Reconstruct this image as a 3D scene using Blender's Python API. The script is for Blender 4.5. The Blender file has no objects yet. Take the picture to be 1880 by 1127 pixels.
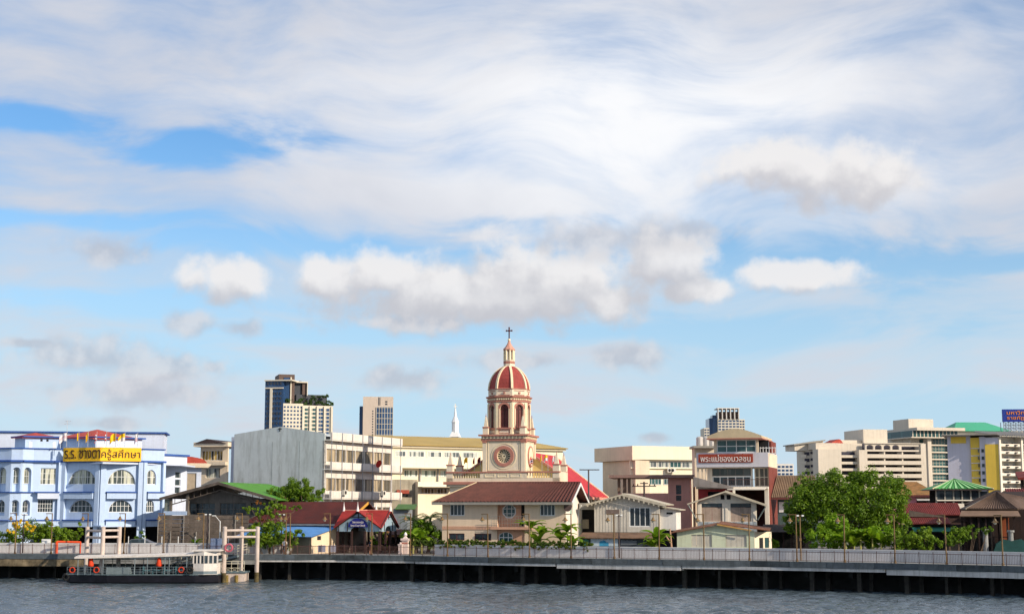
import bpy, bmesh, math, random
from mathutils import Vector, Matrix
from mathutils.geometry import tessellate_polygon
R = math.radians
random.seed(7)
SC = bpy.context.scene
COL = SC.collection
# ------------------------------------------------------------------ camera
FPX, CXP, CYP, HOR = 2700.0, 940.0, 563.5, 930.0
PITCH = math.atan((HOR - CYP) / FPX)
CAMZ = 8.0                                   # eye height above the river
cam = bpy.data.cameras.new('camera'); cam.sensor_width = 36; cam.lens = 36 * FPX / 1880
cam.clip_start = 0.5; cam.clip_end = 20000
camo = bpy.data.objects.new('camera', cam); COL.objects.link(camo)
camo.location = (0, 0, CAMZ); camo.rotation_euler = (math.pi / 2 + PITCH, 0, 0)
SC.camera = camo
CP, SP = math.cos(PITCH), math.sin(PITCH)
def ray(x, y):
    a = (x - CXP) / FPX; b = (CYP - y) / FPX
    return Vector((a, CP - b * SP, SP + b * CP))
def at(x, y, D):                             # point seen at a picture position, D metres away across the river
    d = ray(x, y); return Vector((0, 0, CAMZ)) + d * (D / d.y)
# ------------------------------------------------------------------ light
SUN_EL, SUN_AZ = R(25), R(58)                # azimuth measured from straight behind the camera towards the right
sun_vec = Vector((math.sin(SUN_AZ) * math.cos(SUN_EL), -math.cos(SUN_AZ) * math.cos(SUN_EL), math.sin(SUN_EL)))
sl = bpy.data.lights.new('sun', 'SUN'); sl.energy = 4.8; sl.angle = R(0.5); sl.color = (1, 0.87, 0.70)
so = bpy.data.objects.new('sun', sl); COL.objects.link(so)
so.rotation_euler = (-sun_vec).to_track_quat('-Z', 'Y').to_euler()
so.location = (60, 60, 90)
SC.view_settings.view_transform = 'Standard'; SC.view_settings.look = 'None'
SC.view_settings.exposure = 0.12; SC.view_settings.gamma = 1.0
try: SC.view_settings.use_curve_mapping = False
except Exception: pass
# ------------------------------------------------------------------ sky
world = bpy.data.worlds.new('World'); SC.world = world; world.use_nodes = True
def sky_nodes():
    nt = world.node_tree; N = nt.nodes; L = nt.links
    N.clear()
    def new(t, **k):
        n = N.new(t)
        for a, v in k.items(): setattr(n, a, v)
        return n
    def put(sock, v):
        if isinstance(v, (int, float, tuple)): sock.default_value = v
        else: L.new(v, sock)
    def m(op, a, b=0.0, c=0.0, clamp=False):
        n = new('ShaderNodeMath', operation=op, use_clamp=clamp)
        put(n.inputs[0], a); put(n.inputs[1], b); put(n.inputs[2], c); return n.outputs[0]
    def vm(op, a, b=(0, 0, 0)):
        n = new('ShaderNodeVectorMath', operation=op); put(n.inputs[0], a); put(n.inputs[1], b)
        return n.outputs['Value'] if op in ('LENGTH', 'DOT_PRODUCT') else n.outputs[0]
    def ss(v, lo, hi, a=0.0, b=1.0):
        n = new('ShaderNodeMapRange', interpolation_type='SMOOTHSTEP')
        put(n.inputs[0], v); n.inputs[1].default_value = lo; n.inputs[2].default_value = hi
        n.inputs[3].default_value = a; n.inputs[4].default_value = b; return n.outputs[0]
    def noise(v, scale, detail=6, rough=.55, off=(0, 0, 0), out='Fac'):
        n = new('ShaderNodeTexNoise', noise_dimensions='2D'); put(n.inputs['Vector'], vm('ADD', v, off)); n.inputs['Scale'].default_value = scale
        n.inputs['Detail'].default_value = detail; n.inputs['Roughness'].default_value = rough
        return n.outputs[out]
    def mix(f, a, b):
        n = new('ShaderNodeMix', data_type='RGBA'); put(n.inputs[0], f)
        put(n.inputs[6], a if not isinstance(a, tuple) else a + (1,)); put(n.inputs[7], b if not isinstance(b, tuple) else b + (1,))
        return n.outputs[2]
    tc = new('ShaderNodeTexCoord'); d = tc.outputs['Generated']
    sep = new('ShaderNodeSeparateXYZ'); L.new(d, sep.inputs[0])
    az = m('MULTIPLY', m('ARCTAN2', sep.outputs[0], sep.outputs[1]), 10.0)
    el = m('MULTIPLY', m('ARCSINE', sep.outputs[2]), 10.0)
    cb = new('ShaderNodeCombineXYZ'); L.new(az, cb.inputs[0]); L.new(el, cb.inputs[1]); p = cb.outputs[0]
    def ang(x, y):
        v = ray(x, y).normalized(); return math.atan2(v.x, v.y) * 10, math.asin(v.z) * 10
    K = 10 / FPX
    def field(pp, blobs):                    # smallest elliptic distance to any of the cloud bodies
        acc = None
        for (x, y, rx, ry) in blobs:
            a, e = ang(x, y)
            ln = vm('LENGTH', vm('MULTIPLY', vm('SUBTRACT', pp, (a, e, 0)), (1 / (rx * K), 1 / (ry * K), 0)))
            acc = ln if acc is None else m('SMOOTH_MIN', acc, ln, 0.16)
        return acc
    sky = new('ShaderNodeTexSky', sky_type='NISHITA'); sky.sun_disc = False
    sky.sun_elevation = SUN_EL; sky.sun_rotation = math.atan2(sun_vec.x, sun_vec.y)
    sky.altitude = 0; sky.air_density = 1.0; sky.dust_density = SKY_DUST; sky.ozone_density = 4.0
    hsv = new('ShaderNodeHueSaturation'); L.new(sky.outputs[0], hsv.inputs['Color'])
    hsv.inputs['Saturation'].default_value = SKY_SAT; hsv.inputs['Value'].default_value = SKY_VAL
    col = hsv.outputs[0]
    col = mix(ss(el, 2.6, .3, 0, .82), col, (4.5, 6.4, 8.1))   # air near the horizon
    # ---- high thin cloud: broad swirling veils with pale gaps
    w = noise(vm('MULTIPLY', p, (.55, .8, 1)), 1.0, 1, .5, (3, 1, 0), 'Color')
    pw = vm('ADD', p, vm('MULTIPLY', vm('SUBTRACT', w, (.5, .5, .5)), (1.2, .7, 0)))
    ph = vm('ADD', p, vm('MULTIPLY', vm('SUBTRACT', w, (.5, .5, .5)), (.7, .16, 0)))
    n1 = noise(vm('MULTIPLY', pw, (.42, 1.0, 1)), 1.15, 5, .58, (2.3, .7, 0))
    n2 = noise(vm('MULTIPLY', pw, (.36, 1.35, 1)), 2.7, 5, .56, (7.7, 5.1, 0))
    holes = field(ph, [(310, 284, 95, 16), (415, 264, 115, 24), (70, 214, 90, 14),
                      (620, 452, 200, 18), (60, 400, 160, 12), (905, 408, 90, 14), (1500, 478, 200, 34), (1760, 470, 230, 26),
                      (330, 640, 110, 36), (700, 606, 300, 20), (300, 556, 170, 20), (1200, 606, 360, 22), (1200, 792, 280, 30), (1560, 765, 320, 24), (800, 775, 130, 30)])
    hole = ss(m('ADD', holes, m('MULTIPLY', m('SUBTRACT', n2, .5), 3.4)), .1, 2.2, -.66, .06)
    puffs = field(ph, [(1020, 165, 240, 44), (1150, 240, 260, 100), (1480, 170, 280, 70), (900, 370, 330, 60), (600, 350, 380, 45), (1720, 330, 240, 60), (420, 150, 380, 60)])
    puff = ss(m('ADD', puffs, m('MULTIPLY', m('SUBTRACT', n1, .5), 1.6)), 1.4, .3, 0, .26)
    base = ss(el, .3, 3.2, .70, .82)
    dens = m('ADD', m('ADD', m('ADD', base, hole), puff), m('MULTIPLY', m('SUBTRACT', n1, .5), 1.25))
    dens = m('ADD', dens, m('MULTIPLY', m('SUBTRACT', n2, .5), .95))
    veil = ss(dens, .02, 1.25, 0, .96)
    ctr = ss(m('ADD', field(ph, [(1150, 240, 620, 260)]), m('MULTIPLY', m('SUBTRACT', n1, .5), 1.2)), 1.5, .15)
    vcol = mix(ctr, (5.2, 5.75, 6.8), (8.0, 8.3, 8.9))
    vcol = mix(m('MULTIPLY', ss(el, 2.3, .6), .85), vcol, (5.8, 7.0, 7.9))
    vcol = mix(ss(dens, .65, 1.35), vcol, mix(ctr, (6.1, 6.25, 6.85), (9.2, 9.2, 9.3)))
    col = mix(veil, col, vcol)
    # ---- heaped clouds
    cum = [(600, 512, 80, 50), (700, 510, 110, 54), (810, 524, 150, 58), (930, 514, 125, 86), (1050, 530, 140, 68), (1120, 548, 100, 46), (880, 552, 360, 60),
           (1225, 484, 105, 66), (1275, 532, 80, 30), (410, 514, 96, 46), (1440, 306, 170, 50), (1560, 322, 140, 64),
           (1415, 502, 74, 32), (1500, 508, 100, 32)]
    cum2 = [(1110, 440, 150, 46), (1250, 430, 120, 40), (200, 462, 90, 34), (346, 594, 60, 30), (446, 602, 52, 22), (770, 594, 110, 18), (180, 655, 150, 48), (300, 676, 150, 34), (250, 722, 160, 40), (388, 674, 36, 20), (735, 696, 100, 30), (1155, 654, 90, 34), (930, 662, 130, 24), (1200, 803, 40, 14), (200, 778, 90, 17), (55, 630, 56, 12)]
    OFF = (.06, .20, 0); pu = vm('ADD', p, OFF)
    cn0 = m('SUBTRACT', noise(p, 4.0, 8, .52, (4.4, 2.2, 0)), .5); cn1 = m('SUBTRACT', noise(pu, 4.0, 4, .52, (4.4, 2.2, 0)), .5)
    def dn(fl, n, amp): return m('ADD', m('SUBTRACT', 1.12, fl), m('MULTIPLY', n, amp))
    d0 = dn(field(p, cum), cn0, 1.5); d1 = dn(field(pu, cum), cn1, 1.5)
    sh = m('ADD', m('MULTIPLY', ss(m('SUBTRACT', d0, d1), -.45, .85), .62), m('MULTIPLY', ss(d1, .6, -.2), .42), 0, True)
    col = mix(ss(d0, -.04, .65, 0, .90), col, mix(sh, (5.3, 5.25, 5.6), (8.2, 8.0, 7.95)))
    e0 = dn(field(p, cum2), cn0, 1.7)
    col = mix(ss(e0, .0, .8, 0, .74), col, mix(ss(m('SUBTRACT', cn0, cn1), -.2, .25), (4.6, 4.9, 5.6), (6.5, 6.5, 6.8)))
    # below the horizon: dark water and far land
    col = mix(ss(el, -.05, -.6), col, (1.1, 1.3, 1.5))
    bg = new('ShaderNodeBackground'); L.new(col, bg.inputs[0]); bg.inputs[1].default_value = 0.1
    out = new('ShaderNodeOutputWorld'); L.new(bg.outputs[0], out.inputs[0])
SKY_DUST, SKY_SAT, SKY_VAL = 0.25, 1.15, 1.45
sky_nodes()
world.cycles.sampling_method = 'MANUAL'; world.cycles.sample_map_resolution = 512
SC.cycles.use_adaptive_sampling = True; SC.cycles.adaptive_threshold = 0.02; SC.cycles.adaptive_min_samples = 10
SC.cycles.use_denoising = True
SC.cycles.max_bounces = 5; SC.cycles.diffuse_bounces = 2; SC.cycles.glossy_bounces = 3; SC.cycles.transparent_max_bounces = 6
# ------------------------------------------------------------------ materials
MATS = {}
def C(r, g, b):                              # colour picked as screen values -> scene-linear
    f = lambda c: (c / 255 / 12.92) if c <= 10 else ((c / 255 + .055) / 1.055) ** 2.4
    return (f(r), f(g), f(b))
def mat(name, col, rough=.75, var=.12, scale=1.2, streak=0.0, bump=0.0, bscale=14.0, metal=0.0, spec=.4, col2=None, sscale=1.0):
    """painted or raw surface: base colour with patchy wear, optional vertical run-off streaks, fine relief"""
    if name in MATS: return MATS[name]
    M = bpy.data.materials.new(name); M.use_nodes = True; nt = M.node_tree; N = nt.nodes; L = nt.links
    b = N['Principled BSDF']; b.inputs['Roughness'].default_value = rough; b.inputs['Metallic'].default_value = metal
    b.inputs['Specular IOR Level'].default_value = spec
    tc = N.new('ShaderNodeTexCoord'); oi = N.new('ShaderNodeObjectInfo')
    add = N.new('ShaderNodeVectorMath'); add.operation = 'ADD'; L.new(tc.outputs['Object'], add.inputs[0])
    no = N.new('ShaderNodeTexNoise'); no.inputs['Scale'].default_value = scale; no.inputs['Detail'].default_value = 5; no.inputs['Roughness'].default_value = .65
    L.new(add.outputs[0], no.inputs['Vector'])
    mp = N.new('ShaderNodeMapRange'); mp.inputs[1].default_value = .3; mp.inputs[2].default_value = .7; L.new(no.outputs['Fac'], mp.inputs[0])
    mx = N.new('ShaderNodeMix'); mx.data_type = 'RGBA'; L.new(mp.outputs[0], mx.inputs[0])
    c2 = col2 if col2 else tuple(max(0, c * (1 - 2 * var)) for c in col)
    c1 = tuple(min(1, c * (1 + .4 * var)) for c in col)
    mx.inputs[6].default_value = c2 + (1,); mx.inputs[7].default_value = c1 + (1,)
    out = mx.outputs[2]
    if streak:
        mpg = N.new('ShaderNodeMapping'); mpg.inputs['Scale'].default_value = (2.2 * sscale, 2.2 * sscale, .12); L.new(tc.outputs['Object'], mpg.inputs[0])
        n2 = N.new('ShaderNodeTexNoise'); n2.inputs['Scale'].default_value = 1.6; n2.inputs['Detail'].default_value = 6; n2.inputs['Roughness'].default_value = .7
        L.new(mpg.outputs[0], n2.inputs['Vector'])
        m2 = N.new('ShaderNodeMapRange'); m2.inputs[1].default_value = .48; m2.inputs[2].default_value = .78; m2.inputs[4].default_value = min(1, streak * 1.7); L.new(n2.outputs['Fac'], m2.inputs[0])
        x2 = N.new('ShaderNodeMix'); x2.data_type = 'RGBA'; L.new(m2.outputs[0], x2.inputs[0]); L.new(out, x2.inputs[6])
        x2.inputs[7].default_value = (col[0] * .40, col[1] * .38, col[2] * .34, 1); out = x2.outputs[2]
    L.new(out, b.inputs['Base Color'])
    if bump:
        n3 = N.new('ShaderNodeTexNoise'); n3.inputs['Scale'].default_value = bscale; n3.inputs['Detail'].default_value = 4; L.new(tc.outputs['Object'], n3.inputs['Vector'])
        bp = N.new('ShaderNodeBump'); bp.inputs['Strength'].default_value = bump; bp.inputs['Distance'].default_value = .05
        L.new(n3.outputs['Fac'], bp.inputs['Height']); L.new(bp.outputs[0], b.inputs['Normal'])
    MATS[name] = M; return M
def glass(name, col=(.03, .045, .055), rough=.06, curtain=None, cscale=1.6):
    """window glass: dark room behind a reflecting pane, with drawn curtains in some places"""
    if name in MATS: return MATS[name]
    M = bpy.data.materials.new(name); M.use_nodes = True; nt = M.node_tree; N = nt.nodes; L = nt.links
    b = N['Principled BSDF']; b.inputs['Roughness'].default_value = rough; b.inputs['Specular IOR Level'].default_value = .3
    tc = N.new('ShaderNodeTexCoord'); mp = N.new('ShaderNodeMapping'); mp.inputs['Scale'].default_value = (1, 1, .08); L.new(tc.outputs['Object'], mp.inputs[0])
    no = N.new('ShaderNodeTexNoise'); no.inputs['Scale'].default_value = cscale; no.inputs['Detail'].default_value = 3; L.new(mp.outputs[0], no.inputs['Vector'])
    r = N.new('ShaderNodeMapRange'); r.inputs[1].default_value = .47; r.inputs[2].default_value = .56; L.new(no.outputs['Fac'], r.inputs[0])
    mx = N.new('ShaderNodeMix'); mx.data_type = 'RGBA'; L.new(r.outputs[0], mx.inputs[0])
    mx.inputs[6].default_value = col + (1,); mx.inputs[7].default_value = (curtain or tuple(c * 1.8 for c in col)) + (1,)
    L.new(mx.outputs[2], b.inputs['Base Color']); MATS[name] = M; return M
def foliage(name, c1, c2, trans=.35):
    if name in MATS: return MATS[name]
    M = bpy.data.materials.new(name); M.use_nodes = True; nt = M.node_tree; N = nt.nodes; L = nt.links
    b = N['Principled BSDF']; b.inputs['Roughness'].default_value = .55; b.inputs['Specular IOR Level'].default_value = .3
    g = N.new('ShaderNodeNewGeometry'); mx = N.new('ShaderNodeMix'); mx.data_type = 'RGBA'
    tc = N.new('ShaderNodeTexCoord'); no = N.new('ShaderNodeTexNoise'); no.inputs['Scale'].default_value = .9; no.inputs['Detail'].default_value = 3; L.new(tc.outputs['Object'], no.inputs['Vector'])
    ad = N.new('ShaderNodeMath'); ad.operation = 'MULTIPLY_ADD'; L.new(g.outputs['Random Per Island'], ad.inputs[0]); ad.inputs[1].default_value = .55
    sb = N.new('ShaderNodeMapRange'); sb.inputs[1].default_value = .35; sb.inputs[2].default_value = .65; sb.inputs[4].default_value = .45; L.new(no.outputs['Fac'], sb.inputs[0])
    L.new(sb.outputs[0], ad.inputs[2]); L.new(ad.outputs[0], mx.inputs[0])
    mx.inputs[6].default_value = c1 + (1,); mx.inputs[7].default_value = c2 + (1,); L.new(mx.outputs[2], b.inputs['Base Color'])
    t = N.new('ShaderNodeBsdfTranslucent'); L.new(mx.outputs[2], t.inputs[0]); ms = N.new('ShaderNodeMixShader'); ms.inputs[0].default_value = trans
    L.new(b.outputs[0], ms.inputs[1]); L.new(t.outputs[0], ms.inputs[2]); L.new(ms.outputs[0], N['Material Output'].inputs[0])
    MATS[name] = M; return M
# ------------------------------------------------------------------ mesh builder
class MB:
    def __init__(s): s.v = []; s.f = []
    def add(s, vs, fs):
        o = len(s.v); s.v += [tuple(v) for v in vs]; s.f += [tuple(i + o for i in f) for f in fs]; return s
    def box(s, x0, x1, y0, y1, z0, z1):
        if x0 > x1: x0, x1 = x1, x0
        if y0 > y1: y0, y1 = y1, y0
        if z0 > z1: z0, z1 = z1, z0
        return s.add([(x, y, z) for z in (z0, z1) for (x, y) in ((x0, y0), (x1, y0), (x1, y1), (x0, y1))],
                     [(3, 2, 1, 0), (4, 5, 6, 7), (0, 1, 5, 4), (1, 2, 6, 5), (2, 3, 7, 6), (3, 0, 4, 7)])
    def prism(s, pl, a, b):                  # outline in (u,z) pushed from v=a to v=b
        n = len(pl); vs = [(u, a, z) for u, z in pl] + [(u, b, z) for u, z in pl]
        return s.add(vs, [tuple(range(n)), tuple(range(2 * n - 1, n - 1, -1))] + [(i, i + n, (i + 1) % n + n, (i + 1) % n) for i in range(n)])
    def prismz(s, pl, z0, z1):               # outline in (u,v) raised from z0 to z1
        n = len(pl); vs = [(u, v, z0) for u, v in pl] + [(u, v, z1) for u, v in pl]
        return s.add(vs, [tuple(range(n - 1, -1, -1)), tuple(range(n, 2 * n))] + [(i, (i + 1) % n, (i + 1) % n + n, i + n) for i in range(n)])
    def sheet(s, pts, t=.08, n=None):        # a flat polygon given thickness t along its normal
        P = [Vector(q) for q in pts]
        if n is None:
            n = (P[1] - P[0]).cross(P[2] - P[0]).normalized()
        k = len(P); vs = P + [q - n * t for q in P]
        return s.add(vs, [tuple(range(k)), tuple(range(2 * k - 1, k - 1, -1))] + [(i, i + k, (i + 1) % k + k, (i + 1) % k) for i in range(k)])
    def ribs(s, a, b, c, d, n, h=.06, t=.05):   # corrugated sheet: eave a->b, ridge d->c, n ribs running from eave to ridge
        a, b, c, d = (Vector(q) for q in (a, b, c, d)); nr = (b - a).cross(d - a).normalized()
        if nr.z < 0: nr = -nr
        k = n * 2; vs = []; fs = []
        for i in range(k + 1):
            o = nr * (h if i % 2 else 0); f = i / k
            vs += [a.lerp(b, f) + o, d.lerp(c, f) + o]
        fs = [(2 * i, 2 * i + 2, 2 * i + 3, 2 * i + 1) for i in range(k)]
        s.add(vs, fs); return s.sheet([a - nr * .01, b - nr * .01, c - nr * .01, d - nr * .01], t, nr)
    def tube(s, p, q, r, r2=None, n=8, cap=True):
        p = Vector(p); q = Vector(q); r2 = r if r2 is None else r2; d = (q - p)
        if d.length < 1e-6: return s
        d.normalize(); a = d.orthogonal().normalized(); b = d.cross(a)
        vs = []
        for c, rr in ((p, r), (q, r2)):
            vs += [c + (a * math.cos(2 * math.pi * i / n) + b * math.sin(2 * math.pi * i / n)) * rr for i in range(n)]
        fs = [(i, (i + 1) % n, (i + 1) % n + n, i + n) for i in range(n)]
        if cap: fs += [tuple(range(n - 1, -1, -1)), tuple(range(n, 2 * n))]
        return s.add(vs, fs)
    def path(s, pts, r, n=6):
        for a, b in zip(pts, pts[1:]): s.tube(a, b, r, n=n)
        return s
    def lathe(s, pr, n=16, c=(0, 0), rot=0.0):  # profile [(r,z)]
        vs = []; fs = []
        for r, z in pr:
            vs += [(c[0] + r * math.cos(rot + 2 * math.pi * i / n), c[1] + r * math.sin(rot + 2 * math.pi * i / n), z) for i in range(n)]
        for j in range(len(pr) - 1):
            fs += [(j * n + i, j * n + (i + 1) % n, (j + 1) * n + (i + 1) % n, (j + 1) * n + i) for i in range(n)]
        fs += [tuple(range(n - 1, -1, -1)), tuple(range((len(pr) - 1) * n, len(pr) * n))]
        return s.add(vs, fs)
    def ball(s, c, r, n=8, sz=1.0):
        k = max(4, n // 2); pr = [(max(.001, r * math.sin(math.pi * j / k)), c[2] - r * sz * math.cos(math.pi * j / k)) for j in range(k + 1)]
        return s.lathe(pr, n, (c[0], c[1]))
    def wall(s, outline, holes, v, t):       # wall in (u,z) with window openings cut through; reveals go back by t
        loops = [outline] + holes
        P = [[Vector((u, z, 0)) for u, z in lp] for lp in loops]; flat = [q for lp in P for q in lp]
        tri = tessellate_polygon(P); vs = [(q.x, v, q.y) for q in flat] + [(q.x, v + t, q.y) for q in flat]; n = len(flat); fs = []
        for tr in tri:
            a, b, c = (flat[i] for i in tr)
            if (b.x - a.x) * (c.y - a.y) - (b.y - a.y) * (c.x - a.x) < 0: tr = (tr[0], tr[2], tr[1])
            fs.append(tuple(tr)); fs.append((tr[2] + n, tr[1] + n, tr[0] + n))
        o = 0
        for lp in loops:
            k = len(lp)
            for i in range(k): fs.append((o + i, o + (i + 1) % k, o + (i + 1) % k + n, o + i + n))
            o += k
        return s.add(vs, fs)
    def xf(s, M):
        s.v = [tuple(M @ Vector(q)) for q in s.v]; return s
    def build(s, name, m, parent=None, smooth=False):
        me = bpy.data.meshes.new(name); me.from_pydata(s.v, [], s.f); me.materials.append(m)
        bm = bmesh.new(); bm.from_mesh(me); bmesh.ops.recalc_face_normals(bm, faces=bm.faces); bm.to_mesh(me); bm.free()
        if smooth:
            me.polygons.foreach_set('use_smooth', [True] * len(me.polygons))
        o = bpy.data.objects.new(name, me); COL.objects.link(o)
        if parent: o.parent = parent
        return o
def fast_mesh(name, v, f, m, parent=None):   # many loose leaves: no normal pass
    me = bpy.data.meshes.new(name); me.from_pydata(v, [], f); me.materials.append(m)
    o = bpy.data.objects.new(name, me); COL.objects.link(o)
    if parent: o.parent = parent
    return o
def tag(o, label=None, cat=None, group=None, kind=None):
    if label: o['label'] = label
    if cat: o['category'] = cat
    if group: o['group'] = group
    if kind: o['kind'] = kind
    return o
def empty(name, loc=(0, 0, 0), rz=0.0, label=None, cat=None, group=None):
    o = bpy.data.objects.new(name, None); COL.objects.link(o); o.location = loc; o.rotation_euler = (0, 0, rz)
    return tag(o, label, cat, group)
def inst(o, loc, rz=0.0, label=None, group=None, scale=None):   # copy of a thing with its parts and sub-parts
    def cp(src, par):
        c = src.copy(); COL.objects.link(c); c.parent = par
        for ch in src.children: cp(ch, c)
        return c
    r = cp(o, None); r.location = loc; r.rotation_euler = (0, 0, rz)
    if scale: r.scale = (scale,) * 3
    if label: r['label'] = label
    if group: r['group'] = group
    return r
def arch(u0, u1, z0, zs, n=10, rise=None):   # opening with a rounded head springing at zs
    r = (u1 - u0) / 2; c = (u0 + u1) / 2; h = r if rise is None else rise
    return [(u0, z0), (u1, z0)] + [(c + r * math.cos(math.pi * i / n), zs + h * math.sin(math.pi * i / n)) for i in range(n + 1)]
def rect(u0, z0, u1, z1): return [(u0, z0), (u1, z0), (u1, z1), (u0, z1)]
GZ = 2.8
class Bld:                                   # a thing with its own ground frame: u to the right, v away, z up from its ground
    def __init__(s, name, label, cat, x, D, yaw=0.0, z=GZ, group=None):
        p = at(x, HOR, D); s.o = Vector((p.x, D, z)); s.y = R(yaw)
        s.uh = Vector((math.cos(s.y), math.sin(s.y), 0)); s.vh = Vector((-math.sin(s.y), math.cos(s.y), 0))
        s.root = empty(name, s.o, s.y, label, cat, group)
    def uz(s, x, y, v=0.0):
        d = ray(x, y); c = Vector((0, 0, CAMZ)); t = ((s.o + s.vh * v) - c).dot(s.vh) / d.dot(s.vh); q = c + d * t - s.o
        return q.dot(s.uh), q.z
    def u(s, x, y=HOR, v=0.0): return s.uz(x, y, v)[0]
    def z(s, x, y, v=0.0): return s.uz(x, y, v)[1]
    def pl(s, pts, v=0.0): return [s.uz(x, y, v) for x, y in pts]
    def rc(s, x0, y0, x1, y1, v=0.0):
        u0, za = s.uz(x0, y0, v); u1, zb = s.uz(x1, y1, v); return (u0, zb, u1, za)
    def part(s, name, m, mb, parent=None, smooth=False, label=None):
        o = mb.build(name, m, parent or s.root, smooth)
        if label: o['label'] = label
        return o
    def win(s, u0, z0, u1, z1, v, fm, gm, cols=2, rows=1, fw=.06, d=.06, name='window', head=None):
        """window: frame bars with a pane behind them"""
        mb = MB(); pn = MB()
        if head is None:
            pn.box(u0, u1, v + d * .5, v + d * .5 + .02, z0, z1)
            mb.box(u0, u0 + fw, v, v + d, z0, z1).box(u1 - fw, u1, v, v + d, z0, z1)
            mb.box(u0 + fw, u1 - fw, v, v + d, z0, z0 + fw).box(u0 + fw, u1 - fw, v, v + d, z1 - fw, z1)
            top = lambda u: z1 - fw
        else:                                # rounded head, springing at z = head
            a = arch(u0, u1, z0, head, rise=z1 - head); pn.prism(a, v + d * .5, v + d * .5 + .02)
            c = (u0 + u1) / 2; r = (u1 - u0) / 2; k = (r - fw) / r
            b = [(c + (u - c) * k, head + (z - head) * k if z > head else max(z, z0 + fw)) for u, z in a]
            mb.wall(a, [b], v, d)
            top = lambda u: head + (z1 - head) * math.sqrt(max(0, 1 - ((u - c) / r) ** 2)) - fw * .3
        for i in range(1, cols):
            uu = u0 + (u1 - u0) * i / cols; mb.box(uu - fw * .4, uu + fw * .4, v + .004, v + d - .004, z0 + fw * .5, top(uu))
        for j in range(1, rows):
            zz = z0 + (z1 - z0) * j / rows; ua, ub = u0 + fw * .5, u1 - fw * .5
            if head is not None and zz > head:
                q = math.sqrt(max(0, 1 - ((zz - head) / (z1 - head)) ** 2)) * (u1 - u0) / 2; ua, ub = (u0 + u1) / 2 - q, (u0 + u1) / 2 + q
            mb.box(ua, ub, v + .008, v + d - .008, zz - fw * .4, zz + fw * .4)
        o = s.part(name, fm, mb); s.part('pane', gm, pn, o); return o
def text_mesh(txt, name, m, width, height, parent, loc, rot=(math.pi / 2, 0, 0), depth=.04):
    """raised lettering scaled to a width and height, standing upright facing -v"""
    cu = bpy.data.curves.new(name, 'FONT'); cu.body = txt; cu.size = 1; cu.extrude = .02; cu.align_x = 'CENTER'; cu.resolution_u = 3; cu.space_line = .95
    to = bpy.data.objects.new(name, cu); COL.objects.link(to); dg = bpy.context.evaluated_depsgraph_get()
    me = bpy.data.meshes.new_from_object(to.evaluated_get(dg)); COL.objects.unlink(to); bpy.data.objects.remove(to)
    xs = [v.co.x for v in me.vertices]; ys = [v.co.y for v in me.vertices]
    sx = width / (max(xs) - min(xs)); sy = height / (max(ys) - min(ys)); cx = (max(xs) + min(xs)) / 2; cy = (max(ys) + min(ys)) / 2
    for v in me.vertices: v.co = Vector(((v.co.x - cx) * sx, (v.co.y - cy) * sy, v.co.z * depth / .02))
    me.materials.clear(); me.materials.append(m)
    o = bpy.data.objects.new(name, me); COL.objects.link(o); o.parent = parent; o.location = loc; o.rotation_euler = rot; o['kind'] = 'stuff'
    return o

class Facet(Bld):                            # one face of a bigger building, given by its two ends (picture column, distance)
    def __init__(s, B, x0, D0, x1, D1):
        a = at(x0, HOR, D0); b = at(x1, HOR, D1); s._set(B, Vector((a.x, a.y, 0)), math.atan2(b.y - a.y, b.x - a.x)); s.w = math.hypot(b.x - a.x, b.y - a.y)
    def _set(s, B, p, yaw):
        s.o = Vector((p.x, p.y, B.o.z)); s.y = yaw; s.root = B.root
        s.uh = Vector((math.cos(s.y), math.sin(s.y), 0)); s.vh = Vector((-math.sin(s.y), math.cos(s.y), 0))
        s.M = (Matrix.Translation(B.o) @ Matrix.Rotation(B.y, 4, 'Z')).inverted() @ Matrix.Translation(s.o) @ Matrix.Rotation(s.y, 4, 'Z')
    def part(s, name, m, mb, parent=None, smooth=False, label=None):
        mb.xf(s.M); return Bld.part(s, name, m, mb, parent, smooth, label)
def side(B, u, v, dyaw):                     # a face of building B starting at local (u,v), turned by dyaw degrees
    f = Facet.__new__(Facet); p = B.o + B.uh * u + B.vh * v; f._set(B, p, B.y + R(dyaw)); return f
def win_row(B, spans, z0, z1, v, fm, gm, cols=2, rows=1, depth=.15, **k):
    return [B.win(a, z0, b, z1, v + depth, fm, gm, cols, rows, **k) for a, b in spans]
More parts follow.
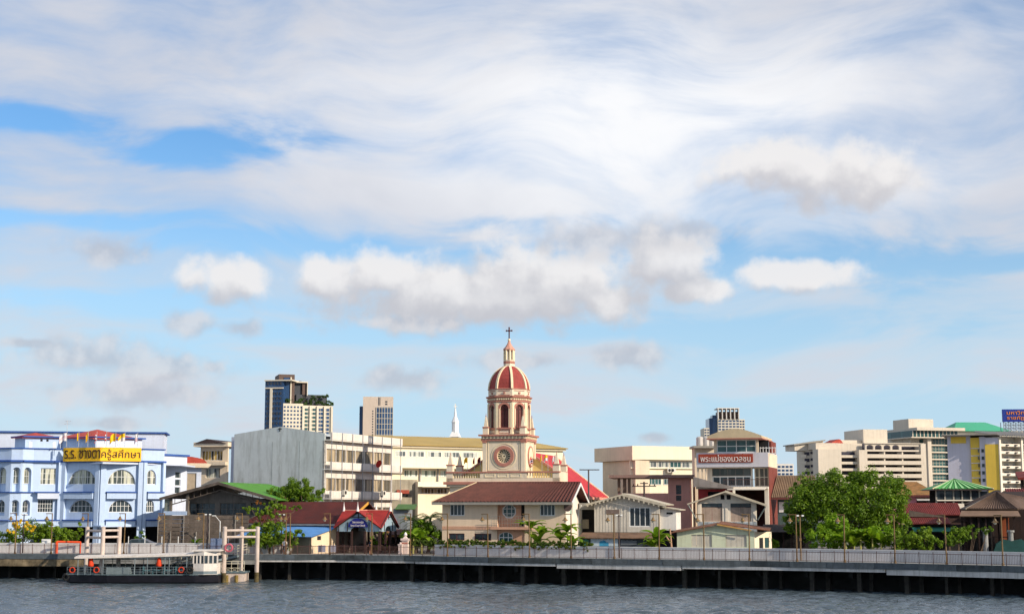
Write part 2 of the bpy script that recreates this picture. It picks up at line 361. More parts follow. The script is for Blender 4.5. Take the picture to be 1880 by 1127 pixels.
# ------------------------------------------------------------------ river and bank
BANK = [(at(x, HOR, D).x, D) for x, D in [(-2600, 215), (-420, 172), (0, 166.5), (300, 165), (607, 163), (755, 160), (900, 155.2), (1127, 150), (1374, 145), (1640, 138.6), (1835, 132.8), (2000, 127.5), (2300, 117), (4200, 70)]]
class Path:
    def __init__(s, pts):
        s.p = [Vector((x, y)) for x, y in pts]; s.l = [0]
        for a, b in zip(s.p, s.p[1:]): s.l.append(s.l[-1] + (b - a).length)
    def off(s, d):                           # parallel line d metres landward
        q = []
        for i, a in enumerate(s.p):
            t = (s.p[min(i + 1, len(s.p) - 1)] - s.p[max(i - 1, 0)]).normalized(); q.append(a + Vector((-t.y, t.x)) * d)
        return Path([(v.x, v.y) for v in q])
    def at(s, l):
        for i in range(len(s.p) - 1):
            if l <= s.l[i + 1] or i == len(s.p) - 2:
                f = (l - s.l[i]) / (s.l[i + 1] - s.l[i]); t = (s.p[i + 1] - s.p[i]).normalized(); return s.p[i].lerp(s.p[i + 1], f), t
    def sx(s, x):                            # arc length where the line crosses picture column x
        k = (x - CXP) / FPX * CP
        best = 0
        for i in range(len(s.p) - 1):
            a, b = s.p[i], s.p[i + 1]; fa = a.x - k * a.y; fb = b.x - k * b.y
            if (fa <= 0 <= fb): return s.l[i] + (s.l[i + 1] - s.l[i]) * (-fa / (fb - fa))
        return 0 if x < 900 else s.l[-1]
    def piece(s, l0, l1):
        q = [s.at(l0)[0]] + [s.p[i] for i in range(len(s.p)) if l0 + .01 < s.l[i] < l1 - .01] + [s.at(l1)[0]]; return [(v.x, v.y) for v in q]
EDGE = Path(BANK)
def strip(P, d0, d1, z0, z1, l0=None, l1=None, mb=None):   # solid band following the bank between two landward offsets
    mb = mb or MB(); A, B = P.off(d0), P.off(d1)
    la0, la1 = (0, A.l[-1]) if l0 is None else (l0 * A.l[-1] / P.l[-1], l1 * A.l[-1] / P.l[-1])
    n = max(1, int((la1 - la0) / 4)); vs = []
    for i in range(n + 1):
        f = (la0 + (la1 - la0) * i / n) / A.l[-1]; a = A.at(f * A.l[-1])[0]; b = B.at(f * B.l[-1])[0]
        vs += [(a.x, a.y, z0), (a.x, a.y, z1), (b.x, b.y, z1), (b.x, b.y, z0)]
    fs = []
    for i in range(n):
        o = 4 * i
        fs += [(o, o + 4, o + 5, o + 1), (o + 1, o + 5, o + 6, o + 2), (o + 2, o + 6, o + 7, o + 3), (o + 3, o + 7, o + 4, o)]
    fs += [(0, 1, 2, 3), (4 * n + 3, 4 * n + 2, 4 * n + 1, 4 * n)]
    return mb.add(vs, fs)
def water_mat():
    M = bpy.data.materials.new('river water'); M.use_nodes = True; nt = M.node_tree; N = nt.nodes; L = nt.links
    b = N['Principled BSDF']; b.inputs['Base Color'].default_value = (.07, .095, .112, 1); b.inputs['Roughness'].default_value = .06; b.inputs['IOR'].default_value = 1.33
    tc = N.new('ShaderNodeTexCoord'); h = None
    for sc, st, sx, rot in ((1.7, .5, .7, -.4), (4.6, .25, .8, .5)):
        mp = N.new('ShaderNodeMapping'); mp.inputs['Scale'].default_value = (sx, 1, 1); mp.inputs['Rotation'].default_value = (0, 0, rot); L.new(tc.outputs['Object'], mp.inputs[0])
        n = N.new('ShaderNodeTexNoise'); n.inputs['Scale'].default_value = sc; n.inputs['Detail'].default_value = 3; n.inputs['Roughness'].default_value = .55; n.inputs['Distortion'].default_value = .4
        L.new(mp.outputs[0], n.inputs['Vector'])
        m = N.new('ShaderNodeMath'); m.operation = 'MULTIPLY'; m.inputs[1].default_value = st; L.new(n.outputs['Fac'], m.inputs[0])
        if h is None: h = m.outputs[0]
        else:
            a = N.new('ShaderNodeMath'); a.operation = 'ADD'; L.new(h, a.inputs[0]); L.new(m.outputs[0], a.inputs[1]); h = a.outputs[0]
    bp = N.new('ShaderNodeBump'); bp.inputs['Strength'].default_value = 1.0; bp.inputs['Distance'].default_value = .22
    L.new(h, bp.inputs['Height']); L.new(bp.outputs[0], b.inputs['Normal']); return M
import numpy as np
def river():
    rng = np.random.default_rng(5); x = np.arange(-78, 78.01, .2); y = np.arange(92, 172.01, .2); X, Y = np.meshgrid(x, y); Zz = np.zeros_like(X)
    for k in range(46):                      # chop: short crossing waves, mostly running along the river
        lam = rng.uniform(.6, 2.4); th = rng.normal(1.2, .55); kx, ky = math.cos(th) * 2 * math.pi / lam, math.sin(th) * 2 * math.pi / lam
        ph = rng.uniform(0, 6.28); amp = .0105 * lam ** .9; Zz += amp * np.sin(kx * X + ky * Y + ph + .8 * np.sin(X * .11 + k) + .6 * np.sin(Y * .17 + k * 2))
    Zz *= .75 + .45 * np.sin(X * .07 + 1) * np.sin(Y * .13)
    nx, ny = len(x), len(y); me = bpy.data.meshes.new('river_water'); co = np.stack([X, Y, Zz], -1).reshape(-1, 3).astype(np.float32)
    idx = np.arange(nx * ny).reshape(ny, nx); f = np.stack([idx[:-1, :-1], idx[:-1, 1:], idx[1:, 1:], idx[1:, :-1]], -1).reshape(-1)
    me.vertices.add(nx * ny); me.vertices.foreach_set('co', co.ravel()); nf = len(f) // 4; me.loops.add(len(f)); me.loops.foreach_set('vertex_index', f.astype(np.int32))
    me.polygons.add(nf); me.polygons.foreach_set('loop_start', np.arange(0, nf * 4, 4, dtype=np.int32)); me.polygons.foreach_set('use_smooth', np.ones(nf, dtype=bool)); me.update(); me.validate()
    w = water_mat(); me.materials.append(w); o = bpy.data.objects.new('river_water', me); COL.objects.link(o); tag(o, 'grey rippled river water in the foreground', kind='structure')
    tag(MB().add([(-900, -80, -.35), (900, -80, -.35), (900, 260, -.35), (-900, 260, -.35)], [(0, 1, 2, 3)]).build('river_water', w), 'wider river beyond the foreground', kind='structure')
river()
CONC = mat('grey concrete', (.30, .30, .29), .85, .18, .8, .35, .25)
CONCD = mat('shade dark concrete', (.022, .021, .02), .85, .3, .9, .3, .3)  # near-black base: the deck's shade put into the concrete colour
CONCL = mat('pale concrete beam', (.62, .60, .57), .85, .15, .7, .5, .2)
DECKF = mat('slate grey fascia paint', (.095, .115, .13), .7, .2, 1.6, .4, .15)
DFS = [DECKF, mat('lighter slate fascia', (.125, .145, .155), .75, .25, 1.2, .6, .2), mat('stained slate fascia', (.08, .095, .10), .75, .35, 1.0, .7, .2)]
RAILM = mat('brown iron rail paint', (.14, .07, .055), .5, .25, 5, 0, 0)
WALLW = mat('off white flood wall', (.70, .68, .67), .85, .08, .5, .2, .1)
# land behind the flood wall
back = EDGE.off(4.6); poly = [(p.x, p.y) for p in back.p]
soil = mat('dusty paved ground', (.20, .18, .15), .95, .3, .15, 0, .3, 3)
n = len(poly); vs = [(x, y, GZ - .02) for x, y in poly] + [(x * 40, 9000, GZ - .02) for x, y in poly]
vs += [(x, y, -2.0) for x, y in poly]
tag(MB().add(vs, [(i, i + 1, n + i + 1, n + i) for i in range(n - 1)]).build('ground', soil), 'paved ground of the far river bank', kind='structure')
tag(strip(EDGE, 4.6, 5.0, -2, GZ - .04).build('river_wall', CONCD), 'shade darkened concrete quay wall under the promenade', kind='structure')
# promenade deck on piles
prom = empty('promenade', (0, 0, 0)); tag(prom, 'concrete riverside promenade on piles with slate fascia', kind='structure')
strip(EDGE, 0.12, 4.75, GZ - .45, GZ).build('deck_slab', CONC, prom)
L0, L1 = EDGE.sx(-180), EDGE.sx(2120)
l = L0
while l < L1:
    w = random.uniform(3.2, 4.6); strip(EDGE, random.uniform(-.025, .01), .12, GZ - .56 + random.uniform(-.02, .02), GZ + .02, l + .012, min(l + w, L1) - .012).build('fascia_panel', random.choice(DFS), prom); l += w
for x0, x1, h, mm in [(-180, 155, .78, mat('stained ochre beam', (.26, .20, .12), .9, .45, .9, .5, .3)), (158, 470, .5, CONC), (473, 760, .22, CONCL), (763, 1018, .26, CONCL), (1021, 1247, .46, CONCL), (1250, 1620, .30, CONCL), (1623, 2120, .52, CONCL)]:
    strip(EDGE, .05, .55, GZ - .56 - h, GZ - .565, EDGE.sx(x0), EDGE.sx(x1)).build('edge_beam', mm, prom)
pile0 = MB().box(-.17, .17, -.17, .17, -2.5, GZ - .5).build('pile', mat('stained shade dark pile', (.065, .058, .048), .85, .3, 1.5, .5), prom)  # streaks are stains; dark base has the shade under the deck put in
l = L0 + 1.2; first = True
while l < L1:
    for d in (1.5, 3.4):
        q, t = EDGE.off(d).at(l * EDGE.off(d).l[-1] / EDGE.l[-1])
        o = pile0 if first else pile0.copy()
        if not first: COL.objects.link(o)
        first = False; o.location = (q.x + random.uniform(-.25, .25), q.y, 0); o.rotation_euler = (random.uniform(-.015, .015), random.uniform(-.025, .025), math.atan2(t.y, t.x)); o.scale = (random.uniform(.8, 1.25),) * 2 + (1,)
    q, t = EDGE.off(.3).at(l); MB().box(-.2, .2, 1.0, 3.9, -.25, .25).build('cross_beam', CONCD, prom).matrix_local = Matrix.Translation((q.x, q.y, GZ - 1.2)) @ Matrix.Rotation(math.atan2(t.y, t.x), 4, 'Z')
    l += random.uniform(3.2, 5.2)
# railing
rail = empty('promenade_railing', (0, 0, 0), 0, 'long brown iron railing along the edge of the riverside promenade', 'railing')
E2 = EDGE.off(.22); post0 = MB().box(-.03, .03, -.03, .03, GZ, GZ + 1.08).build('post', RAILM, rail)
bal = MB(); first = True
segs = [(-180, 474), (504, 2120)]
for x0, x1 in segs:
    a, b = E2.sx(x0), E2.sx(x1); k = int((b - a) / 1.32); top = MB(); low = MB()
    for i in range(k + 1):
        q, t = E2.at(a + (b - a) * i / k); o = post0 if first else post0.copy()
        if not first: COL.objects.link(o)
        first = False; o.location = (q.x, q.y, 0); o.rotation_euler = (0, 0, math.atan2(t.y, t.x))
        if i < k:
            q2, _ = E2.at(a + (b - a) * (i + 1) / k)
            top.tube((q.x, q.y, GZ + .93), (q2.x, q2.y, GZ + .93), .028, n=5)
            low.tube((q.x, q.y, GZ + .12), (q2.x, q2.y, GZ + .12), .022, n=4)
            for j in range(1, 9):
                r = q.lerp(q2, j / 9); bal.box(r.x - .011, r.x + .011, r.y - .011, r.y + .011, GZ + .12, GZ + .93)
    tag(top.build('top_rail', RAILM, rail), kind='stuff'); tag(low.build('bottom_rail', RAILM, rail), kind='stuff')
tag(bal.build('balusters', RAILM, rail), kind='stuff')
# flood wall
for nm, x0, x1, lab in [('flood_wall', -180, 486, 'low off white flood wall in front of the blue school'), ('flood_wall', 757, 2120, 'long low off white flood wall in front of the riverside houses')]:
    B = empty(nm, (0, 0, 0), 0, lab, 'wall')
    strip(EDGE, 3.2, 3.42, GZ, GZ + 1.05, EDGE.sx(x0), EDGE.sx(x1)).build('wall', WALLW, B)
    strip(EDGE, 3.15, 3.47, GZ + 1.05, GZ + 1.14, EDGE.sx(x0), EDGE.sx(x1)).build('coping', WALLW, B)
# lamp posts
LAMPM = mat('ochre lamp post paint', (.21, .125, .045), .5, .25, 3); LGL = mat('frosted lamp glass', (.62, .58, .45), .35, .1, 3)
lamp = empty('lamp_post', (0, 0, 0))
MB().tube((0, 0, 0), (0, 0, .25), .13, .10).tube((0, 0, .25), (0, 0, 4.5), .07, .06).build('pole', LAMPM, lamp)
MB().tube((.06, 0, 4.46), (-.72, 0, 4.46), .045, n=6).tube((-.6, 0, 4.44), (-.6, 0, 4.1), .02, n=5).build('arm', LAMPM, lamp)
hd = MB().lathe([(.04, 4.16), (.1, 4.1), (.15, 3.95), (.3, 3.84), (.3, 3.8)], 8, (-.6, 0)).build('lamp_shade', LAMPM, lamp)
MB().ball((-.6, 0, 3.76), .15, 8).build('bulb_globe', LGL, hd, True)
LX = [31, 97, 163, 230, 303, 375, 445, 526, 534, 607, 683, 754, 822, 896, 972, 1048, 1127, 1209, 1291, 1374, 1461, 1548, 1640, 1734, 1837]
near = ['leftmost, before yellow flowering shrubs', 'second from the left, before the blue school', 'before the blue school, beside the left mooring frame', 'before the blue school bay with two arched windows', 'before the right end of the blue school', 'before the grey corrugated fence', 'behind the tall white mooring frame on the right',
        'left one of a close pair by the small leafy tree', 'right one of a close pair by the small leafy tree', 'before the cream wall beside the blue metal roof', 'before the red roofed pier pavilion', 'between pavilion and beige house', 'before the left end of the beige house', 'left of the round window of the beige house',
        'before the beige house, right of the round window', 'before the right corner of the beige house', 'before the grey boarded house, beside a dark camera pole', 'before the banana plant and grey boarded house', 'before the left shutter of the gabled white house', 'before the right shutter of the gabled white house',
        'beside the pole with a white camera, left of big tree', 'before the left half of the big tree', 'before the right half of the big tree', 'second from the right, before the red roofs', 'rightmost, before the dark brown house']
E3 = EDGE.off(.75)
for i, x in enumerate(LX):
    q, t = E3.at(E3.sx(x)); L_ = 'ochre promenade lamp post ' + near[i]
    rz = math.atan2(t.y, t.x) * .6 + random.uniform(-.12, .12) - (.5 if x > 1650 else 0)
    if i == 0: lamp.location = (q.x, q.y, GZ); lamp.rotation_euler = (0, 0, rz); tag(lamp, L_, 'lamp post', 'promenade lamp posts')
    else:
        o = inst(lamp, (q.x, q.y, GZ), rz, L_); o.rotation_euler = (random.uniform(-.01, .01), random.uniform(-.012, .012), rz)
DKP = mat('dark brown pole paint', (.055, .035, .035), .5, .2, 3); WHT = mat('white plastic', (.78, .78, .76), .4, .06, 2)
for x, lab, c in [(45, 'dark camera pole among the yellow flowering shrubs', DKP), (382, 'dark camera pole with white cameras before corrugated fence', DKP), (518, 'dark camera pole between a close pair of lamp posts', DKP), (1136, 'dark camera pole before the grey boarded house', DKP), (1468, 'ochre camera pole with white camera left of the big tree', LAMPM)]:
    q, t = EDGE.off(3.0).at(EDGE.off(3.0).sx(x)); P_ = empty('camera_pole', (q.x, q.y, GZ), 0, lab, 'pole', 'surveillance camera poles')
    MB().tube((0, 0, 0), (0, 0, 4.4), .07, .06).tube((-.24, 0, 4.25), (.28, 0, 4.25), .03, n=5).box(-.09, .09, -.1, .1, 1.9, 2.2).build('pole', c, P_)
    for sx in (-.22, .26): MB().box(sx - .1, sx + .1, -.16, .1, 4.28, 4.42).build('camera_housing', WHT, P_)
# ------------------------------------------------------------------ ferry and landing stage
NAVY = mat('black hull paint', C(28, 27, 38), .5, .3, 1.2, .3); WPAINT = mat('white boat paint', C(222, 214, 205), .55, .1, 1.5, .2)
GREYP = mat('grey boat paint', C(120, 134, 140), .6, .15, 1.5, .2); ORANGE = mat('orange safety fabric', C(222, 66, 22), .7, .15, 4); RUB = mat('black rubber', (.02, .02, .02), .8, .2, 4)
CREAMP = mat('cream post paint', C(205, 188, 176), .65, .12, 1.2, .35); TEAL = mat('bluish deck paint', C(95, 112, 118), .7, .2, 1.5); GLD = glass('dark glass')
RAILW = mat('cream rail paint', C(205, 198, 175), .6, .1, 2)
B = Bld('ferry_boat', 'low black hulled river ferry with long white canopy and white wheelhouse', 'ferry', 120, 157.2, 1.0, 0.0)
Lh = B.u(402)
def hull_sec(f):                             # half breadth and keel at fraction f of the length
    w = 2.2 * min(1, .35 + 2.4 * f) * min(1, .72 + 2.2 * (1 - f)); return w
secs = []; hb = MB(); vs = []; fs = []
for i in range(15):
    f = i / 14; u = f * Lh; w = hull_sec(f); sh = .78 + .16 * max(0, .18 - f) * 4 + .05 * f; kz = -.4 + .8 * max(0, .10 - f) * 8
    vs += [(u, 2.3 - w, sh), (u, 2.3 - w * .93, .12), (u + .3 * (f < .1), 2.3 - w * .6, kz), (u + .3 * (f < .1), 2.3 + w * .6, kz), (u, 2.3 + w * .93, .12), (u, 2.3 + w, sh)]
for i in range(14): fs += [(6 * i + j, 6 * i + 6 + j, 6 * i + 7 + j, 6 * i + j + 1) for j in range(5)] + [(6 * i + 5, 6 * i + 11, 6 * i + 6, 6 * i)]
fs += [tuple(range(5, -1, -1)), tuple(range(84, 90))]
B.part('hull', NAVY, hb.add(vs, fs))
MB().prismz([(i / 14 * Lh, 2.3 - hull_sec(i / 14) - .04) for i in range(15)] + [(i / 14 * Lh, 2.3 + hull_sec(i / 14) + .04) for i in range(14, -1, -1)], .86, .95).build('gunwale', TEAL, B.root)
u0, u1 = B.u(140), B.u(358); zc = B.z(200, 1022)
cn = MB(); n = 14; vs = []
for i in range(n + 1):
    f = i / n; u = u0 + (u1 - u0) * f; z = zc + .28 * f * f + .05 * math.sin(f * 3)
    for j in range(7):
        g = j / 6; vs.append((u, .05 + 4.5 * g, z + .16 * math.sin(math.pi * g)))
    for j in range(7):
        g = j / 6; vs.append((u, .05 + 4.5 * g, z - .16 + .16 * math.sin(math.pi * g)))
fs = []
for i in range(n):
    a, b = 14 * i, 14 * i + 14
    fs += [(a + j, b + j, b + j + 1, a + j + 1) for j in range(6)] + [(a + 7 + j, a + 8 + j, b + 8 + j, b + 7 + j) for j in range(6)] + [(a, a + 7, b + 7, b), (a + 6, b + 6, b + 13, a + 13)]
fs += [tuple(range(7)) + tuple(range(13, 6, -1)), tuple(14 * n + j for j in (list(range(6, -1, -1)) + list(range(7, 14))))]
B.part('canopy', WPAINT, cn.add(vs, fs))
for x in (146, 192, 250, 273, 305, 313, 345):
    u = B.u(x)
    for v in (.25, 4.3): B.part('canopy_post', GREYP, MB().tube((u, v, .9), (u, v, zc + .1 + .25 * ((u - u0) / (u1 - u0)) ** 2), .045, n=6))
# wheelhouse
ua, uc, ub = B.u(357), B.u(377), B.u(400); zt = B.z(380, 1011.5); pl = [(ua, .25), (uc, -.02), (ub, .5), (ub, 4.1), (ua, 4.1)]
B.part('wheelhouse', WPAINT, MB().prismz(pl, .92, B.z(380, 1034)).prismz(pl, B.z(380, 1019.5), zt))
for (a, b) in ((pl[0], pl[1]), (pl[1], pl[2])):
    for k in range(4):
        f = k / 3; q = (a[0] + (b[0] - a[0]) * f, a[1] + (b[1] - a[1]) * f)
        B.part('window_post', WPAINT, MB().box(q[0] - .07, q[0] + .07, q[1] + .0, q[1] + .12, B.z(380, 1034), B.z(380, 1019.5)))
for q in ((ub - .06, 4.04), (ua + .06, 4.04)): B.part('window_post', WPAINT, MB().box(q[0] - .07, q[0] + .07, q[1] - .07, q[1] + .07, B.z(380, 1034), B.z(380, 1019.5)))
for k, (a, b) in enumerate(((pl[0], pl[1]), (pl[1], pl[2]))):
    d = Vector((b[0] - a[0], b[1] - a[1], 0)); nrm = Vector((d.y, -d.x, 0)).normalized(); A0 = Vector((a[0], a[1], 0)) - nrm * .08; B0 = Vector((b[0], b[1], 0)) - nrm * .08
    zz0, zz1 = B.z(380, 1034) + .01, B.z(380, 1019.5) - .01
    B.part('window_pane', GLD, MB().sheet([(A0.x, A0.y, zz0), (B0.x, B0.y, zz0), (B0.x, B0.y, zz1), (A0.x, A0.y, zz1)], .02))
    B.part('grey_band', GREYP, MB().sheet([tuple(Vector(q) + nrm * .006) for q in ((a[0], a[1], .96), (b[0], b[1], .96), (b[0], b[1], 1.28), (a[0], a[1], 1.28))], .012))
B.part('wheelhouse_roof', WPAINT, MB().prismz([(ua - .15, -.15), (ub + .35, .1), (ub + .35, 4.3), (ua - .15, 4.3)], zt, zt + .12))
for x0, x1, v in ((127, 160, .2), (160, 250, .2), (250, 352, .2), (127, 352, 4.4)):
    rl = MB(); a, b = B.u(x0), B.u(x1) - .05; k = max(2, int((b - a) / .55))
    for h in (1.2, 1.45, 1.72): rl.tube((a, v, h), (b, v, h), .022, n=5)
    for i in range(k + 1): rl.tube((a + (b - a) * i / k, v, .92), (a + (b - a) * i / k, v, 1.72), .02, n=5)
    B.part('railing', GREYP, rl)
B.part('engine_cover', GREYP, MB().box(B.u(194), B.u(238), 1.2, 3.2, .95, 1.62).box(B.u(208), B.u(222), 1.19, 1.25, 1.15, 1.45))
for x in (262, 280, 300, 322): B.part('bench', mat('teal bench paint', C(70, 110, 120), .6, .2, 3), MB().box(B.u(x), B.u(x) + .8, .9, 3.7, 1.28, 1.36).box(B.u(x), B.u(x) + .08, .9, 3.7, .95, 1.75))
B.part('locker', mat('red brown locker', C(140, 70, 48), .6, .2, 2), MB().box(B.u(281), B.u(294), 3.0, 3.8, .95, 1.55))
def torus(mb, c, R0, r, n=16, k=6, ax='v'):
    vs = []; fs = []
    for i in range(n):
        a = 2 * math.pi * i / n
        for j in range(k):
            b = 2 * math.pi * j / k; q = R0 + r * math.cos(b)
            vs.append((c[0] + q * math.cos(a), c[1] + r * math.sin(b), c[2] + q * math.sin(a)))
            fs.append((i * k + j, ((i + 1) % n) * k + j, ((i + 1) % n) * k + (j + 1) % k, i * k + (j + 1) % k))
    return mb.add(vs, fs)
for x, y in ((119, 1060), (352, 1046)): B.part('tyre_fender', RUB, torus(MB(), (B.u(x), -.12 if x > 200 else 1.5, B.z(x, y)), .3, .12))
def on(B, u, v, z): return B.o + B.uh * u + B.vh * v + Vector((0, 0, z))
for x, lab in ((137, 'orange life ring on the railing at the far left end of the ferry'), (181, 'orange life ring on the ferry railing beside the left mooring posts'), (336, 'orange life ring on the ferry beside the wheelhouse')):
    o = torus(MB(), (0, 0, 0), .27, .065).build('life_ring', mat('faded red ring', C(196, 62, 34), .7, .15, 4)); o.location = on(B, B.u(x), .05, 1.42); o.rotation_euler = (0, 0, B.y); tag(o, lab, 'life ring', 'life rings on the ferry')
for x, lab in ((168, 'orange life jackets hanging near the left end of the ferry'), (293, 'orange life jackets hanging from the middle of the ferry canopy')):
    m_ = MB().lathe([(.05, .95), (.2, .85), (.26, .5), (.32, .2), (.28, 0)], 8).build('life_jacket', ORANGE, smooth=True); m_.location = on(B, B.u(x), .6, B.z(x, 1040)); tag(m_, lab, 'life jacket', 'life jackets on the ferry')
# pontoon, gangway and mooring frames
PT = Bld('landing_pontoon', 'cream steel landing pontoon moored between the tall white posts', 'pontoon', 185, 160.3, 0.5, 0.0)
ua, ub = 0, PT.u(452)
PT.part('float', CREAMP, MB().prism([(ua, -.5), (ub - .6, -.5), (ub, .1), (ub, .95), (ua, .95)], 0, 2.6)); PT.part('deck', TEAL, MB().box(ua - .1, ub + .12, -.1, 2.7, .95, 1.1))
for xa, xb in ((186, 246), (404, 451)):
    rl = MB(); a, b = PT.u(xa), PT.u(xb); k = int((b - a) / .6)
    for h in (1.5, 1.95, 2.2): rl.tube((a, .05, h), (b, .05, h), .03, n=5)
    for i in range(k + 1):
        q = a + (b - a) * i / k; rl.tube((q, .05, 1.1), (q, .05, 2.2), .028, n=5)
        if i < k: rl.tube((q, .05, 1.1), (q + (b - a) / k, .05, 1.5), .018, n=4).tube((q, .05, 1.5), (q + (b - a) / k, .05, 1.1), .018, n=4)
    PT.part('railing', RAILW, rl)
for x in (404, 420, 438): PT.part('fender', mat('dirty yellow fender', C(140, 118, 60), .8, .3, 3), MB().tube((PT.u(x), -.22, -.3), (PT.u(x), -.22, .75), .2, n=8))
GW = Bld('gangway', 'sloping steel gangway with handrails up to the promenade', 'gangway', 313, 161.2, 0, 0.0)
a = (0, 0, 1.35); b = (GW.u(446), 3.0, GZ + .12)
ln = MB()
for v in (0, 1.3):
    A0 = Vector((a[0], a[1] + v, a[2])); B0 = Vector((b[0], b[1] + v, b[2]))
    for h in (.45, .75, 1.05): ln.tube(A0 + Vector((0, 0, h)), B0 + Vector((0, 0, h)), .035, n=5)
    for i in range(9): q = A0.lerp(B0, i / 8); ln.tube(q, q + Vector((0, 0, 1.05)), .03, n=5)
GW.part('handrail', RAILW, ln); GW.part('walkway', GREYP, MB().sheet([a, b, (b[0], b[1] + 1.3, b[2]), (a[0], a[1] + 1.3, a[2])], .22))
def frame(xs, Ds, lab, beams):
    q = at(xs[0], HOR, Ds[0]); r = empty('mooring_frame', (q.x, q.y, 0), 0, lab, 'mooring posts'); pts = []
    for x, D in zip(xs, Ds):
        p = at(x, HOR, D); p = Vector((p.x - q.x, p.y - q.y, 0)); zt = at(x, 968, D).z; pts.append((p, zt))
        po = MB().tube(p + Vector((0, 0, -2.5)), p + Vector((0, 0, zt)), .23, n=12).lathe([(.25, zt), (.25, zt + .05), (.12, zt + .12)], 12, (p.x, p.y)).build('post', CREAMP, r)
        MB().tube(p + Vector((0, 0, -1)), p + Vector((0, 0, 1.0)), .245, .24, n=12).build('tide_stain', mat('weedy tide stain', C(96, 84, 52), .9, .4, 2), po)
    for (i, j) in beams:
        for y in (973.5, 985.5):
            a, za = pts[i]; b, _ = pts[j]; z = at(xs[i], y, Ds[i]).z
            MB().tube(a + Vector((0, 0, z)), b + Vector((0, 0, z)), .13, n=8).build('beam', CREAMP, r)
frame((162, 191, 221), (163.2, 159.6, 161.5), 'three tall cream mooring posts with crossbeams behind the ferry, in front of the blue school', ((0, 1), (1, 2)))
frame((414, 445, 474), (160.0, 163.2, 161.5), 'three tall cream mooring posts with crossbeams right of the ferry wheelhouse', ((0, 2), (0, 1)))
o = torus(MB(), (0, 0, 0), .38, .1).build('life_ring', mat('faded pink plastic', C(190, 95, 110), .6, .15, 3)); o.location = at(420, 1005, 159.6); tag(o, 'faded pink life ring hanging on the right mooring posts', 'life ring')
# ------------------------------------------------------------------ things on the promenade
def person(x, D_off, label, shirt, legs, pose):
    P_ = EDGE.off(D_off); q, t = P_.at(P_.sx(x))
    J = {'pelvis': (0, 0, .93), 'chest': (0, .02, 1.25), 'neck': (0, .03, 1.46), 'head': (0, .0, 1.62), 'crown': (0, .0, 1.72)}
    for sgn, sfx in ((-1, 'l'), (1, 'r')):
        J['hip' + sfx] = (.1 * sgn, 0, .88); J['knee' + sfx] = (.12 * sgn, -.05 + pose * .1 * sgn, .48); J['ank' + sfx] = (.12 * sgn, .02 + pose * .16 * sgn, .08); J['toe' + sfx] = (.13 * sgn, -.14 + pose * .16 * sgn, .04)
        J['sho' + sfx] = (.19 * sgn, .02, 1.4); J['elb' + sfx] = (.25 * sgn, .02 - .08 * (sgn > 0), 1.12); J['wri' + sfx] = (.24 * sgn - .1 * (sgn > 0), -.14 - .1 * (sgn > 0), .95 + .18 * (sgn > 0)); J['han' + sfx] = (.22 * sgn - .12 * (sgn > 0), -.2 - .12 * (sgn > 0), .9 + .2 * (sgn > 0))
    E = [('pelvis', 'chest'), ('chest', 'neck'), ('neck', 'head'), ('head', 'crown')]
    for s_ in 'lr': E += [('pelvis', 'hip' + s_), ('hip' + s_, 'knee' + s_), ('knee' + s_, 'ank' + s_), ('ank' + s_, 'toe' + s_), ('chest', 'sho' + s_), ('sho' + s_, 'elb' + s_), ('elb' + s_, 'wri' + s_), ('wri' + s_, 'han' + s_)]
    rad = {'pelvis': .15, 'chest': .165, 'neck': .06, 'head': .1, 'crown': .085, 'hip': .1, 'knee': .065, 'ank': .042, 'toe': .04, 'sho': .07, 'elb': .045, 'wri': .032, 'han': .04}
    ks = list(J); me = bpy.data.meshes.new('body'); me.from_pydata([J[k] for k in ks], [(ks.index(a), ks.index(b)) for a, b in E], [])
    r = empty('person', (q.x, q.y, GZ), math.atan2(t.y, t.x) + pose, label, 'person')
    o = bpy.data.objects.new('body', me); COL.objects.link(o); sk = o.modifiers.new('skin', 'SKIN'); sb = o.modifiers.new('sub', 'SUBSURF'); sb.levels = sb.render_levels = 1
    for i, k in enumerate(ks):
        w = rad[k if k in rad else k[:-1]]; me.skin_vertices[0].data[i].radius = (w, w * (.72 if k in ('chest', 'pelvis') else 1)); me.skin_vertices[0].data[i].use_root = (k == 'pelvis')
    dg = bpy.context.evaluated_depsgraph_get(); m2 = bpy.data.meshes.new_from_object(o.evaluated_get(dg)); bpy.data.objects.remove(o)
    skin = mat('skin', C(176, 124, 96), .6, .05, 5); hair = mat('black hair', (.015, .012, .011), .6, .1, 9)
    m2.materials.clear()
    for k in (skin, mat('cloth ' + label[:14], shirt, .85, .12, 6), mat('trousers ' + label[:14], legs, .85, .12, 6), hair): m2.materials.append(k)
    for p in m2.polygons:
        c = p.center; p.use_smooth = True
        p.material_index = 3 if c.z > 1.64 or (c.z > 1.52 and c.y > .03) else 0 if (c.z > 1.45 or (abs(c.x) > .17 and c.z < 1.16 and c.z > .8)) else 1 if c.z > .94 else 2 if c.z > .46 else 0 if c.z > .09 else 3
    ob = bpy.data.objects.new('body', m2); COL.objects.link(ob); ob.parent = r
person(524, 1.2, 'person in a white shirt and dark shorts standing beside a pair of lamp posts', C(225, 218, 215), C(60, 45, 42), .15)
person(681, 1.6, 'person in a dark navy shirt walking in front of the pavilion', C(30, 32, 48), C(120, 80, 60), -.3)
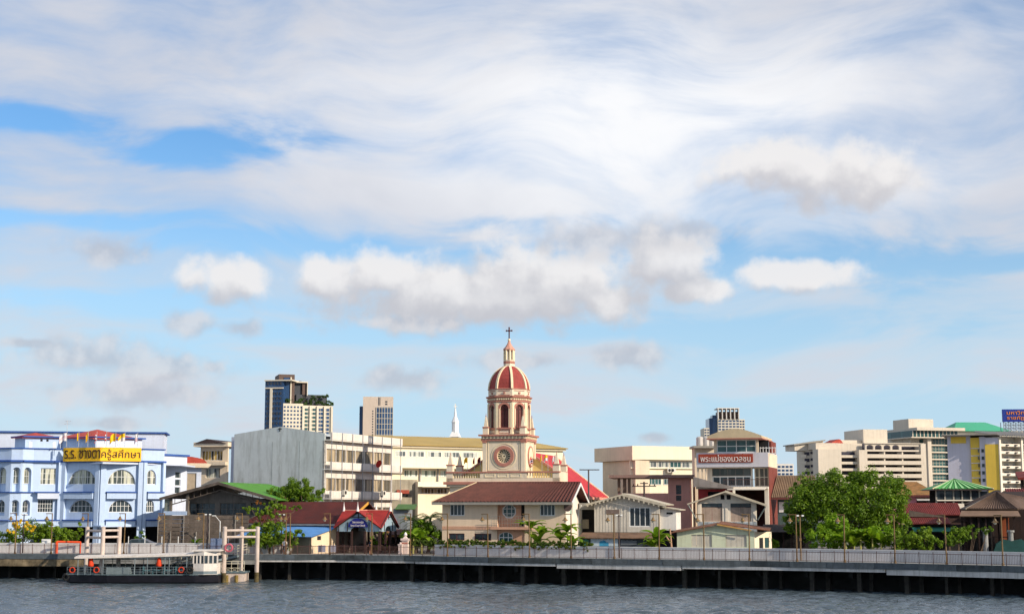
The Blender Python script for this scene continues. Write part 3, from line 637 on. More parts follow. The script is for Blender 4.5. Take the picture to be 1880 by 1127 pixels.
# orange barrier frame, meter box, stored boards
OR2 = mat('orange barrier paint', C(232, 80, 30), .6, .15, 2)
p0 = EDGE.off(2.2); q, t = p0.at(p0.sx(107)); r = empty('pipe_barrier', (q.x, q.y, GZ), 0, 'orange pipe barrier standing on the promenade before the school', 'barrier')
MB().tube((0, 0, 0), (0, 0, 1.32), .16).build('upright', OR2, r); MB().tube((0, 0, 1.3), (2.6, .3, 1.24), .12).build('crossbar', OR2, r); MB().tube((2.6, .3, 0), (2.6, .3, 1.3), .08).build('upright', OR2, r)
for x, w, h, lab in ((87, 1.0, 1.55, 'white electrical cabinet behind the wall by the green shrubs'), (398, 1.2, 1.7, 'blue grey cabinet by the right mooring posts')):
    p0 = EDGE.off(3.9 if x < 200 else 2.4); q, t = p0.at(p0.sx(x)); r = empty('utility_cabinet', (q.x, q.y, GZ), 0, lab, 'cabinet')
    c_ = WHT if x < 200 else mat('blue grey cabinet paint', C(110, 125, 155), .5, .1, 2)
    MB().box(-w / 2, w / 2, 0, .5, 0, h).build('case', c_, r); MB().box(-w / 2 + .06, w / 2 - .06, -.02, 0, .1, h - .1).build('door', c_, r)
for x, lab in ((592, 'left grey board leaning by the railing before cream wall'), (611, 'right grey board leaning by the railing before cream wall')):
    p0 = EDGE.off(1.4); q, t = p0.at(p0.sx(x)); r = empty('notice_board', (q.x, q.y, GZ), 0, lab, 'board'); MB().box(-.42, .42, 0, .05, .25, 1.0).build('panel', mat('pale grey panel', C(150, 150, 165), .6, .1, 2), r); MB().box(-.4, -.35, .06, .12, 0, .95).box(.35, .4, .06, .12, 0, .95).build('stand', RAILM, r)
# parked car behind the flood wall
p0 = EDGE.off(7.5); q, t = p0.at(p0.sx(258)); car = empty('parked_car', (q.x, q.y, GZ), 0, 'grey car parked behind the flood wall before the blue school', 'car')
CARP = mat('grey car paint', C(120, 122, 130), .3, .06, 1, metal=.5); pr = [(-2.2, .35), (-2.2, .85), (-1.95, 1.0), (-1.3, 1.08), (-.75, 1.5), (.6, 1.55), (1.5, 1.15), (2.15, 1.0), (2.25, .6), (2.2, .35)]
MB().prism(pr, -.85, .85).build('body', CARP, car)
MB().prism([(-1.2, 1.08), (-.7, 1.45), (.58, 1.49), (1.38, 1.12)], -.87, .87).build('side_window', GLD, car)
for u in (-1.4, 1.4):
    for v in (-.8, .62): w = MB().tube((u, v, .32), (u, v + .2, .32), .32, n=14).build('wheel', RUB, car)
# white posts with chain along the lane behind the wall
for i, x in enumerate((238, 268, 299, 329, 360, 421)):
    p0 = EDGE.off(5.6); q, t = p0.at(p0.sx(x)); o = MB().tube((0, 0, 0), (0, 0, 1.75), .05, .045, n=6).ball((0, 0, 1.78), .06).build('fence_post', WHT); o.location = (q.x, q.y, GZ)
    tag(o, ('leftmost', 'second', 'third', 'fourth', 'fifth', 'rightmost')[i] + ' of the thin white posts behind the flood wall before school and fence', 'post', 'white posts behind the flood wall')
p0 = EDGE.off(6.5); q, t = p0.at(p0.sx(405)); r = empty('street_lamp', (q.x, q.y, GZ), 0, 'slender white street lamp with slanted arm before the corrugated fence', 'street lamp')
MB().tube((0, 0, 0), (0, 0, 3.6), .06, .05).tube((0, 0, 3.5), (-.6, 0, 4.2), .035).build('pole', WHT, r); MB().box(-.95, -.5, -.08, .08, 4.15, 4.24).build('lamp_head', WHT, r)
# ------------------------------------------------------------------ blue school, left
BLUE = mat('pale blue school paint', C(188, 208, 236), .8, .07, .35, .12, .1); BLUET = mat('deep blue trim paint', C(44, 84, 158), .7, .12, .8, .1); SWHITE = mat('bluish white paint', C(205, 214, 232), .8, .07, .3, .15)
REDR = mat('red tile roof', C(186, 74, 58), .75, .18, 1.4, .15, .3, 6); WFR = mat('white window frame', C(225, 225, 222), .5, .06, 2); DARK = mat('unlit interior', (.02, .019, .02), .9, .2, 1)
GCUR = glass('curtained glass', (.07, .085, .08), .12, C(200, 200, 180), 2.2); GDK = glass('dark room glass', (.02, .028, .035), .07, (.05, .07, .08), 1.2); GTL = glass('teal glass', (.03, .075, .08), .07, (.05, .12, .12), .8)
S = Bld('school_building', 'pale blue three storey school with arched windows and red roofs behind the flood wall', 'school', 183, 181, 0)
ZR = lambda y, D=182: at(183, y, D).z - GZ   # heights of the storeys, read at the corner
zP, zC, zL1, zL2, zG = ZR(823), ZR(846.5), ZR(904), ZR(956), ZR(967)
def facet_band(F, z0, z1, out, m, name, a=0.0, b=None):
    F.part(name, m, MB().box(a, F.w if b is None else b, -out, .0, z0, z1))
fB, fC, fD, fA = Facet(S, 112, 185.4, 183, 183.4), Facet(S, 183, 183.4, 259, 185.4), Facet(S, 259, 185.4, 299, 187.6), Facet(S, 58, 184, 112, 185.4)
for F, wins, curt in ((fB, [(124, 174)], GCUR), (fC, [(196, 247)], GCUR), (fD, [(266, 285)], GCUR)):
    holes = []; ws = []
    for xa, xb in wins:
        a, b = F.u(xa), F.u(xb); c = (a + b) / 2; r = (b - a) / 2
        k = 1.0 if F is not fD else .92
        z0, z1 = ZR(888), ZR(860.5); zs = z0 + .12 if F is not fD else z0 + .8
        holes.append(arch(a, b, z0, zs, rise=z1 - zs)); ws.append((a, z0, b, z1, zs, curt))
        z0, z1 = ZR(940), ZR(917); zs = z0 + .12 if F is not fD else z0 + .7; q = .86 * k
        holes.append(arch(c - r * q, c + r * q, z0, zs, rise=z1 - zs)); ws.append((c - r * q, z0, c + r * q, z1, zs, GDK))
    F.part('wall', BLUE, MB().wall(rect(0, zG, F.w, zP), holes, 0, .3))
    for a, z0, b, z1, zs, g in ws: F.win(a, z0, b, z1, .16, WFR, g, 6 if F is not fD else 4, 2, .07, head=zs)
    for z, h in ((zL1, ZR(904) - ZR(915)), (zL2, ZR(956) - ZR(967))):
        a, b = (.75, F.w - .75) if F is not fD else (.6, F.w - .3)
        F.part('ledge', BLUE, MB().box(a, b, -.55, 0, z - h, z)); F.part('ledge_cap', BLUET, MB().box(a - .08, b + .08, -.65, 0, z, z + .16))
    F.part('cornice', BLUET, MB().box(-.1, F.w + .1, -.4, 0, zC - .05, zC + .18)); F.part('parapet_cap', BLUET, MB().box(-.1, F.w + .1, -.15, .35, zP, zP + .14))
for F, a, b in ((fB, 0, .72), (fB, fB.w - .55, fB.w + .05), (fC, -.05, .6), (fC, fC.w - .5, fC.w + .05), (fD, 0, .45), (fD, fD.w - .35, fD.w)):
    F.part('pilaster', BLUE, MB().box(a, b, -.42 if F is not fD else -.44, 0, 0, zC - .055))
# flat bay with barred windows
F = fA; ws = [(F.u(72), ZR(888), F.u(100), ZR(858), GCUR), (F.u(69), ZR(940), F.u(97), ZR(916.5), GDK)]
F.part('wall', BLUE, MB().wall(rect(0, zG, F.w, zP), [rect(*w[:4]) for w in ws], 0, .3))
for w in ws: F.win(*w[:4], .14, WFR, w[4], 6, 3, .05)
F.part('canopy', SWHITE, MB().box(F.u(67), F.u(106), -.75, 0, ZR(915), zL1)); F.part('canopy_cap', BLUET, MB().box(F.u(62), F.u(107), -.85, 0, zL1, zL1 + .15)); F.part('ledge', BLUE, MB().box(.2, F.w, -.4, 0, zG, zL2)); F.part('ledge_cap', BLUET, MB().box(.1, F.w, -.5, 0, zL2, zL2 + .15))
F.part('cornice', BLUET, MB().box(0, F.w, -.4, 0, zC - .05, zC + .18)); F.part('parapet_cap', BLUET, MB().box(0, F.w, -.15, .35, zP, zP + .14)); F.part('pilaster', BLUE, MB().box(F.w - .5, F.w, -.42, 0, 0, zC - .055))
# rounded left wing with arched niches
pts = [(-75, 189), (-45, 185.6), (-15, 183.2), (17, 182.3), (38, 182.6), (58, 184)]
for (xa, Da), (xb, Db) in zip(pts, pts[1:]):
    F = Facet(S, xa, Da, xb, Db); w = min(F.w * .7, 1.25); c = F.w / 2; hs = []
    for zt, zb in ((ZR(857), ZR(902)), (ZR(917), ZR(946))): hs.append(arch(c - w / 2, c + w / 2, zb, zt - w / 2))
    F.part('wall', BLUE, MB().wall(rect(0, 0, F.w, zP), hs, 0, .55)); F.part('niche_back', BLUE, MB().box(.02, F.w - .02, .55, .7, 0, zC))
    for zt, zb, g in ((ZR(859), ZR(887), GCUR), (ZR(919), ZR(940), GDK)): F.win(c - w / 2 + .02, zb, c + w / 2 - .02, zt, .45, WFR, g, 3, 2, .05, head=zt - w / 2 + .05)
    F.part('cornice', BLUET, MB().box(-.06, F.w + .06, -.35, 0, zC - .05, zC + .18)); F.part('parapet_cap', BLUET, MB().box(-.05, F.w + .05, -.15, .35, zP, zP + .14))
    for z in (zL1, zL2): F.part('ledge_cap', BLUET, MB().box(-.05, F.w + .05, -.2, 0, z, z + .13))
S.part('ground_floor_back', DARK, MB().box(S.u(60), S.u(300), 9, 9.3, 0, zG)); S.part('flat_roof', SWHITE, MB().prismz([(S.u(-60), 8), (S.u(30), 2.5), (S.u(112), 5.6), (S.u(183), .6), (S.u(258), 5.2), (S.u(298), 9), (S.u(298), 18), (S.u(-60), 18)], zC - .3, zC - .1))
S.part('ground_floor_ceiling', BLUE, MB().prismz([(S.u(60), 4), (S.u(112), 5.6), (S.u(183), .8), (S.u(258), 5.2), (S.u(298), 9), (S.u(298), 12), (S.u(60), 12)], zG, zG + .2))
# rooftop rooms with hipped red roofs
def hip(B, name, m, u0, u1, v0, v1, z0, z1, inset, o=.5, t=.14, parent=None):
    u0 -= o; u1 += o; v0 -= o; v1 += o; c = (v0 + v1) / 2; a, b = u0 + inset, u1 - inset
    if a > b: a = b = (u0 + u1) / 2
    mb = MB(); mb.sheet([(u0, v0, z0), (u1, v0, z0), (b, c, z1), (a, c, z1)], t).sheet([(u1, v1, z0), (u0, v1, z0), (a, c, z1), (b, c, z1)], t)
    mb.sheet([(u0, v1, z0), (u0, v0, z0), (a, c, z1)], t).sheet([(u1, v0, z0), (u1, v1, z0), (b, c, z1)], t)
    return B.part(name, m, mb, parent)
DV = lambda D: D - 181
e = Facet(S, 22, 190, 41, 188); e2 = Facet(S, 41, 188, 106, 190)
zE = at(60, 803, 189).z - GZ; zT = at(65, 794, 191).z - GZ
for F in (e, e2): F.part('rooftop_room', BLUE, MB().box(0, F.w, 0, .3, zC, zE)); F.part('eave', BLUET, MB().box(-.3, F.w + .3, -.45, .35, zE, zE + .18))
for xx in (51, 95): e2.part('window', WFR, MB().box(e2.u(xx) - .2, e2.u(xx) + .2, -.03, .05, ZR(822, 189), ZR(811, 189)))
for xx in (71, 82): e2.part('vent', DARK, MB().box(e2.u(xx) - .14, e2.u(xx) + .14, -.02, .05, ZR(810, 189), ZR(806, 189)))
p_ = lambda x, y, D: tuple(at(x, y, D) - S.o)
S.part('hip_roof', REDR, MB().sheet([p_(20, 803, 189.8), p_(41, 802, 187.5), p_(65, 794, 192)], .12).sheet([p_(41, 802, 187.5), p_(110, 803, 189.8), p_(65, 794, 192)], .12).sheet([p_(110, 803, 189.8), p_(108, 802, 197), p_(65, 794, 192)], .12).sheet([p_(108, 802, 197), p_(20, 802, 197), p_(65, 794, 192)], .12).sheet([p_(20, 802, 197), p_(20, 803, 189.8), p_(65, 794, 192)], .12))
g1, g2 = Facet(S, 107, 190.5, 171, 186.4), Facet(S, 171, 186.4, 257, 191); zE = at(171, 804, 188).z - GZ
for F in (g1, g2): F.part('rooftop_room', BLUE if F is g1 else SWHITE, MB().box(0, F.w, 0, .3, zC, zE)); F.part('eave', BLUET, MB().box(-.3, F.w + .3, -.45, .35, zE - .03, zE + .15))
S.part('hip_roof', REDR, MB().sheet([p_(105, 803, 190.3), p_(171, 804, 185.6), p_(179, 788, 194)], .12).sheet([p_(171, 804, 185.6), p_(260, 806, 190.8), p_(179, 788, 194)], .12).sheet([p_(260, 806, 190.8), p_(250, 806, 200), p_(179, 788, 194)], .12).sheet([p_(250, 806, 200), p_(110, 803, 200), p_(179, 788, 194)], .12).sheet([p_(110, 803, 200), p_(105, 803, 190.3), p_(179, 788, 194)], .12))
# rear slab and right wing
K = Facet(S, -60, 203, 297, 207); K.part('rear_block', SWHITE, MB().box(0, K.w, 0, 6, 0, K.z(150, 794.5))); K.part('rear_cap', BLUET, MB().box(-.3, K.w + .35, -.3, 6.2, K.z(150, 794.5), K.z(150, 792)))
K = Facet(S, 290, 193, 341, 198); zt = K.z(315, 836.5); hs = [rect(K.u(320), K.z(325, y + 11), K.u(330), K.z(325, y)) for y in (866, 880, 894)]
K.part('side_wing', SWHITE, MB().wall(rect(0, 0, K.w, zt), hs, 0, .3).box(K.w - .3, K.w, .3, 8, 0, zt)); K.part('side_wing_cap', BLUET, MB().box(-.2, K.w + .25, -.25, 8, zt, zt + .22)); K.part('side_wing_roof', SWHITE, MB().box(0, K.w, .3, 8, zt - .4, zt - .2))
for h in hs: K.win(h[0][0], h[0][1], h[2][0], h[2][1], .12, WFR, GDK, 1, 1, .04)
# sign in two halves following the bay
YEL = mat('yellow sign enamel', C(245, 190, 20), .45, .05, .8); INK = mat('dark sign lettering', C(60, 22, 20), .5, .05, 3)
z0, z1 = ZR(845.3, 181.5), ZR(820, 181.5)
sg = empty('school_sign', S.o, 0, 'yellow school sign with dark Thai lettering folded round the corner parapet', 'sign')
for F, left, txt in ((Facet(S, 112, 185.4, 183, 183.4), True, 'ร.ร. ซางตา'), (Facet(S, 183, 183.4, 259, 185.4), False, 'ครู้สศึกษา')):
    a, b = (F.u(118), F.w + .23) if left else (-.225, F.u(254.5)); F.root = sg; pn = F.part('panel', YEL, MB().box(a, b, -.62, -.5, z0, z1)); ta, tb = (a + .2, b + .02) if left else (a + .12, b - .15)
    t = text_mesh(txt, 'lettering', INK, tb - ta, (z1 - z0) * (.62 if 'ร.ร' in txt else .82), sg, (0, 0, 0)); L_ = F.M @ Matrix.Translation(((ta + tb) / 2, -.64, (z0 + z1) / 2 + (.02 if 'ร.ร' in txt else -.05))) @ Matrix.Rotation(math.pi / 2, 4, 'X')
    t.matrix_local = L_
# flags on the roof edge
FP = mat('thin steel pole', C(190, 190, 190), .4, .1, 3, metal=.3)
def flag(x, y0, y1, D, cols, label, dirn=-1, w=1.15, h=1.0, group='flags on the school roof', droop=.55):
    p = at(x, y1, D); H = at(x, y0, D).z - p.z; r = empty('flag', p, 0, label, 'flag', group); MB().tube((0, 0, 0), (0, 0, H), .035, .025, n=6).ball((0, 0, H), .05, 6).build('flagpole', FP, r)
    n = 8; k = len(cols)
    for ci, c in enumerate(cols):
        vs = []; fs = []
        for i in range(n + 1):
            f = i / n; u = dirn * (f * w * .75); dz = droop * f * f * h + .06 * math.sin(f * 9); vv = .10 * math.sin(f * 8 + x)
            for g in (ci / k, (ci + 1) / k): vs.append((u, vv, H - .05 - g * h * (1 - .15 * f) - dz))
        fs = [(2 * i, 2 * i + 2, 2 * i + 3, 2 * i + 1) for i in range(n)]
        m_ = MB().add(vs + [(a, b + .012, z) for a, b, z in vs], fs + [tuple(2 * n + 2 + j for j in reversed(f)) for f in fs]); m_.build('cloth', mat('flag cloth %d %d %d' % c, C(*c), .8, .06, 3), r, True)
WH, YF, RF, BF = (235, 225, 225), (250, 195, 20), (200, 40, 45), (60, 50, 130)
flag(122, 793, 820, 183.8, [WH, (225, 190, 195), WH], 'white flag at the left end of the yellow sign', -1, 1.2)
for x, c, lab in ((144, [YF], 'limp yellow flag, second from the left on the school roof'), (161, [YF], 'limp yellow flag, third from the left on the school roof'), (177, [RF, WH, BF, WH, RF], 'striped national flag hanging limp above the middle of the sign'), (195, [RF, WH, BF, WH, RF], 'striped national flag hanging right of the sign corner')):
    flag(x, 793, 820, 182.4, c, lab, -1, .35, 1.0, droop=.5)
flag(212, 794, 820, 183.2, [YF], 'bright yellow flag flying above the right half of the sign', -1, 1.0); flag(229, 794, 820, 184.2, [YF, WH], 'yellow and white flag flying above the right half of the sign', -1, 1.1); flag(252, 795, 820, 185.4, [WH, (215, 180, 190)], 'white flag at the right end of the yellow sign', -1, .55)
p = at(123, 792, 196); r = empty('antenna', p, 0, 'thin television antenna on the school roof', 'antenna'); MB().tube((0, 0, -1), (0, 0, 1.5), .025, n=5).build('mast', FP, r)
for z, w in ((1.4, .5), (1.2, .35), (1.0, .42)): MB().tube((-w, 0, z), (w, 0, z), .015, n=4).build('rod', FP, r)
# ------------------------------------------------------------------ cream neighbours
CREAM = mat('cream plaster', C(226, 208, 182), .85, .08, .4, .15, .1); CREAMW = mat('warm white plaster', C(232, 222, 206), .85, .07, .35, .18, .1)
Q = Bld('corner_building', 'small pale building with curved red roof beside the blue school', 'building', 338, 206, 12)
zr = Q.z(340, 838); ze = Q.z(372, 851); a, b = 0, Q.u(368)
Q.part('wall', SWHITE, MB().wall(rect(a, 0, b, ze - .5), [rect(Q.u(342), 1, Q.u(359), Q.z(350, 868))], 0, .3)); Q.part('slatted_screen', mat('beige louvre', C(170, 155, 135), .8, .1, 2), MB().box(Q.u(342), Q.u(359), .15, .25, 1, Q.z(350, 868))); Q.part('eave', CREAM, MB().prism([(a - .2, ze - .55), (b + .9, ze - .55), (b + 1.4, ze - .1), (b + .9, ze + .05), (a - .2, ze + .05)], -.9, 5))
cu = [(a - .2 + (b + 1.0) * i / 8, ze + .05 + (zr - ze) * math.sqrt(max(0, 1 - (i / 8) ** 1.7))) for i in range(9)]
Q.part('curved_roof', REDR, MB().prism([(a - .2, ze + .05)] + cu, -.8, 5)); Q.part('side_wall', SWHITE, MB().box(b - .3, b, .3, 5, 0, ze - .5))
Q = Bld('cream_house', 'narrow cream house with dark gabled roof behind the grey shed', 'house', 362, 222, -14)
zt = Q.z(385, 820); w = Q.u(416); Q.part('wall', CREAM, MB().wall(rect(.3, 0, w, zt), [rect(Q.u(368), Q.z(388, 845), Q.u(406), Q.z(388, 827)), rect(Q.u(376), Q.z(388, 877), Q.u(402), Q.z(388, 859))], 0, .35))
Q.win(Q.u(368), Q.z(388, 845), Q.u(406), Q.z(388, 827), .2, WFR, glass('amber curtained glass', (.03, .03, .03), .12, C(190, 160, 90), 2.5), 7, 1, .06); Q.win(Q.u(376), Q.z(388, 877), Q.u(402), Q.z(388, 859), .2, WFR, GCUR, 4, 1, .06)
Q.part('fascia', CREAM, MB().box(-.4, w + .4, -1.0, 8, zt, Q.z(385, 812))); Q.part('balcony', CREAM, MB().box(.1, w, -.9, 0, Q.z(388, 854), Q.z(388, 848)))
a, b = Q.uz(360, 812); c_, d_ = Q.uz(385, 806), Q.uz(416, 810)
Q.part('gable_roof', mat('dark brown metal roof', C(70, 55, 52), .7, .2, 1), MB().prism([Q.uz(364, 814), Q.uz(386, 806), Q.uz(422, 814)], -1.2, 8))
# ------------------------------------------------------------------ parish hall: grey gable wall and balconied white front
GREYW = mat('weathered grey render', C(206, 212, 210), .9, .10, .25, .5, .15, sscale=.35); HALLW = mat('stained white render', C(226, 218, 208), .85, .09, .4, .25, .1); PIPE = mat('grey drain pipe', C(135, 140, 150), .5, .1, 2); GBR = glass('brown curtained glass', (.10, .085, .06), .12, C(175, 158, 130), 1.3)
Hn = Bld('parish_hall', 'long four storey hall, blank grey gable wall and white balconied side', 'building', 594, 200, -22)
ul = Hn.u(427); zl = Hn.z(428, 797); zp = Hn.z(511, 783); zr = Hn.z(592, 795); um = Hn.u(511)
Hn.part('gable_wall', GREYW, MB().prism([(ul, 0), (0, 0), (0, zr), (um, zp), (ul, zl)], 0, .4)); Hn.part('left_block', mat('lighter grey render', C(196, 202, 214), .9, .08, .3, .3), MB().box(Hn.u(413), ul - .01, 1.2, 7, 0, Hn.z(420, 802, 1.2)))
Hn.part('roof', GREYW, MB().prism([(ul, zl - .4), (0, zr - .4), (um, zp - .4)], .4, 20.5)); Hn.part('cross', DARK, MB().box(um - .05, um + .05, -.06, 0, Hn.z(511, 791.5), Hn.z(511, 784.5)).box(um - .3, um + .3, -.056, 0, Hn.z(511, 787.6), Hn.z(511, 786.4)))
for k in (1, 3): Hn.part('wall_joint', mat('dark joint stain', C(170, 175, 172), .9, .2, 1), MB().box(ul * (.12 + .15 * k) - .04, ul * (.12 + .15 * k) + .04, -.012, 0, 0, zr - 1.0))
G = side(Hn, 0, 0, 90); Ln = 20.2; top = Hn.z(594, 793)
for k in range(5):
    zb = Hn.z(594, 806) - 3.94 * k; bandtop = top if k == 0 else zb + .9
    G.part('balcony_parapet', HALLW, MB().box(.05, Ln + 1.7, -.95, -.82, zb, bandtop)); G.part('balcony_slab', HALLW, MB().box(.05, Ln + 1.7, -.9, 0, zb - .18, zb))
    if k < 4:
        z0, z1 = zb - 2.98, zb - 1.25; spans = [(.6 + 2.8 * i, .6 + 2.8 * i + 2.65) for i in range(7)]
        G.part('wall', HALLW, MB().wall(rect(0, zb - 3.94, Ln, zb - .18), [rect(a, z0, b, z1) for a, b in spans], 0, .3))
        for i, (a, b) in enumerate(spans): G.win(a, z0, b, z1, .16, mat('grey window frame', C(130, 125, 118), .6, .1, 2), GBR, 3, 1, .06)
    else: G.part('wall', HALLW, MB().box(0, Ln, 0, .3, 0, zb - .18))
G.part('end_wall', HALLW, MB().box(Ln - .01, Ln + .3, 0, 13, 0, top - 1.2))
for i in range(8): G.part('drain_pipe', PIPE, MB().tube((.15 + 3.0 * i, -1.03, 0), (.15 + 3.0 * i, -1.03, top), .045, n=6))
ACM = mat('dusty white metal', C(215, 210, 200), .5, .1, 3)
def ac(B, u, v, z, label, s=1.0):
    p = on(B, u, v, z); r = empty('air_conditioner', p, B.y, label, 'air conditioner', 'air conditioner units'); MB().box(-.42 * s, .42 * s, -.32 * s, 0, 0, .62 * s).build('case', ACM, r); MB().lathe([(.24 * s, 0), (.22 * s, .03)], 12).xf(Matrix.Translation((-.1 * s, -.325 * s, .31 * s)) @ Matrix.Rotation(math.pi / 2, 4, 'X')).build('fan_grille', DARK, r)
ac(G, 3.6, -1.1, Hn.z(594, 806) - 3.94 * 2 + .4, 'air conditioner on the lower balcony of the white hall, near its left end', 1.1); ac(G, 15.2, -1.1, Hn.z(594, 806) - 3.94 * 2 + .4, 'air conditioner on the lower balcony of the white hall, towards its right end', 1.1)
o = MB().lathe([(.02, 0), (.35, .06), (.52, .18), (.56, .25)], 16).xf(Matrix.Rotation(math.pi / 2, 4, 'X')).build('satellite_dish', mat('red dish paint', C(190, 40, 32), .5, .1, 3)); o.location = on(G, 12.8, -1.5, Hn.z(594, 806) - 3.94 + 1.0); o.rotation_euler = (.3, 0, .9); tag(o, 'red satellite dish on the upper balcony of the white hall', 'satellite dish')
# ------------------------------------------------------------------ grey shed with green roof, corrugated fence
SHED = mat('grimy grey cladding', C(120, 112, 104), .9, .2, .8, .4); GRNR = mat('bright green metal roof', C(84, 142, 48), .6, .14, .6, .25); RUST = mat('brown grey corrugated iron', C(110, 98, 88), .8, .3, .8, .45, .2)
W_ = Bld('metal_shed', 'open fronted grey shed with wide gable and green metal roof', 'shed', 297, 181, -13)
w = W_.u(506); zl = W_.z(298, 914); zp = W_.z(400, 885); zr = W_.z(505, 917); um = W_.u(400)
for (a, za, b, zb, mm) in ((-.2, zl, um, zp, mat('shed roof edge', C(105, 92, 82), .8, .2, 1)), (um, zp, w + .2, zr, GRNR)):
    W_.part('roof_slope', mm, MB().ribs((a, 0, za), (a, 16, za), (b, 16, zb), (b, 0, zb), 30, .05, .08) if a < 0 else MB().ribs((b, 16, zb), (b, 0, zb), (a, 0, za), (a, 16, za), 30, .05, .08))
for (a, za, b, zb) in ((-.3, zl, um, zp), (um, zp, w + .3, zr)):
    W_.part('verge_board', RUST, MB().prism([(a, za - .28), (b, zb - .28), (b, zb + .06), (a, za + .06)], -.12, -.02))
    A0, B0 = (a + (b - a) * (.12 if a < 0 else 0), za - .9), (b if a < 0 else b - (b - a) * .12, zb - .95)
    tr = MB().tube((A0[0], .5, A0[1]), (B0[0], .5, B0[1]), .07, n=5)
    W_.part('truss_chord', RUST, tr)
    for i in range(1, 8): f = i / 8; W_.part('truss_web', RUST, MB().tube((A0[0] + (B0[0] - A0[0]) * f, .5, A0[1] + (B0[1] - A0[1]) * f), (A0[0] + (B0[0] - A0[0]) * f, .5, za + (zb - za) * (.12 * (a < 0) + .88 * f) - .1), .04, n=4))
zs = W_.z(400, 921, 1.8); rw = lambda x0, y0, x1, y1: W_.rc(x0, y0, x1, y1, 1.8)
hs = [rw(348, 923, 394, 945), rw(404, 923, 451, 945), rw(461, 923, 500, 945)]
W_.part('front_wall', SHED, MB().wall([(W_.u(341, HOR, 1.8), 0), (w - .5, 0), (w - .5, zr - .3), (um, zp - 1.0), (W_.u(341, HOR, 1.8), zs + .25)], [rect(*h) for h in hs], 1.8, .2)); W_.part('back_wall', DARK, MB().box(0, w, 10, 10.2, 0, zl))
for h in hs: W_.win(*h, 1.95, SHED, GDK, 4, 2, .07)
for x in (310, 341): W_.part('post', SHED, MB().box(W_.u(x) - .14, W_.u(x) + .14, .4, .68, 0, zl + .4))
W_.part('left_screen', mat('pale green board', C(140, 145, 135), .8, .15, 1), MB().box(.1, W_.u(309), .5, .6, 1.8, zl - .1)); W_.part('blue_ledge', BLUE, MB().box(.1, W_.u(341), .3, .5, W_.z(320, 945), W_.z(320, 938)))
Fz = Bld('corrugated_fence', 'tall fence of rusty grey corrugated iron strips before the shed', 'fence', 292, 173.5, -3)
zt = Fz.z(370, 945); w = Fz.u(457); n = 9
for i in range(n): Fz.part('corrugated_strip', RUST, MB().box(-.05 * (i % 3), w, -.03 - .05 * (i % 2), .04, .15 + (zt - .15) * i / n, .15 + (zt - .15) * (i + 1) / n - .05))
for i in range(8): Fz.part('fence_post', mat('grey steel post', C(150, 145, 138), .6, .2, 2), MB().tube((w * i / 7, -.18, 0), (w * i / 7, -.18, zt * (.55 if i % 2 else 1.0)), .05, n=6))
# ------------------------------------------------------------------ red roofed house with blue lean-to
REDB = mat('dark red corrugated roof', C(88, 36, 31), .8, .25, .8, .45, .1); BLUR = mat('blue corrugated roof', C(82, 132, 190), .6, .14, .9, .25)
Z = Bld('red_roof_house', 'cream house with long dark red roof and blue corrugated lean-to', 'house', 573, 166.4, -31)
ze = Z.z(573, 985); LV, RV, BV = 4.9, 8.8, 12.5; zt2 = Z.z(617, 965, LV); ua = Z.u(438)
Z.part('lean_to_roof', BLUR, MB().ribs((ua, -.5, ze), (.35, -.5, ze), (.35, LV, zt2), (ua, LV, zt2), 40, .05, .05)); u2 = Z.u(452, HOR, LV - .5); zr = Z.z(640, 921.5, RV)
Z.part('main_roof', REDB, MB().ribs((u2 - .5, LV - .5, zt2 + .25), (1.2, LV - .5, zt2 + .25), (1.2, RV, zr), (u2 + 1.6, RV, zr), 46, .05, .06)); Z.part('rear_roof', REDB, MB().sheet([(1.2, RV, zr), (u2 + 1.6, RV, zr), (u2, BV, zt2 + .3), (1.2, BV, zt2 + .3)], .08))
Z.part('flashing', mat('pale flashing', C(190, 180, 165), .7, .2, 3), MB().box(u2, 1.2, LV - .7, LV - .5, zt2 + .02, zt2 + .22))
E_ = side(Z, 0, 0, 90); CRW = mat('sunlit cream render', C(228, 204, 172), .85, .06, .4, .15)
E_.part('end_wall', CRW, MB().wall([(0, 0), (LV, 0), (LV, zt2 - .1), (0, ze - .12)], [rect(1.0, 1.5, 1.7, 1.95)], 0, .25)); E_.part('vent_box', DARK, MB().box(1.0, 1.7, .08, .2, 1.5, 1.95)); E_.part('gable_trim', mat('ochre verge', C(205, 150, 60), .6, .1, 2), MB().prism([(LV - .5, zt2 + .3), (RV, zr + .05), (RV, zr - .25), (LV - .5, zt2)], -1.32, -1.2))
E_.part('gable_wall', RUST, MB().prism([(LV + .05, 0), (BV, 0), (BV, zt2), (RV, zr - .3), (LV + .05, zt2 + .2)], -.1, .2))
Z.part('front_wall', mat('grey green render', C(120, 118, 105), .85, .12, .6, .3), MB().box(ua, -.02, 0, .2, 0, ze - .1))
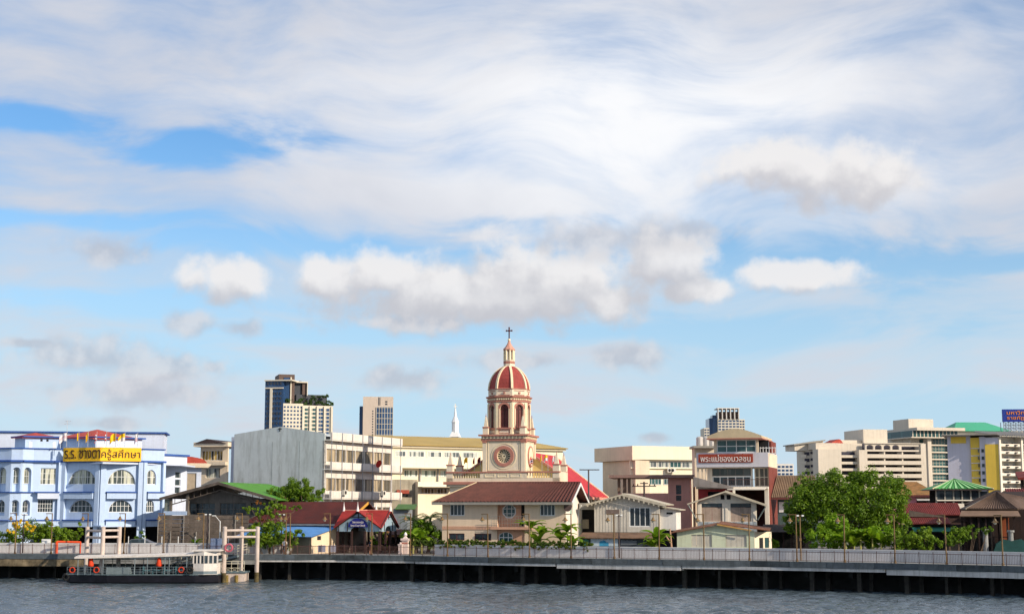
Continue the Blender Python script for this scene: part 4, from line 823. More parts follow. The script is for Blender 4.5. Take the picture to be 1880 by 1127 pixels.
# ------------------------------------------------------------------ far towers
def grid_windows(F, u0, u1, z0, z1, nx, nz, gm, fu=.7, fz=.55, v=-.02, name='window', d=.12, skip=None):
    """rows of windows, each one a sunk pane of its own; pane data shared between alike panes"""
    du, dz = (u1 - u0) / nx, (z1 - z0) / nz; proto = None
    for i in range(nx):
        for j in range(nz):
            if skip and skip(i, j): continue
            a = u0 + du * (i + .5); b = z0 + dz * (j + .5)
            if proto is None: proto = MB().box(-du * fu / 2, du * fu / 2, v, v + d, -dz * fz / 2, dz * fz / 2).build(name, gm, F.root); o = proto
            else: o = proto.copy(); COL.objects.link(o)
            M = Matrix.Translation((a, 0, b)); o.matrix_local = (F.M @ M) if isinstance(F, Facet) else M
TWC = mat('pale condo render', C(222, 212, 192), .8, .06, .05, .1); TWD = mat('charcoal condo cladding', C(62, 66, 74), .6, .12, .05); TWB = mat('brown condo cladding', C(96, 78, 70), .7, .1, .05); TWG = glass('blue tower glass', (.025, .06, .14), .1, (.05, .10, .20), .15)
TW = Bld('condo_tower', 'tall dark condominium tower with planted terraces, left of the church', 'tower', 484, 640, 0)
a1 = Facet(TW, 482, 641.5, 516, 640); a2 = Facet(TW, 516, 640, 553, 642.5); a3 = Facet(TW, 553, 642.5, 606, 647)
h = lambda y, D=643: at(540, y, D).z - GZ
a1.part('glass_slab', TWG, MB().box(0, a1.w - .05, 0, 20, 0, h(700))); a1.part('white_frame', TWC, MB().box(0, a1.w, -.5, 0, h(714), h(712)).box(a1.w - 6, a1.w - 5, -.5, 0, h(800), h(712)).box(-.3, a1.w + 4, -.6, 20, h(700), h(698)))
grid_windows(a1, .5, a1.w - .5, h(800), h(700), 5, 11, TWD, .5, .5, -.25)
a2.part('lower_block', TWC, MB().box(0.05, a2.w, .0, 26, 0, h(741))); a3.part('lower_block', TWC, MB().box(0, a3.w, 0, 26, 0, h(744)))
a2.part('dark_block', TWD, MB().box(0, a2.w, 6, 24, 0, h(700, 650))); a2.part('stair_tower', TWB, MB().box(a2.u(512, 700, 3), a2.u(541, 700, 3), 3, 16, 0, h(687))); a2.part('stair_glass', TWG, MB().box(a2.u(521, 700, 3), a2.u(532, 700, 3), 2.7, 3, h(740), h(693)))
a2.part('stair_fin', TWC, MB().box(a2.u(533, 700, 3), a2.u(535, 700, 3), 2.2, 3, h(745), h(692))); a3.part('crown_frame', TWC, MB().box(-3, a3.w * .22, 4, 20, h(707, 660), h(705, 660)).box(a3.w * .20, a3.w * .22, 4, 5, h(730, 660), h(707, 660)))
a3.part('crown_block', TWB, MB().box(a3.w * .05, a3.w * .2, 5, 20, 0, h(707.2, 660))); a3.part('terrace_block', TWD, MB().box(-2, a3.w - 1, 5, 24, 0, h(728, 660)))
grid_windows(a2, 0, a2.w, h(800), h(744), 6, 8, TWG, .55, .45, -.1); grid_windows(a3, .6, a3.w * .45, h(805), h(748), 3, 8, GTL, .8, .6, -.1); grid_windows(a3, a3.w * .5, a3.w - 1, h(805), h(748), 4, 8, TWG, .86, .72, -.1)
for i in range(5): a3.part('pier', TWC, MB().box(a3.w * i / 4 - .4, a3.w * i / 4 + .4, -.7, 0, 0, h(745)))
grid_windows(a2, 0, a2.w * .3, h(738), h(712), 2, 5, TWG, .7, .6, 5.6)
LEAFD = foliage('dark terrace leaves', (.03, .08, .02), (.09, .16, .04))
def leaf_cloud(name, m, blobs, n, size, parent=None, seed=1, flat=.0, clump=None):
    """foliage: leaf sized quads on the skins of many small clumps, in local metres; blobs (x,y,z,rx,ry,rz)"""
    rg = random.Random(seed); V = []; F_ = []; tot = sum(b[3] * b[5] + b[4] * b[5] for b in blobs)
    for (x, y, z, rx, ry, rz) in blobs:
        k = max(4, int(n * (rx * rz + ry * rz) / tot)); nc = max(3, int(k / 60)); cl = []
        for _ in range(nc):
            d = Vector((rg.gauss(0, 1), rg.gauss(0, 1), rg.gauss(0, 1) + .15)).normalized(); q = rg.uniform(.5, 1.14)
            cl.append((Vector((x + d.x * rx * q, y + d.y * ry * q, z + d.z * rz * q)), rg.uniform(.2, .42) * min(rx, rz) if clump is None else clump * rg.uniform(.6, 1.3)))
        for i in range(k):
            c, r = cl[i % nc]; d = Vector((rg.gauss(0, 1), rg.gauss(0, 1), rg.gauss(0, 1) * .8 + .2)).normalized(); p = c + d * r * rg.uniform(.55, 1.1)
            nn = (d + Vector((rg.gauss(0, .5), rg.gauss(0, .5), rg.gauss(0, .4) + .35))).normalized(); a = nn.orthogonal().normalized(); b = nn.cross(a); t = rg.uniform(0, 6.28); a, b = a * math.cos(t) + b * math.sin(t), b * math.cos(t) - a * math.sin(t)
            s = size * rg.uniform(.6, 1.35); o = len(V); V += [p - a * s, p + b * s * .42, p + a * s, p - b * s * .42]; F_.append((o, o + 1, o + 2, o + 3))
    return fast_mesh(name, [tuple(v) for v in V], F_, m, parent)
tb = []
for i in range(16):
    f = i / 15; q = at(516 + 90 * f, 737 + 4 * f + random.uniform(-3, 2), 641 + 6 * f) - TW.o; tb.append((q.x, q.y + 2, q.z, 3, 2.5, random.uniform(.6, 1.3)))
for x, y in ((553, 733), (572, 729), (580, 731), (597, 726), (603, 745), (512, 742), (590, 730)): q = at(x, y, 648) - TW.o; tb.append((q.x, q.y, q.z, 1.6, 1.6, 1.0))
leaf_cloud('terrace_planting', LEAFD, tb, 2600, .6, TW.root, 3)
TW = Bld('office_tower', 'slim beige tower with dark glass front behind the tan roofed school', 'tower', 664, 760, 5)
w = TW.u(720); zt = TW.z(690, 728); TW.part('core', mat('beige tower render', C(205, 188, 172), .8, .06, .05, .1), MB().box(0, w, 0, 20, 0, zt)); TW.part('side_slab', TWG, MB().box(TW.u(657.5), -.05, 2, 20, 0, TW.z(660, 745)))
gu0, gu1 = TW.u(689), TW.u(719.5); TW.part('glass_front', TWG, MB().box(gu0, gu1, -.2, 0, 0, TW.z(700, 747)))
for i in range(7): TW.part('mullion', TWC, MB().box(gu0 + (gu1 - gu0) * i / 6 - .1, gu0 + (gu1 - gu0) * i / 6 + .1, -.45, -.2, 0, TW.z(700, 747)))
for j in range(6): TW.part('floor_band', TWC, MB().box(gu0, gu1, -.4, -.19, TW.z(700, 748 + 10 * j) - .1, TW.z(700, 748 + 10 * j) + .1))
grid_windows(TW, TW.u(681), TW.u(683.5), TW.z(682, 800), TW.z(682, 752), 1, 10, TWD, .9, .5, -.05); grid_windows(TW, TW.u(704), TW.u(710), TW.z(706, 744), TW.z(706, 735), 1, 2, TWD, .7, .6, -.05); TW.part('louvre', TWD, MB().box(TW.u(692), TW.u(693.5), -.05, .1, TW.z(693, 744), TW.z(693, 729)).box(TW.u(694.5), TW.u(696), -.05, .1, TW.z(693, 744), TW.z(693, 729)))
TW = Bld('stepped_tower', 'stepped white and brown tower behind the building with the red sign', 'tower', 1281, 900, 0)
hz = lambda y: TW.z(1330, y)
TWW = mat('white tower frame', C(225, 220, 212), .8, .05, .05)
TW.part('main_block', TWC, MB().box(TW.u(1321), TW.u(1361), 0, 20, 0, hz(769))); TW.part('left_wing', TWG, MB().box(TW.u(1306), TW.u(1320.7), 3, 20, 0, hz(767))); TW.part('right_wing', TWC, MB().box(TW.u(1361.3), TW.u(1372), 3, 20, 0, hz(769))); TW.part('low_wing', TWC, MB().box(TW.u(1296), TW.u(1305.7), 2, 20, 0, hz(785))); TW.part('left_step', TWG, MB().box(TW.u(1313), TW.u(1320.7), 5, 15, hz(767), hz(761)))
TW.part('brown_crown', TWB, MB().box(TW.u(1323), TW.u(1359), 2, 14, hz(769), hz(755))); TW.part('crown_beam', TWW, MB().box(TW.u(1320), TW.u(1361), -1, 14, hz(750), hz(748.5)))
for i in range(6): TW.part('crown_fin', TWW, MB().box(TW.u(1321 + 7.6 * i), TW.u(1322.4 + 7.6 * i), -1, 4, hz(769), hz(750)))
grid_windows(TW, TW.u(1321), TW.u(1361), hz(806), hz(770), 6, 7, TWG, .72, .55, -.1); grid_windows(TW, TW.u(1362), TW.u(1372), hz(806), hz(770), 2, 7, TWG, .7, .55, 2.9); grid_windows(TW, TW.u(1296), TW.u(1306), hz(806), hz(786), 2, 4, TWG, .7, .5, 1.9)
TW = Bld('low_apartment', 'small white apartment block far behind, left of the big tree', 'building', 1427, 520, 0)
TW.part('block', TWW, MB().box(0, TW.u(1459), 0, 15, 0, TW.z(1440, 851))); grid_windows(TW, .3, TW.u(1458), TW.z(1440, 880), TW.z(1440, 853), 4, 4, TWG, .7, .55, -.08)
# ------------------------------------------------------------------ long cream school with ochre roof
OCH = mat('ochre sheet roof', C(180, 154, 92), .75, .12, .12, .15); WCR = mat('cream school render', C(240, 228, 200), .85, .05, .2, .14)
SB = Bld('cream_school', 'long cream school block with ochre roof behind the church', 'school', 722, 236, 30)
w = SB.u(1034); ze = SB.z(760, 816.5); zri = SB.z(700, 798, 5)
SB.part('wall', WCR, MB().box(-3, w, 0, .3, 0, ze)); SB.part('end_wall', WCR, MB().box(w - .3, w, .3, 14, 0, ze + .2)); SB.part('cornice', WCR, MB().box(-3, w + .3, -.5, 0, ze - .45, ze))
SB.part('roof', OCH, MB().sheet([(-14, -.9, ze), (w + .5, -.9, ze), (w - 6, 7, zri), (-14, 7, zri)], .15).sheet([(w + .5, 15, ze), (-14, 15, ze), (-14, 7, zri), (w - 6, 7, zri)], .15)); SB.part('hip_end', mat('grey brown hip sheet', C(150, 138, 120), .8, .12, .3, .2), MB().sheet([(w + .5, -.9, ze), (w + .5, 15, ze), (w - 6, 7, zri)], .15)); SB.part('left_end', WCR, MB().box(-14, -3, 0, .3, 0, ze)); SB.part('left_gable', TWD, MB().prism([(-14.2, ze), (-14.0, ze), (-14.0, zri), (-14.2, zri)], 6, 7.2))
GPA = glass('pale sky glass', (.10, .12, .13), .08, C(190, 195, 185), 1.1)
z0, z1 = SB.z(760, 838.5), SB.z(760, 828)
for xa, xb in ((724, 744), (750, 778), (783, 810), (815, 843), (848, 876)): a, b = SB.u(xa), SB.u(xb); SB.win(a, z0, b, z1, -.05, WFR, GPA, 4 if xb - xa > 22 else 3, 1, .09)
zc = SB.z(760, 859.5); SB.part('canopy', WCR, MB().box(-3, w * .75, -2.0, 0, zc, zc + .22))
z0, z1 = SB.z(770, 875), SB.z(770, 862.5)
for xa, xb in ((741, 766), (773, 800), (808, 832), (840, 866)): SB.win(SB.u(xa), z0, SB.u(xb), z1, -.05, WFR, glass('green white glass', (.14, .19, .17), .1, C(200, 215, 205), 1.3), 5, 1, .09)
for x in (769.5, 802.5): SB.part('pipe', PIPE, MB().tube((SB.u(x), -.2, 0), (SB.u(x), -.2, zc), .12, n=6))
SB.part('annex', mat('bare grey concrete', C(165, 158, 140), .9, .2, .6, .4), MB().box(SB.u(720, HOR, -5), SB.u(766, HOR, -5), -5, 0, 0, SB.z(745, 880, -5))); SB.part('annex', WCR, MB().box(SB.u(767, HOR, -6), SB.u(830, HOR, -6), -6, -.5, 0, SB.z(790, 884, -6)))
SB.part('annex_awning', WCR, MB().box(SB.u(765, HOR, -6), SB.u(832, HOR, -6), -8, -6, SB.z(790, 894, -6), SB.z(790, 886, -6) - .6)); SB.win(SB.u(772, HOR, -6), SB.z(790, 906, -6), SB.u(820, HOR, -6), SB.z(790, 896, -6), -6.1, WFR, GBR, 8, 1, .08)
aw = SB.part('red_awning', mat('red brown awning', C(165, 72, 50), .8, .15, 2), MB().sheet([(SB.u(728, HOR, -7), -7, SB.z(740, 905, -7)), (SB.u(751, HOR, -7), -7, SB.z(740, 905, -7)), (SB.u(751, HOR, -5), -5.02, SB.z(740, 899, -5)), (SB.u(728, HOR, -5), -5.02, SB.z(740, 899, -5))], .06)); SB.part('doorway', DARK, MB().box(SB.u(730, HOR, -5), SB.u(748, HOR, -5), -5.05, -4.9, SB.z(740, 912, -5), SB.z(740, 905, -5)))
TWs = Bld('white_spire', 'slender white spire with cross above the ochre school roof', 'spire', 835, 300, 0)
sz = lambda y: TWs.z(835, y); pxm = 300 / 2725
TWs.part('base_pyramid', mat('bright white paint', C(238, 236, 232), .7, .04, .2), MB().lathe([(13 * pxm, sz(802)), (10 * pxm, sz(797)), (7 * pxm, sz(792))], 4, rot=.6)); TWs.part('shaft', MATS['bright white paint'], MB().lathe([(6.2 * pxm, 0), (6.2 * pxm, sz(776)), (7 * pxm, sz(775)), (2.6 * pxm, sz(764)), (1.2 * pxm, sz(750)), (.9 * pxm, sz(748))], 8)); TWs.part('cross', MATS['bright white paint'], MB().box(-.1, .1, -.1, .1, sz(750), sz(741)).box(-.36, .36, -.09, .09, sz(746.5), sz(745)).box(-.16, .16, -.16, .16, sz(748.5), sz(747.6)))
# ------------------------------------------------------------------ church
TAN = mat('warm cream church render', C(233, 216, 190), .85, .08, .5, .18, .1); ROSE = mat('dusky rose moulding', C(184, 124, 108), .8, .12, .8, .15); DOME = mat('red dome paint', C(160, 68, 62), .8, .16, .8, .35); RIB = mat('cream rib paint', C(238, 220, 184), .8, .06, .6, .1); CRED = mat('crimson church roof', C(186, 52, 58), .75, .09, .4, .15); MAR = mat('maroon shutters', C(104, 54, 50), .7, .15, 1.5)
CH = Bld('church', 'cream and rose church with red ribbed dome tower and red nave roof', 'church', 886, 196, -14)
w = CH.u(964); z = lambda y, v=0: CH.z(925, y, v); cu_, cv_ = w / 2, w / 2
zb, zc0, zc1 = z(865), z(809), z(797); px = 198.5 / 2725
rc_u, rc_z = CH.uz(925, 837); Ro, Ri = 18.8 * px, 12.8 * px; circ = lambda r, n=32: [(rc_u + r * math.cos(2 * math.pi * i / n), rc_z + r * math.sin(2 * math.pi * i / n)) for i in range(n)]
CH.part('tower_wall', TAN, MB().wall(rect(0, 0, w, zc0), [circ(Ri)], 0, .4).box(0, .4, .41, w, 0, zc0).box(.41, w, w - .4, w, 0, zc0))
rf = side(CH, w, 0, 90); rf.part('tower_wall', TAN, MB().box(.41, w - .41, 0, .4, 0, zc0)); ww = w
for F in (CH, rf):
    wd = w
    for a, b in ((.0, .52), (wd - .52, wd)): F.part('corner_pilaster', TAN, MB().box(a, b, -.12, -.003, zb - 2, zc0 - .25)); F.part('capital', ROSE, MB().box(a - .04, b + .04, -.18, 0, zc0 - .25, zc0))
    F.part('panel_frame', RIB, MB().wall(rect(.72, zb + .1, wd - .72, zc0 - .1), [rect(.80, zb + .18, wd - .80, zc0 - .18)], -.05, .045))
    F.part('cornice', ROSE, MB().box(-.2 if F is CH else 0, wd + .2, -.2, 0, zc0, zc0 + .28)); F.part('cornice_top', ROSE, MB().box(-.5 if F is CH else 0, wd + .5, -.5, 0, zc1 - .22, zc1)); F.part('cornice_bed', TAN, MB().box(-.15 if F is CH else 0, wd + .15, -.16, 0, zc0 + .28, zc1 - .22))
    for i in range(12): F.part('dentil', RIB, MB().box(.1 + i * (wd - .3) / 11.0, .28 + i * (wd - .3) / 11.0, -.34, -.16, zc0 + .32, zc1 - .24))
CH.part('tower_top', TAN, MB().box(0, w, 0, w, zc1 - .3, zc1 - .01))
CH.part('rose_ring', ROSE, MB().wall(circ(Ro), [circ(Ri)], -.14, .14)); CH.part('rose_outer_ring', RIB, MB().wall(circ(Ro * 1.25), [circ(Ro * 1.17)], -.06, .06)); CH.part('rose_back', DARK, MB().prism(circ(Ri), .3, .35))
rs = MB()
for i in range(16):
    a = 2 * math.pi * (i + .5) / 16; d = Vector((math.cos(a), 0, math.sin(a))); n_ = Vector((-math.sin(a), 0, math.cos(a))); c = Vector((rc_u, .1, rc_z)); w0, w1 = .025, .06
    rs.add([c + d * .24 + n_ * w0, c + d * Ri + n_ * w1, c + d * Ri - n_ * w1, c + d * .24 - n_ * w0] + [c + Vector((0, .1, 0)) + q for q in (d * .24 + n_ * w0, d * Ri + n_ * w1, d * Ri - n_ * w1, d * .24 - n_ * w0)], [(0, 1, 2, 3), (7, 6, 5, 4), (0, 4, 5, 1), (2, 6, 7, 3), (1, 5, 6, 2), (3, 7, 4, 0)])
CH.part('rose_tracery', RIB, rs); CH.part('rose_hub', RIB, MB().wall(circ(.26, 16), [circ(.13, 12)], .08, .14)); CH.part('rose_inner_ring', RIB, MB().wall(circ(Ri), [circ(Ri - .07)], .02, .2))
cc = [(ww / 2 + 1.25 * math.cos(2 * math.pi * i / 24), rc_z + 1.25 * math.sin(2 * math.pi * i / 24)) for i in range(24)]; ck = rf.part('clock_face', RIB, MB().prism(cc, -.12, 0)); rf.part('clock_rim', ROSE, MB().wall([(ww / 2 + (u - ww / 2) * 1.12, rc_z + (q - rc_z) * 1.12) for u, q in cc], [cc], -.16, .16)); rf.part('clock_hand', mat('red clock hands', C(190, 40, 40), .5, .05, 2), MB().prism([(ww / 2 - .06, rc_z), (ww / 2 + .3, rc_z - .85), (ww / 2 + .42, rc_z - .8), (ww / 2 + .06, rc_z + .05)], -.16, -.12), ck); rf.part('clock_hand', MATS['red clock hands'], MB().prism([(ww / 2, rc_z - .06), (ww / 2 - .7, rc_z - .42), (ww / 2 - .74, rc_z - .3), (ww / 2, rc_z + .06)], -.165, -.125), ck)
# octagonal drum
def octf(rad):                                # the eight faces of the drum as local frames, first one facing the front
    out = []
    for k in range(8):
        f = Facet.__new__(Facet); a0 = R(-90 - 22.5 + 45 * k); a1 = R(-90 + 22.5 + 45 * k); p0 = Vector((cu_ + rad * math.cos(a0), cv_ + rad * math.sin(a0))); f._set(CH, CH.o + CH.uh * p0.x + CH.vh * p0.y, CH.y + R(45 * k)); f.w = 2 * rad * math.sin(R(22.5)); out.append(f)
    return out
Rd = 39.2 * px; zd0, zd1 = zc1, z(740, 2)
zw0, zw1, zsp = z(784.5, .3), z(744.5, .3), z(750, .3)
for k, F in enumerate(octf(Rd)):
    c = F.w / 2; hw = .58; op = arch(c - hw, c + hw, zw0, zsp)
    F.part('drum_wall', TAN, MB().wall(rect(0, zd0, F.w, zd1 + .02), [op], 0, .35)); F.part('window_surround', ROSE, MB().wall(arch(c - hw - .28, c + hw + .28, zw0 - .02, zsp), [op], -.08, .075)); F.part('window_sill', ROSE, MB().box(c - hw - .4, c + hw + .4, -.2, 0, zw0 - .2, zw0 - .03))
    sh = F.part('shutter', MAR, MB().prism(arch(c - hw, c + hw, zw0, zsp), .22, .3)); F.part('shutter_bar', mat('dark maroon bars', C(70, 34, 32), .7, .1, 2), MB().box(c - .04, c + .04, .16, .22, zw0, zsp + hw - .02).box(c - hw, c + hw, .165, .225, zsp - .12, zsp - .02), sh)
    for s_ in (-1, 1): F.part('colonnette', RIB, MB().box(c + s_ * (hw + .1) - .05, c + s_ * (hw + .1) + .05, -.12, -.08, zw0, zsp))
    F.part('apron_panel', ROSE, MB().wall(rect(c - .75, zd0 + .15, c + .75, zw0 - .28), [rect(c - .67, zd0 + .23, c + .67, zw0 - .36)], -.04, .038)); F.part('pilaster', RIB, MB().box(-.02, .26, -.1, 0, zd0, zd1 - .1))
    F.part('pilaster', RIB, MB().box(F.w - .26, F.w + .02, -.1, 0, zd0, zd1 - .1))
    for i in range(7): F.part('dentil', RIB, MB().box(.1 + i * (F.w - .35) / 6, .25 + i * (F.w - .35) / 6, -.22, 0, z(735.5, 2), z(733, 2)))
    F.part('attic_rosette', ROSE, MB().box(c - .12, c + .12, -.12, 0, z(724.5, 2), z(721, 2))); F.part('attic_panel', ROSE, MB().box(.3, F.w - .3, -.06, 0, z(727, 2), z(726, 2)).box(.3, F.w - .3, -.06, 0, z(719, 2), z(718, 2)))
o8 = math.pi / 8 + 0; Z8 = lambda y: CH.z(936, y, cv_)
CH.part('drum_frieze', ROSE, MB().lathe([(Rd + .02, Z8(740)), (Rd + .14, Z8(739.5)), (Rd + .14, Z8(737)), (Rd + .05, Z8(736.8)), (Rd + .05, Z8(735.5))], 8, (cu_, cv_), o8)); CH.part('drum_cornice', ROSE, MB().lathe([(Rd + .05, Z8(733)), (Rd + .25, Z8(732)), (Rd + .34, Z8(729.5)), (Rd + .1, Z8(728.5))], 8, (cu_, cv_), o8)); CH.part('drum_bed', TAN, MB().lathe([(Rd, Z8(736)), (Rd, Z8(732.5))], 8, (cu_, cv_), o8))
CH.part('attic', TAN, MB().lathe([(Rd - .02, Z8(729)), (Rd - .02, Z8(716))], 8, (cu_, cv_), o8)); CH.part('attic_cap', ROSE, MB().lathe([(Rd, Z8(717)), (Rd + .1, Z8(716)), (Rd - .1, Z8(714.5))], 8, (cu_, cv_), o8))
prof = [(38.3, 715.5), (37.9, 711), (36.6, 704), (34.2, 697), (30.6, 690), (26, 684), (20.6, 678.6), (15.4, 675), (10, 672.6)]
dm = CH.part('dome', DOME, MB().lathe([(r * px, Z8(y)) for r, y in prof], 8, (cu_, cv_), o8))
for k in range(8):
    a = o8 + k * math.pi / 4; d = Vector((math.cos(a), math.sin(a), 0)); n_ = Vector((-math.sin(a), math.cos(a), 0)); c = Vector((cu_, cv_, 0)); vs = []; fs = []
    for r, y in prof:
        q = c + Vector((0, 0, Z8(y))); r *= px; vs += [q + d * (r - .05) - n_ * .17, q + d * (r + .10) - n_ * .15, q + d * (r + .10) + n_ * .15, q + d * (r - .05) + n_ * .17]
    for i in range(len(prof) - 1): o = 4 * i; fs += [(o + j, o + (j + 1) % 4, o + 4 + (j + 1) % 4, o + 4 + j) for j in range(4)]
    fs += [(0, 1, 2, 3), (4 * len(prof) - 1, 4 * len(prof) - 2, 4 * len(prof) - 3, 4 * len(prof) - 4)]; CH.part('dome_rib', RIB, MB().add(vs, fs), dm)
CH.part('lantern_base', TAN, MB().lathe([(10.4 * px, Z8(673.5)), (10.4 * px, Z8(662.5)), (10.9 * px, Z8(662)), (10.9 * px, Z8(661))], 8, (cu_, cv_), o8)); CH.part('lantern_band', ROSE, MB().lathe([(10.7 * px, Z8(668)), (10.7 * px, Z8(663.5))], 8, (cu_, cv_), o8))
for k in range(8): a = o8 + k * math.pi / 4; q = (cu_ + 9 * px * math.cos(a), cv_ + 9 * px * math.sin(a)); CH.part('lantern_column', RIB, MB().tube((q[0], q[1], Z8(661)), (q[0], q[1], Z8(643)), .13, .12, n=8))
CH.part('lantern_core', RIB, MB().tube((cu_, cv_, Z8(661)), (cu_, cv_, Z8(643)), .18, n=8)); CH.part('lantern_roof', mat('pale rose lantern roof', C(205, 150, 130), .8, .1, 1), MB().lathe([(10 * px, Z8(644)), (11.4 * px, Z8(642)), (11.2 * px, Z8(641)), (7 * px, Z8(636.5)), (3.6 * px, Z8(631)), (2 * px, Z8(626.5)), (1.6 * px, Z8(625))], 8, (cu_, cv_), o8)); CH.part('finial_ball', RIB, MB().ball((cu_, cv_, Z8(624.3)), 2.9 * px, 10), smooth=True)
xm = MAR; zt = Z8(622); s_ = px; cz = Z8(607)
CH.part('cross', mat('dark iron cross', C(92, 46, 48), .5, .15, 2), MB().box(cu_ - .07, cu_ + .07, cv_ - .07, cv_ + .07, zt - .1, Z8(602)).box(cu_ - 5 * s_, cu_ + 5 * s_, cv_ - .065, cv_ + .065, cz - .07, cz + .07).ball((cu_ - 5 * s_, cv_, cz), .13, 6).ball((cu_ + 5 * s_, cv_, cz), .13, 6).ball((cu_, cv_, Z8(601.8)), .13, 6).ball((cu_, cv_, cz), .17, 6).ball((cu_, cv_, zt), .12, 6))
def pinnacle(u, v, z0, h, wd):
    p = CH.part('pinnacle', TAN, MB().box(u - wd, u + wd, v - wd, v + wd, z0, z0 + h * .3).lathe([(wd * .98, z0 + h * .36), (wd * .42, z0 + h * .78), (wd * .5, z0 + h * .8), (.03, z0 + h * .83)], 4, (u, v), math.pi / 4))
    CH.part('pinnacle_band', ROSE, MB().box(u - wd * 1.15, u + wd * 1.15, v - wd * 1.15, v + wd * 1.15, z0 + h * .3, z0 + h * .36), p); CH.part('finial', ROSE, MB().tube((u, v, z0 + h * .8), (u, v, z0 + h), .03, .01, 5).ball((u, v, z0 + h * .86), .09, 6).ball((u, v, z0 + h * .93), .06, 6), p)
for u, v in ((.35, .35), (w - .35, .35), (w - .35, w - .35), (.35, w - .35)): pinnacle(u, v, zc1, z(757) - zc1, .36)
# west front with balustrade, nave
ul, ur = CH.u(820), CH.u(1028); zq = z(884.5); CH.part('front_wall', TAN, MB().box(ul + .4, ur - .4, .15, .6, 0, zq - .35)); CH.part('front_cornice', ROSE, MB().box(ul - .35, ur + .3, -.5, .6, zq - .3, zq + .05)); CH.part('front_frieze', TAN, MB().box(ul, ur, -.2, .6, zq - .6, zq - .3))
zr0, zr1 = z(877), z(865.8)
CH.part('balustrade_base', TAN, MB().box(ul, ur, -.22, .3, zq + .05, zr0)); CH.part('balustrade_rail', ROSE, MB().box(ul - .05, ur + .05, -.32, .35, zr1 - .14, zr1 + .06)); CH.part('balustrade_panel', TAN, MB().box(-.3, w + .3, -.24, -.01, zr0, zr1 - .15))
for k in range(3): a = .35 + k * (w - .5) / 3; CH.part('panel_moulding', RIB, MB().wall(rect(a, zr0 + .08, a + 1.4, zr1 - .25), [rect(a + .08, zr0 + .16, a + 1.32, zr1 - .33)], -.29, .05))
for a, b in ((ul + .95, -.35), (w + .35, ur - .95)):
    n = int((b - a) / .29)
    for i in range(n): CH.part('baluster', RIB, MB().lathe([(.05, zr0), (.09, zr0 + .2), (.05, zr0 + .45), (.07, zr1 - .14)], 6, (a + (b - a) * i / (n - 1), 0)))
for u in (ul + .45, ur - .45):
    for v in (.1, 4.6): CH.part('pier', TAN, MB().box(u - .45, u + .45, v - .32, v + .45, zq, zr1)); pinnacle(u, v + .05, zr1 + .06, z(829) - zr1, .42)
zn, zeN = 15.6 - GZ, 9.9 - GZ; hw = 7.5; vb = 32
ga, gb = CH.uz(985, 842, 4.2), CH.uz(1031, 874, 4.2); gu, gw_ = ga[0] - cu_, gb[0] - cu_
CH.part('gable_wall', mat('yellow cream gable', C(222, 196, 130), .85, .08, .4, .15), MB().prism([(cu_ - gw_, 0), (cu_ + gw_, 0), (cu_ + gw_, gb[1]), (cu_ + gu, ga[1]), (cu_ - gu, ga[1]), (cu_ - gw_, gb[1])], 4.2, 4.6))
for s_ in (-1, 1): CH.part('raking_cornice', ROSE, MB().prism([(cu_ + s_ * gu, ga[1]), (cu_ + s_ * gw_, gb[1]), (cu_ + s_ * gw_, gb[1] + .3), (cu_ + s_ * gu, ga[1] + .3)], 3.9, 4.7)); CH.part('nave_roof', CRED, MB().sheet([(cu_ + s_ * (hw + .6), 4.8, zeN - .45), (cu_ + s_ * (hw + .6), vb, zeN - .45), (cu_, vb, zn), (cu_, 4.8, zn)], .15)); CH.part('verge', RIB, MB().prism([(cu_, zn + .15), (cu_ + s_ * (hw + .7), zeN - .35), (cu_ + s_ * (hw + .7), zeN - .7), (cu_, zn - .2)], vb - .1, vb + .3)); CH.part('nave_wall', TAN, MB().box(cu_ + s_ * hw - .2, cu_ + s_ * hw + .2, 4.6, vb, 0, zeN - .4)); CH.part('aisle_cornice', mat('pale rose cornice', C(222, 150, 130), .8, .1, .6), MB().box(cu_ + s_ * (hw + .35) - .35, cu_ + s_ * (hw + .35) + .35, 4.6, vb, zeN - .85, zeN - .5))
for i in range(9): CH.part('buttress', RIB, MB().box(cu_ + hw + .2, cu_ + hw + .55, 5.5 + i * 2.7, 6.0 + i * 2.7, 0, zeN - .9))
CH.part('side_parapet', TAN, MB().box(ul, ul + .35, .6, 4.6, zq, zr1)); CH.part('side_parapet', TAN, MB().box(ur - .35, ur, .6, 4.6, 0, zr1)); CH.part('terrace', TAN, MB().box(ul + .36, ur - .36, .31, 4.2, zq - .25, zq + .1))
for x, y0, c, lab, fw in ((858, 838, [YF], 'yellow flag on the church terrace left of the tower', .6), (871, 840, [RF], 'red flag on the church terrace left of the tower', .3), (882, 838, [(150, 40, 44), (90, 40, 60)], 'dark red flag close to the left side of the church tower', .55), (978, 840, [RF, WH, BF, WH, RF], 'striped national flag close to the right side of the church tower', .6), (995, 834, [YF], 'yellow flag on the church terrace right of the tower', .3), (1006, 834, [YF, WH], 'yellow and white flag on the church terrace right of the tower', .7), (1018, 836, [WH], 'white flag on the church terrace right of the tower', .4)):
    flag(x, y0, 866, 197.5 - (x - 930) * .018, c, lab, -1, fw, .75, 'flags on the church terrace', .45)
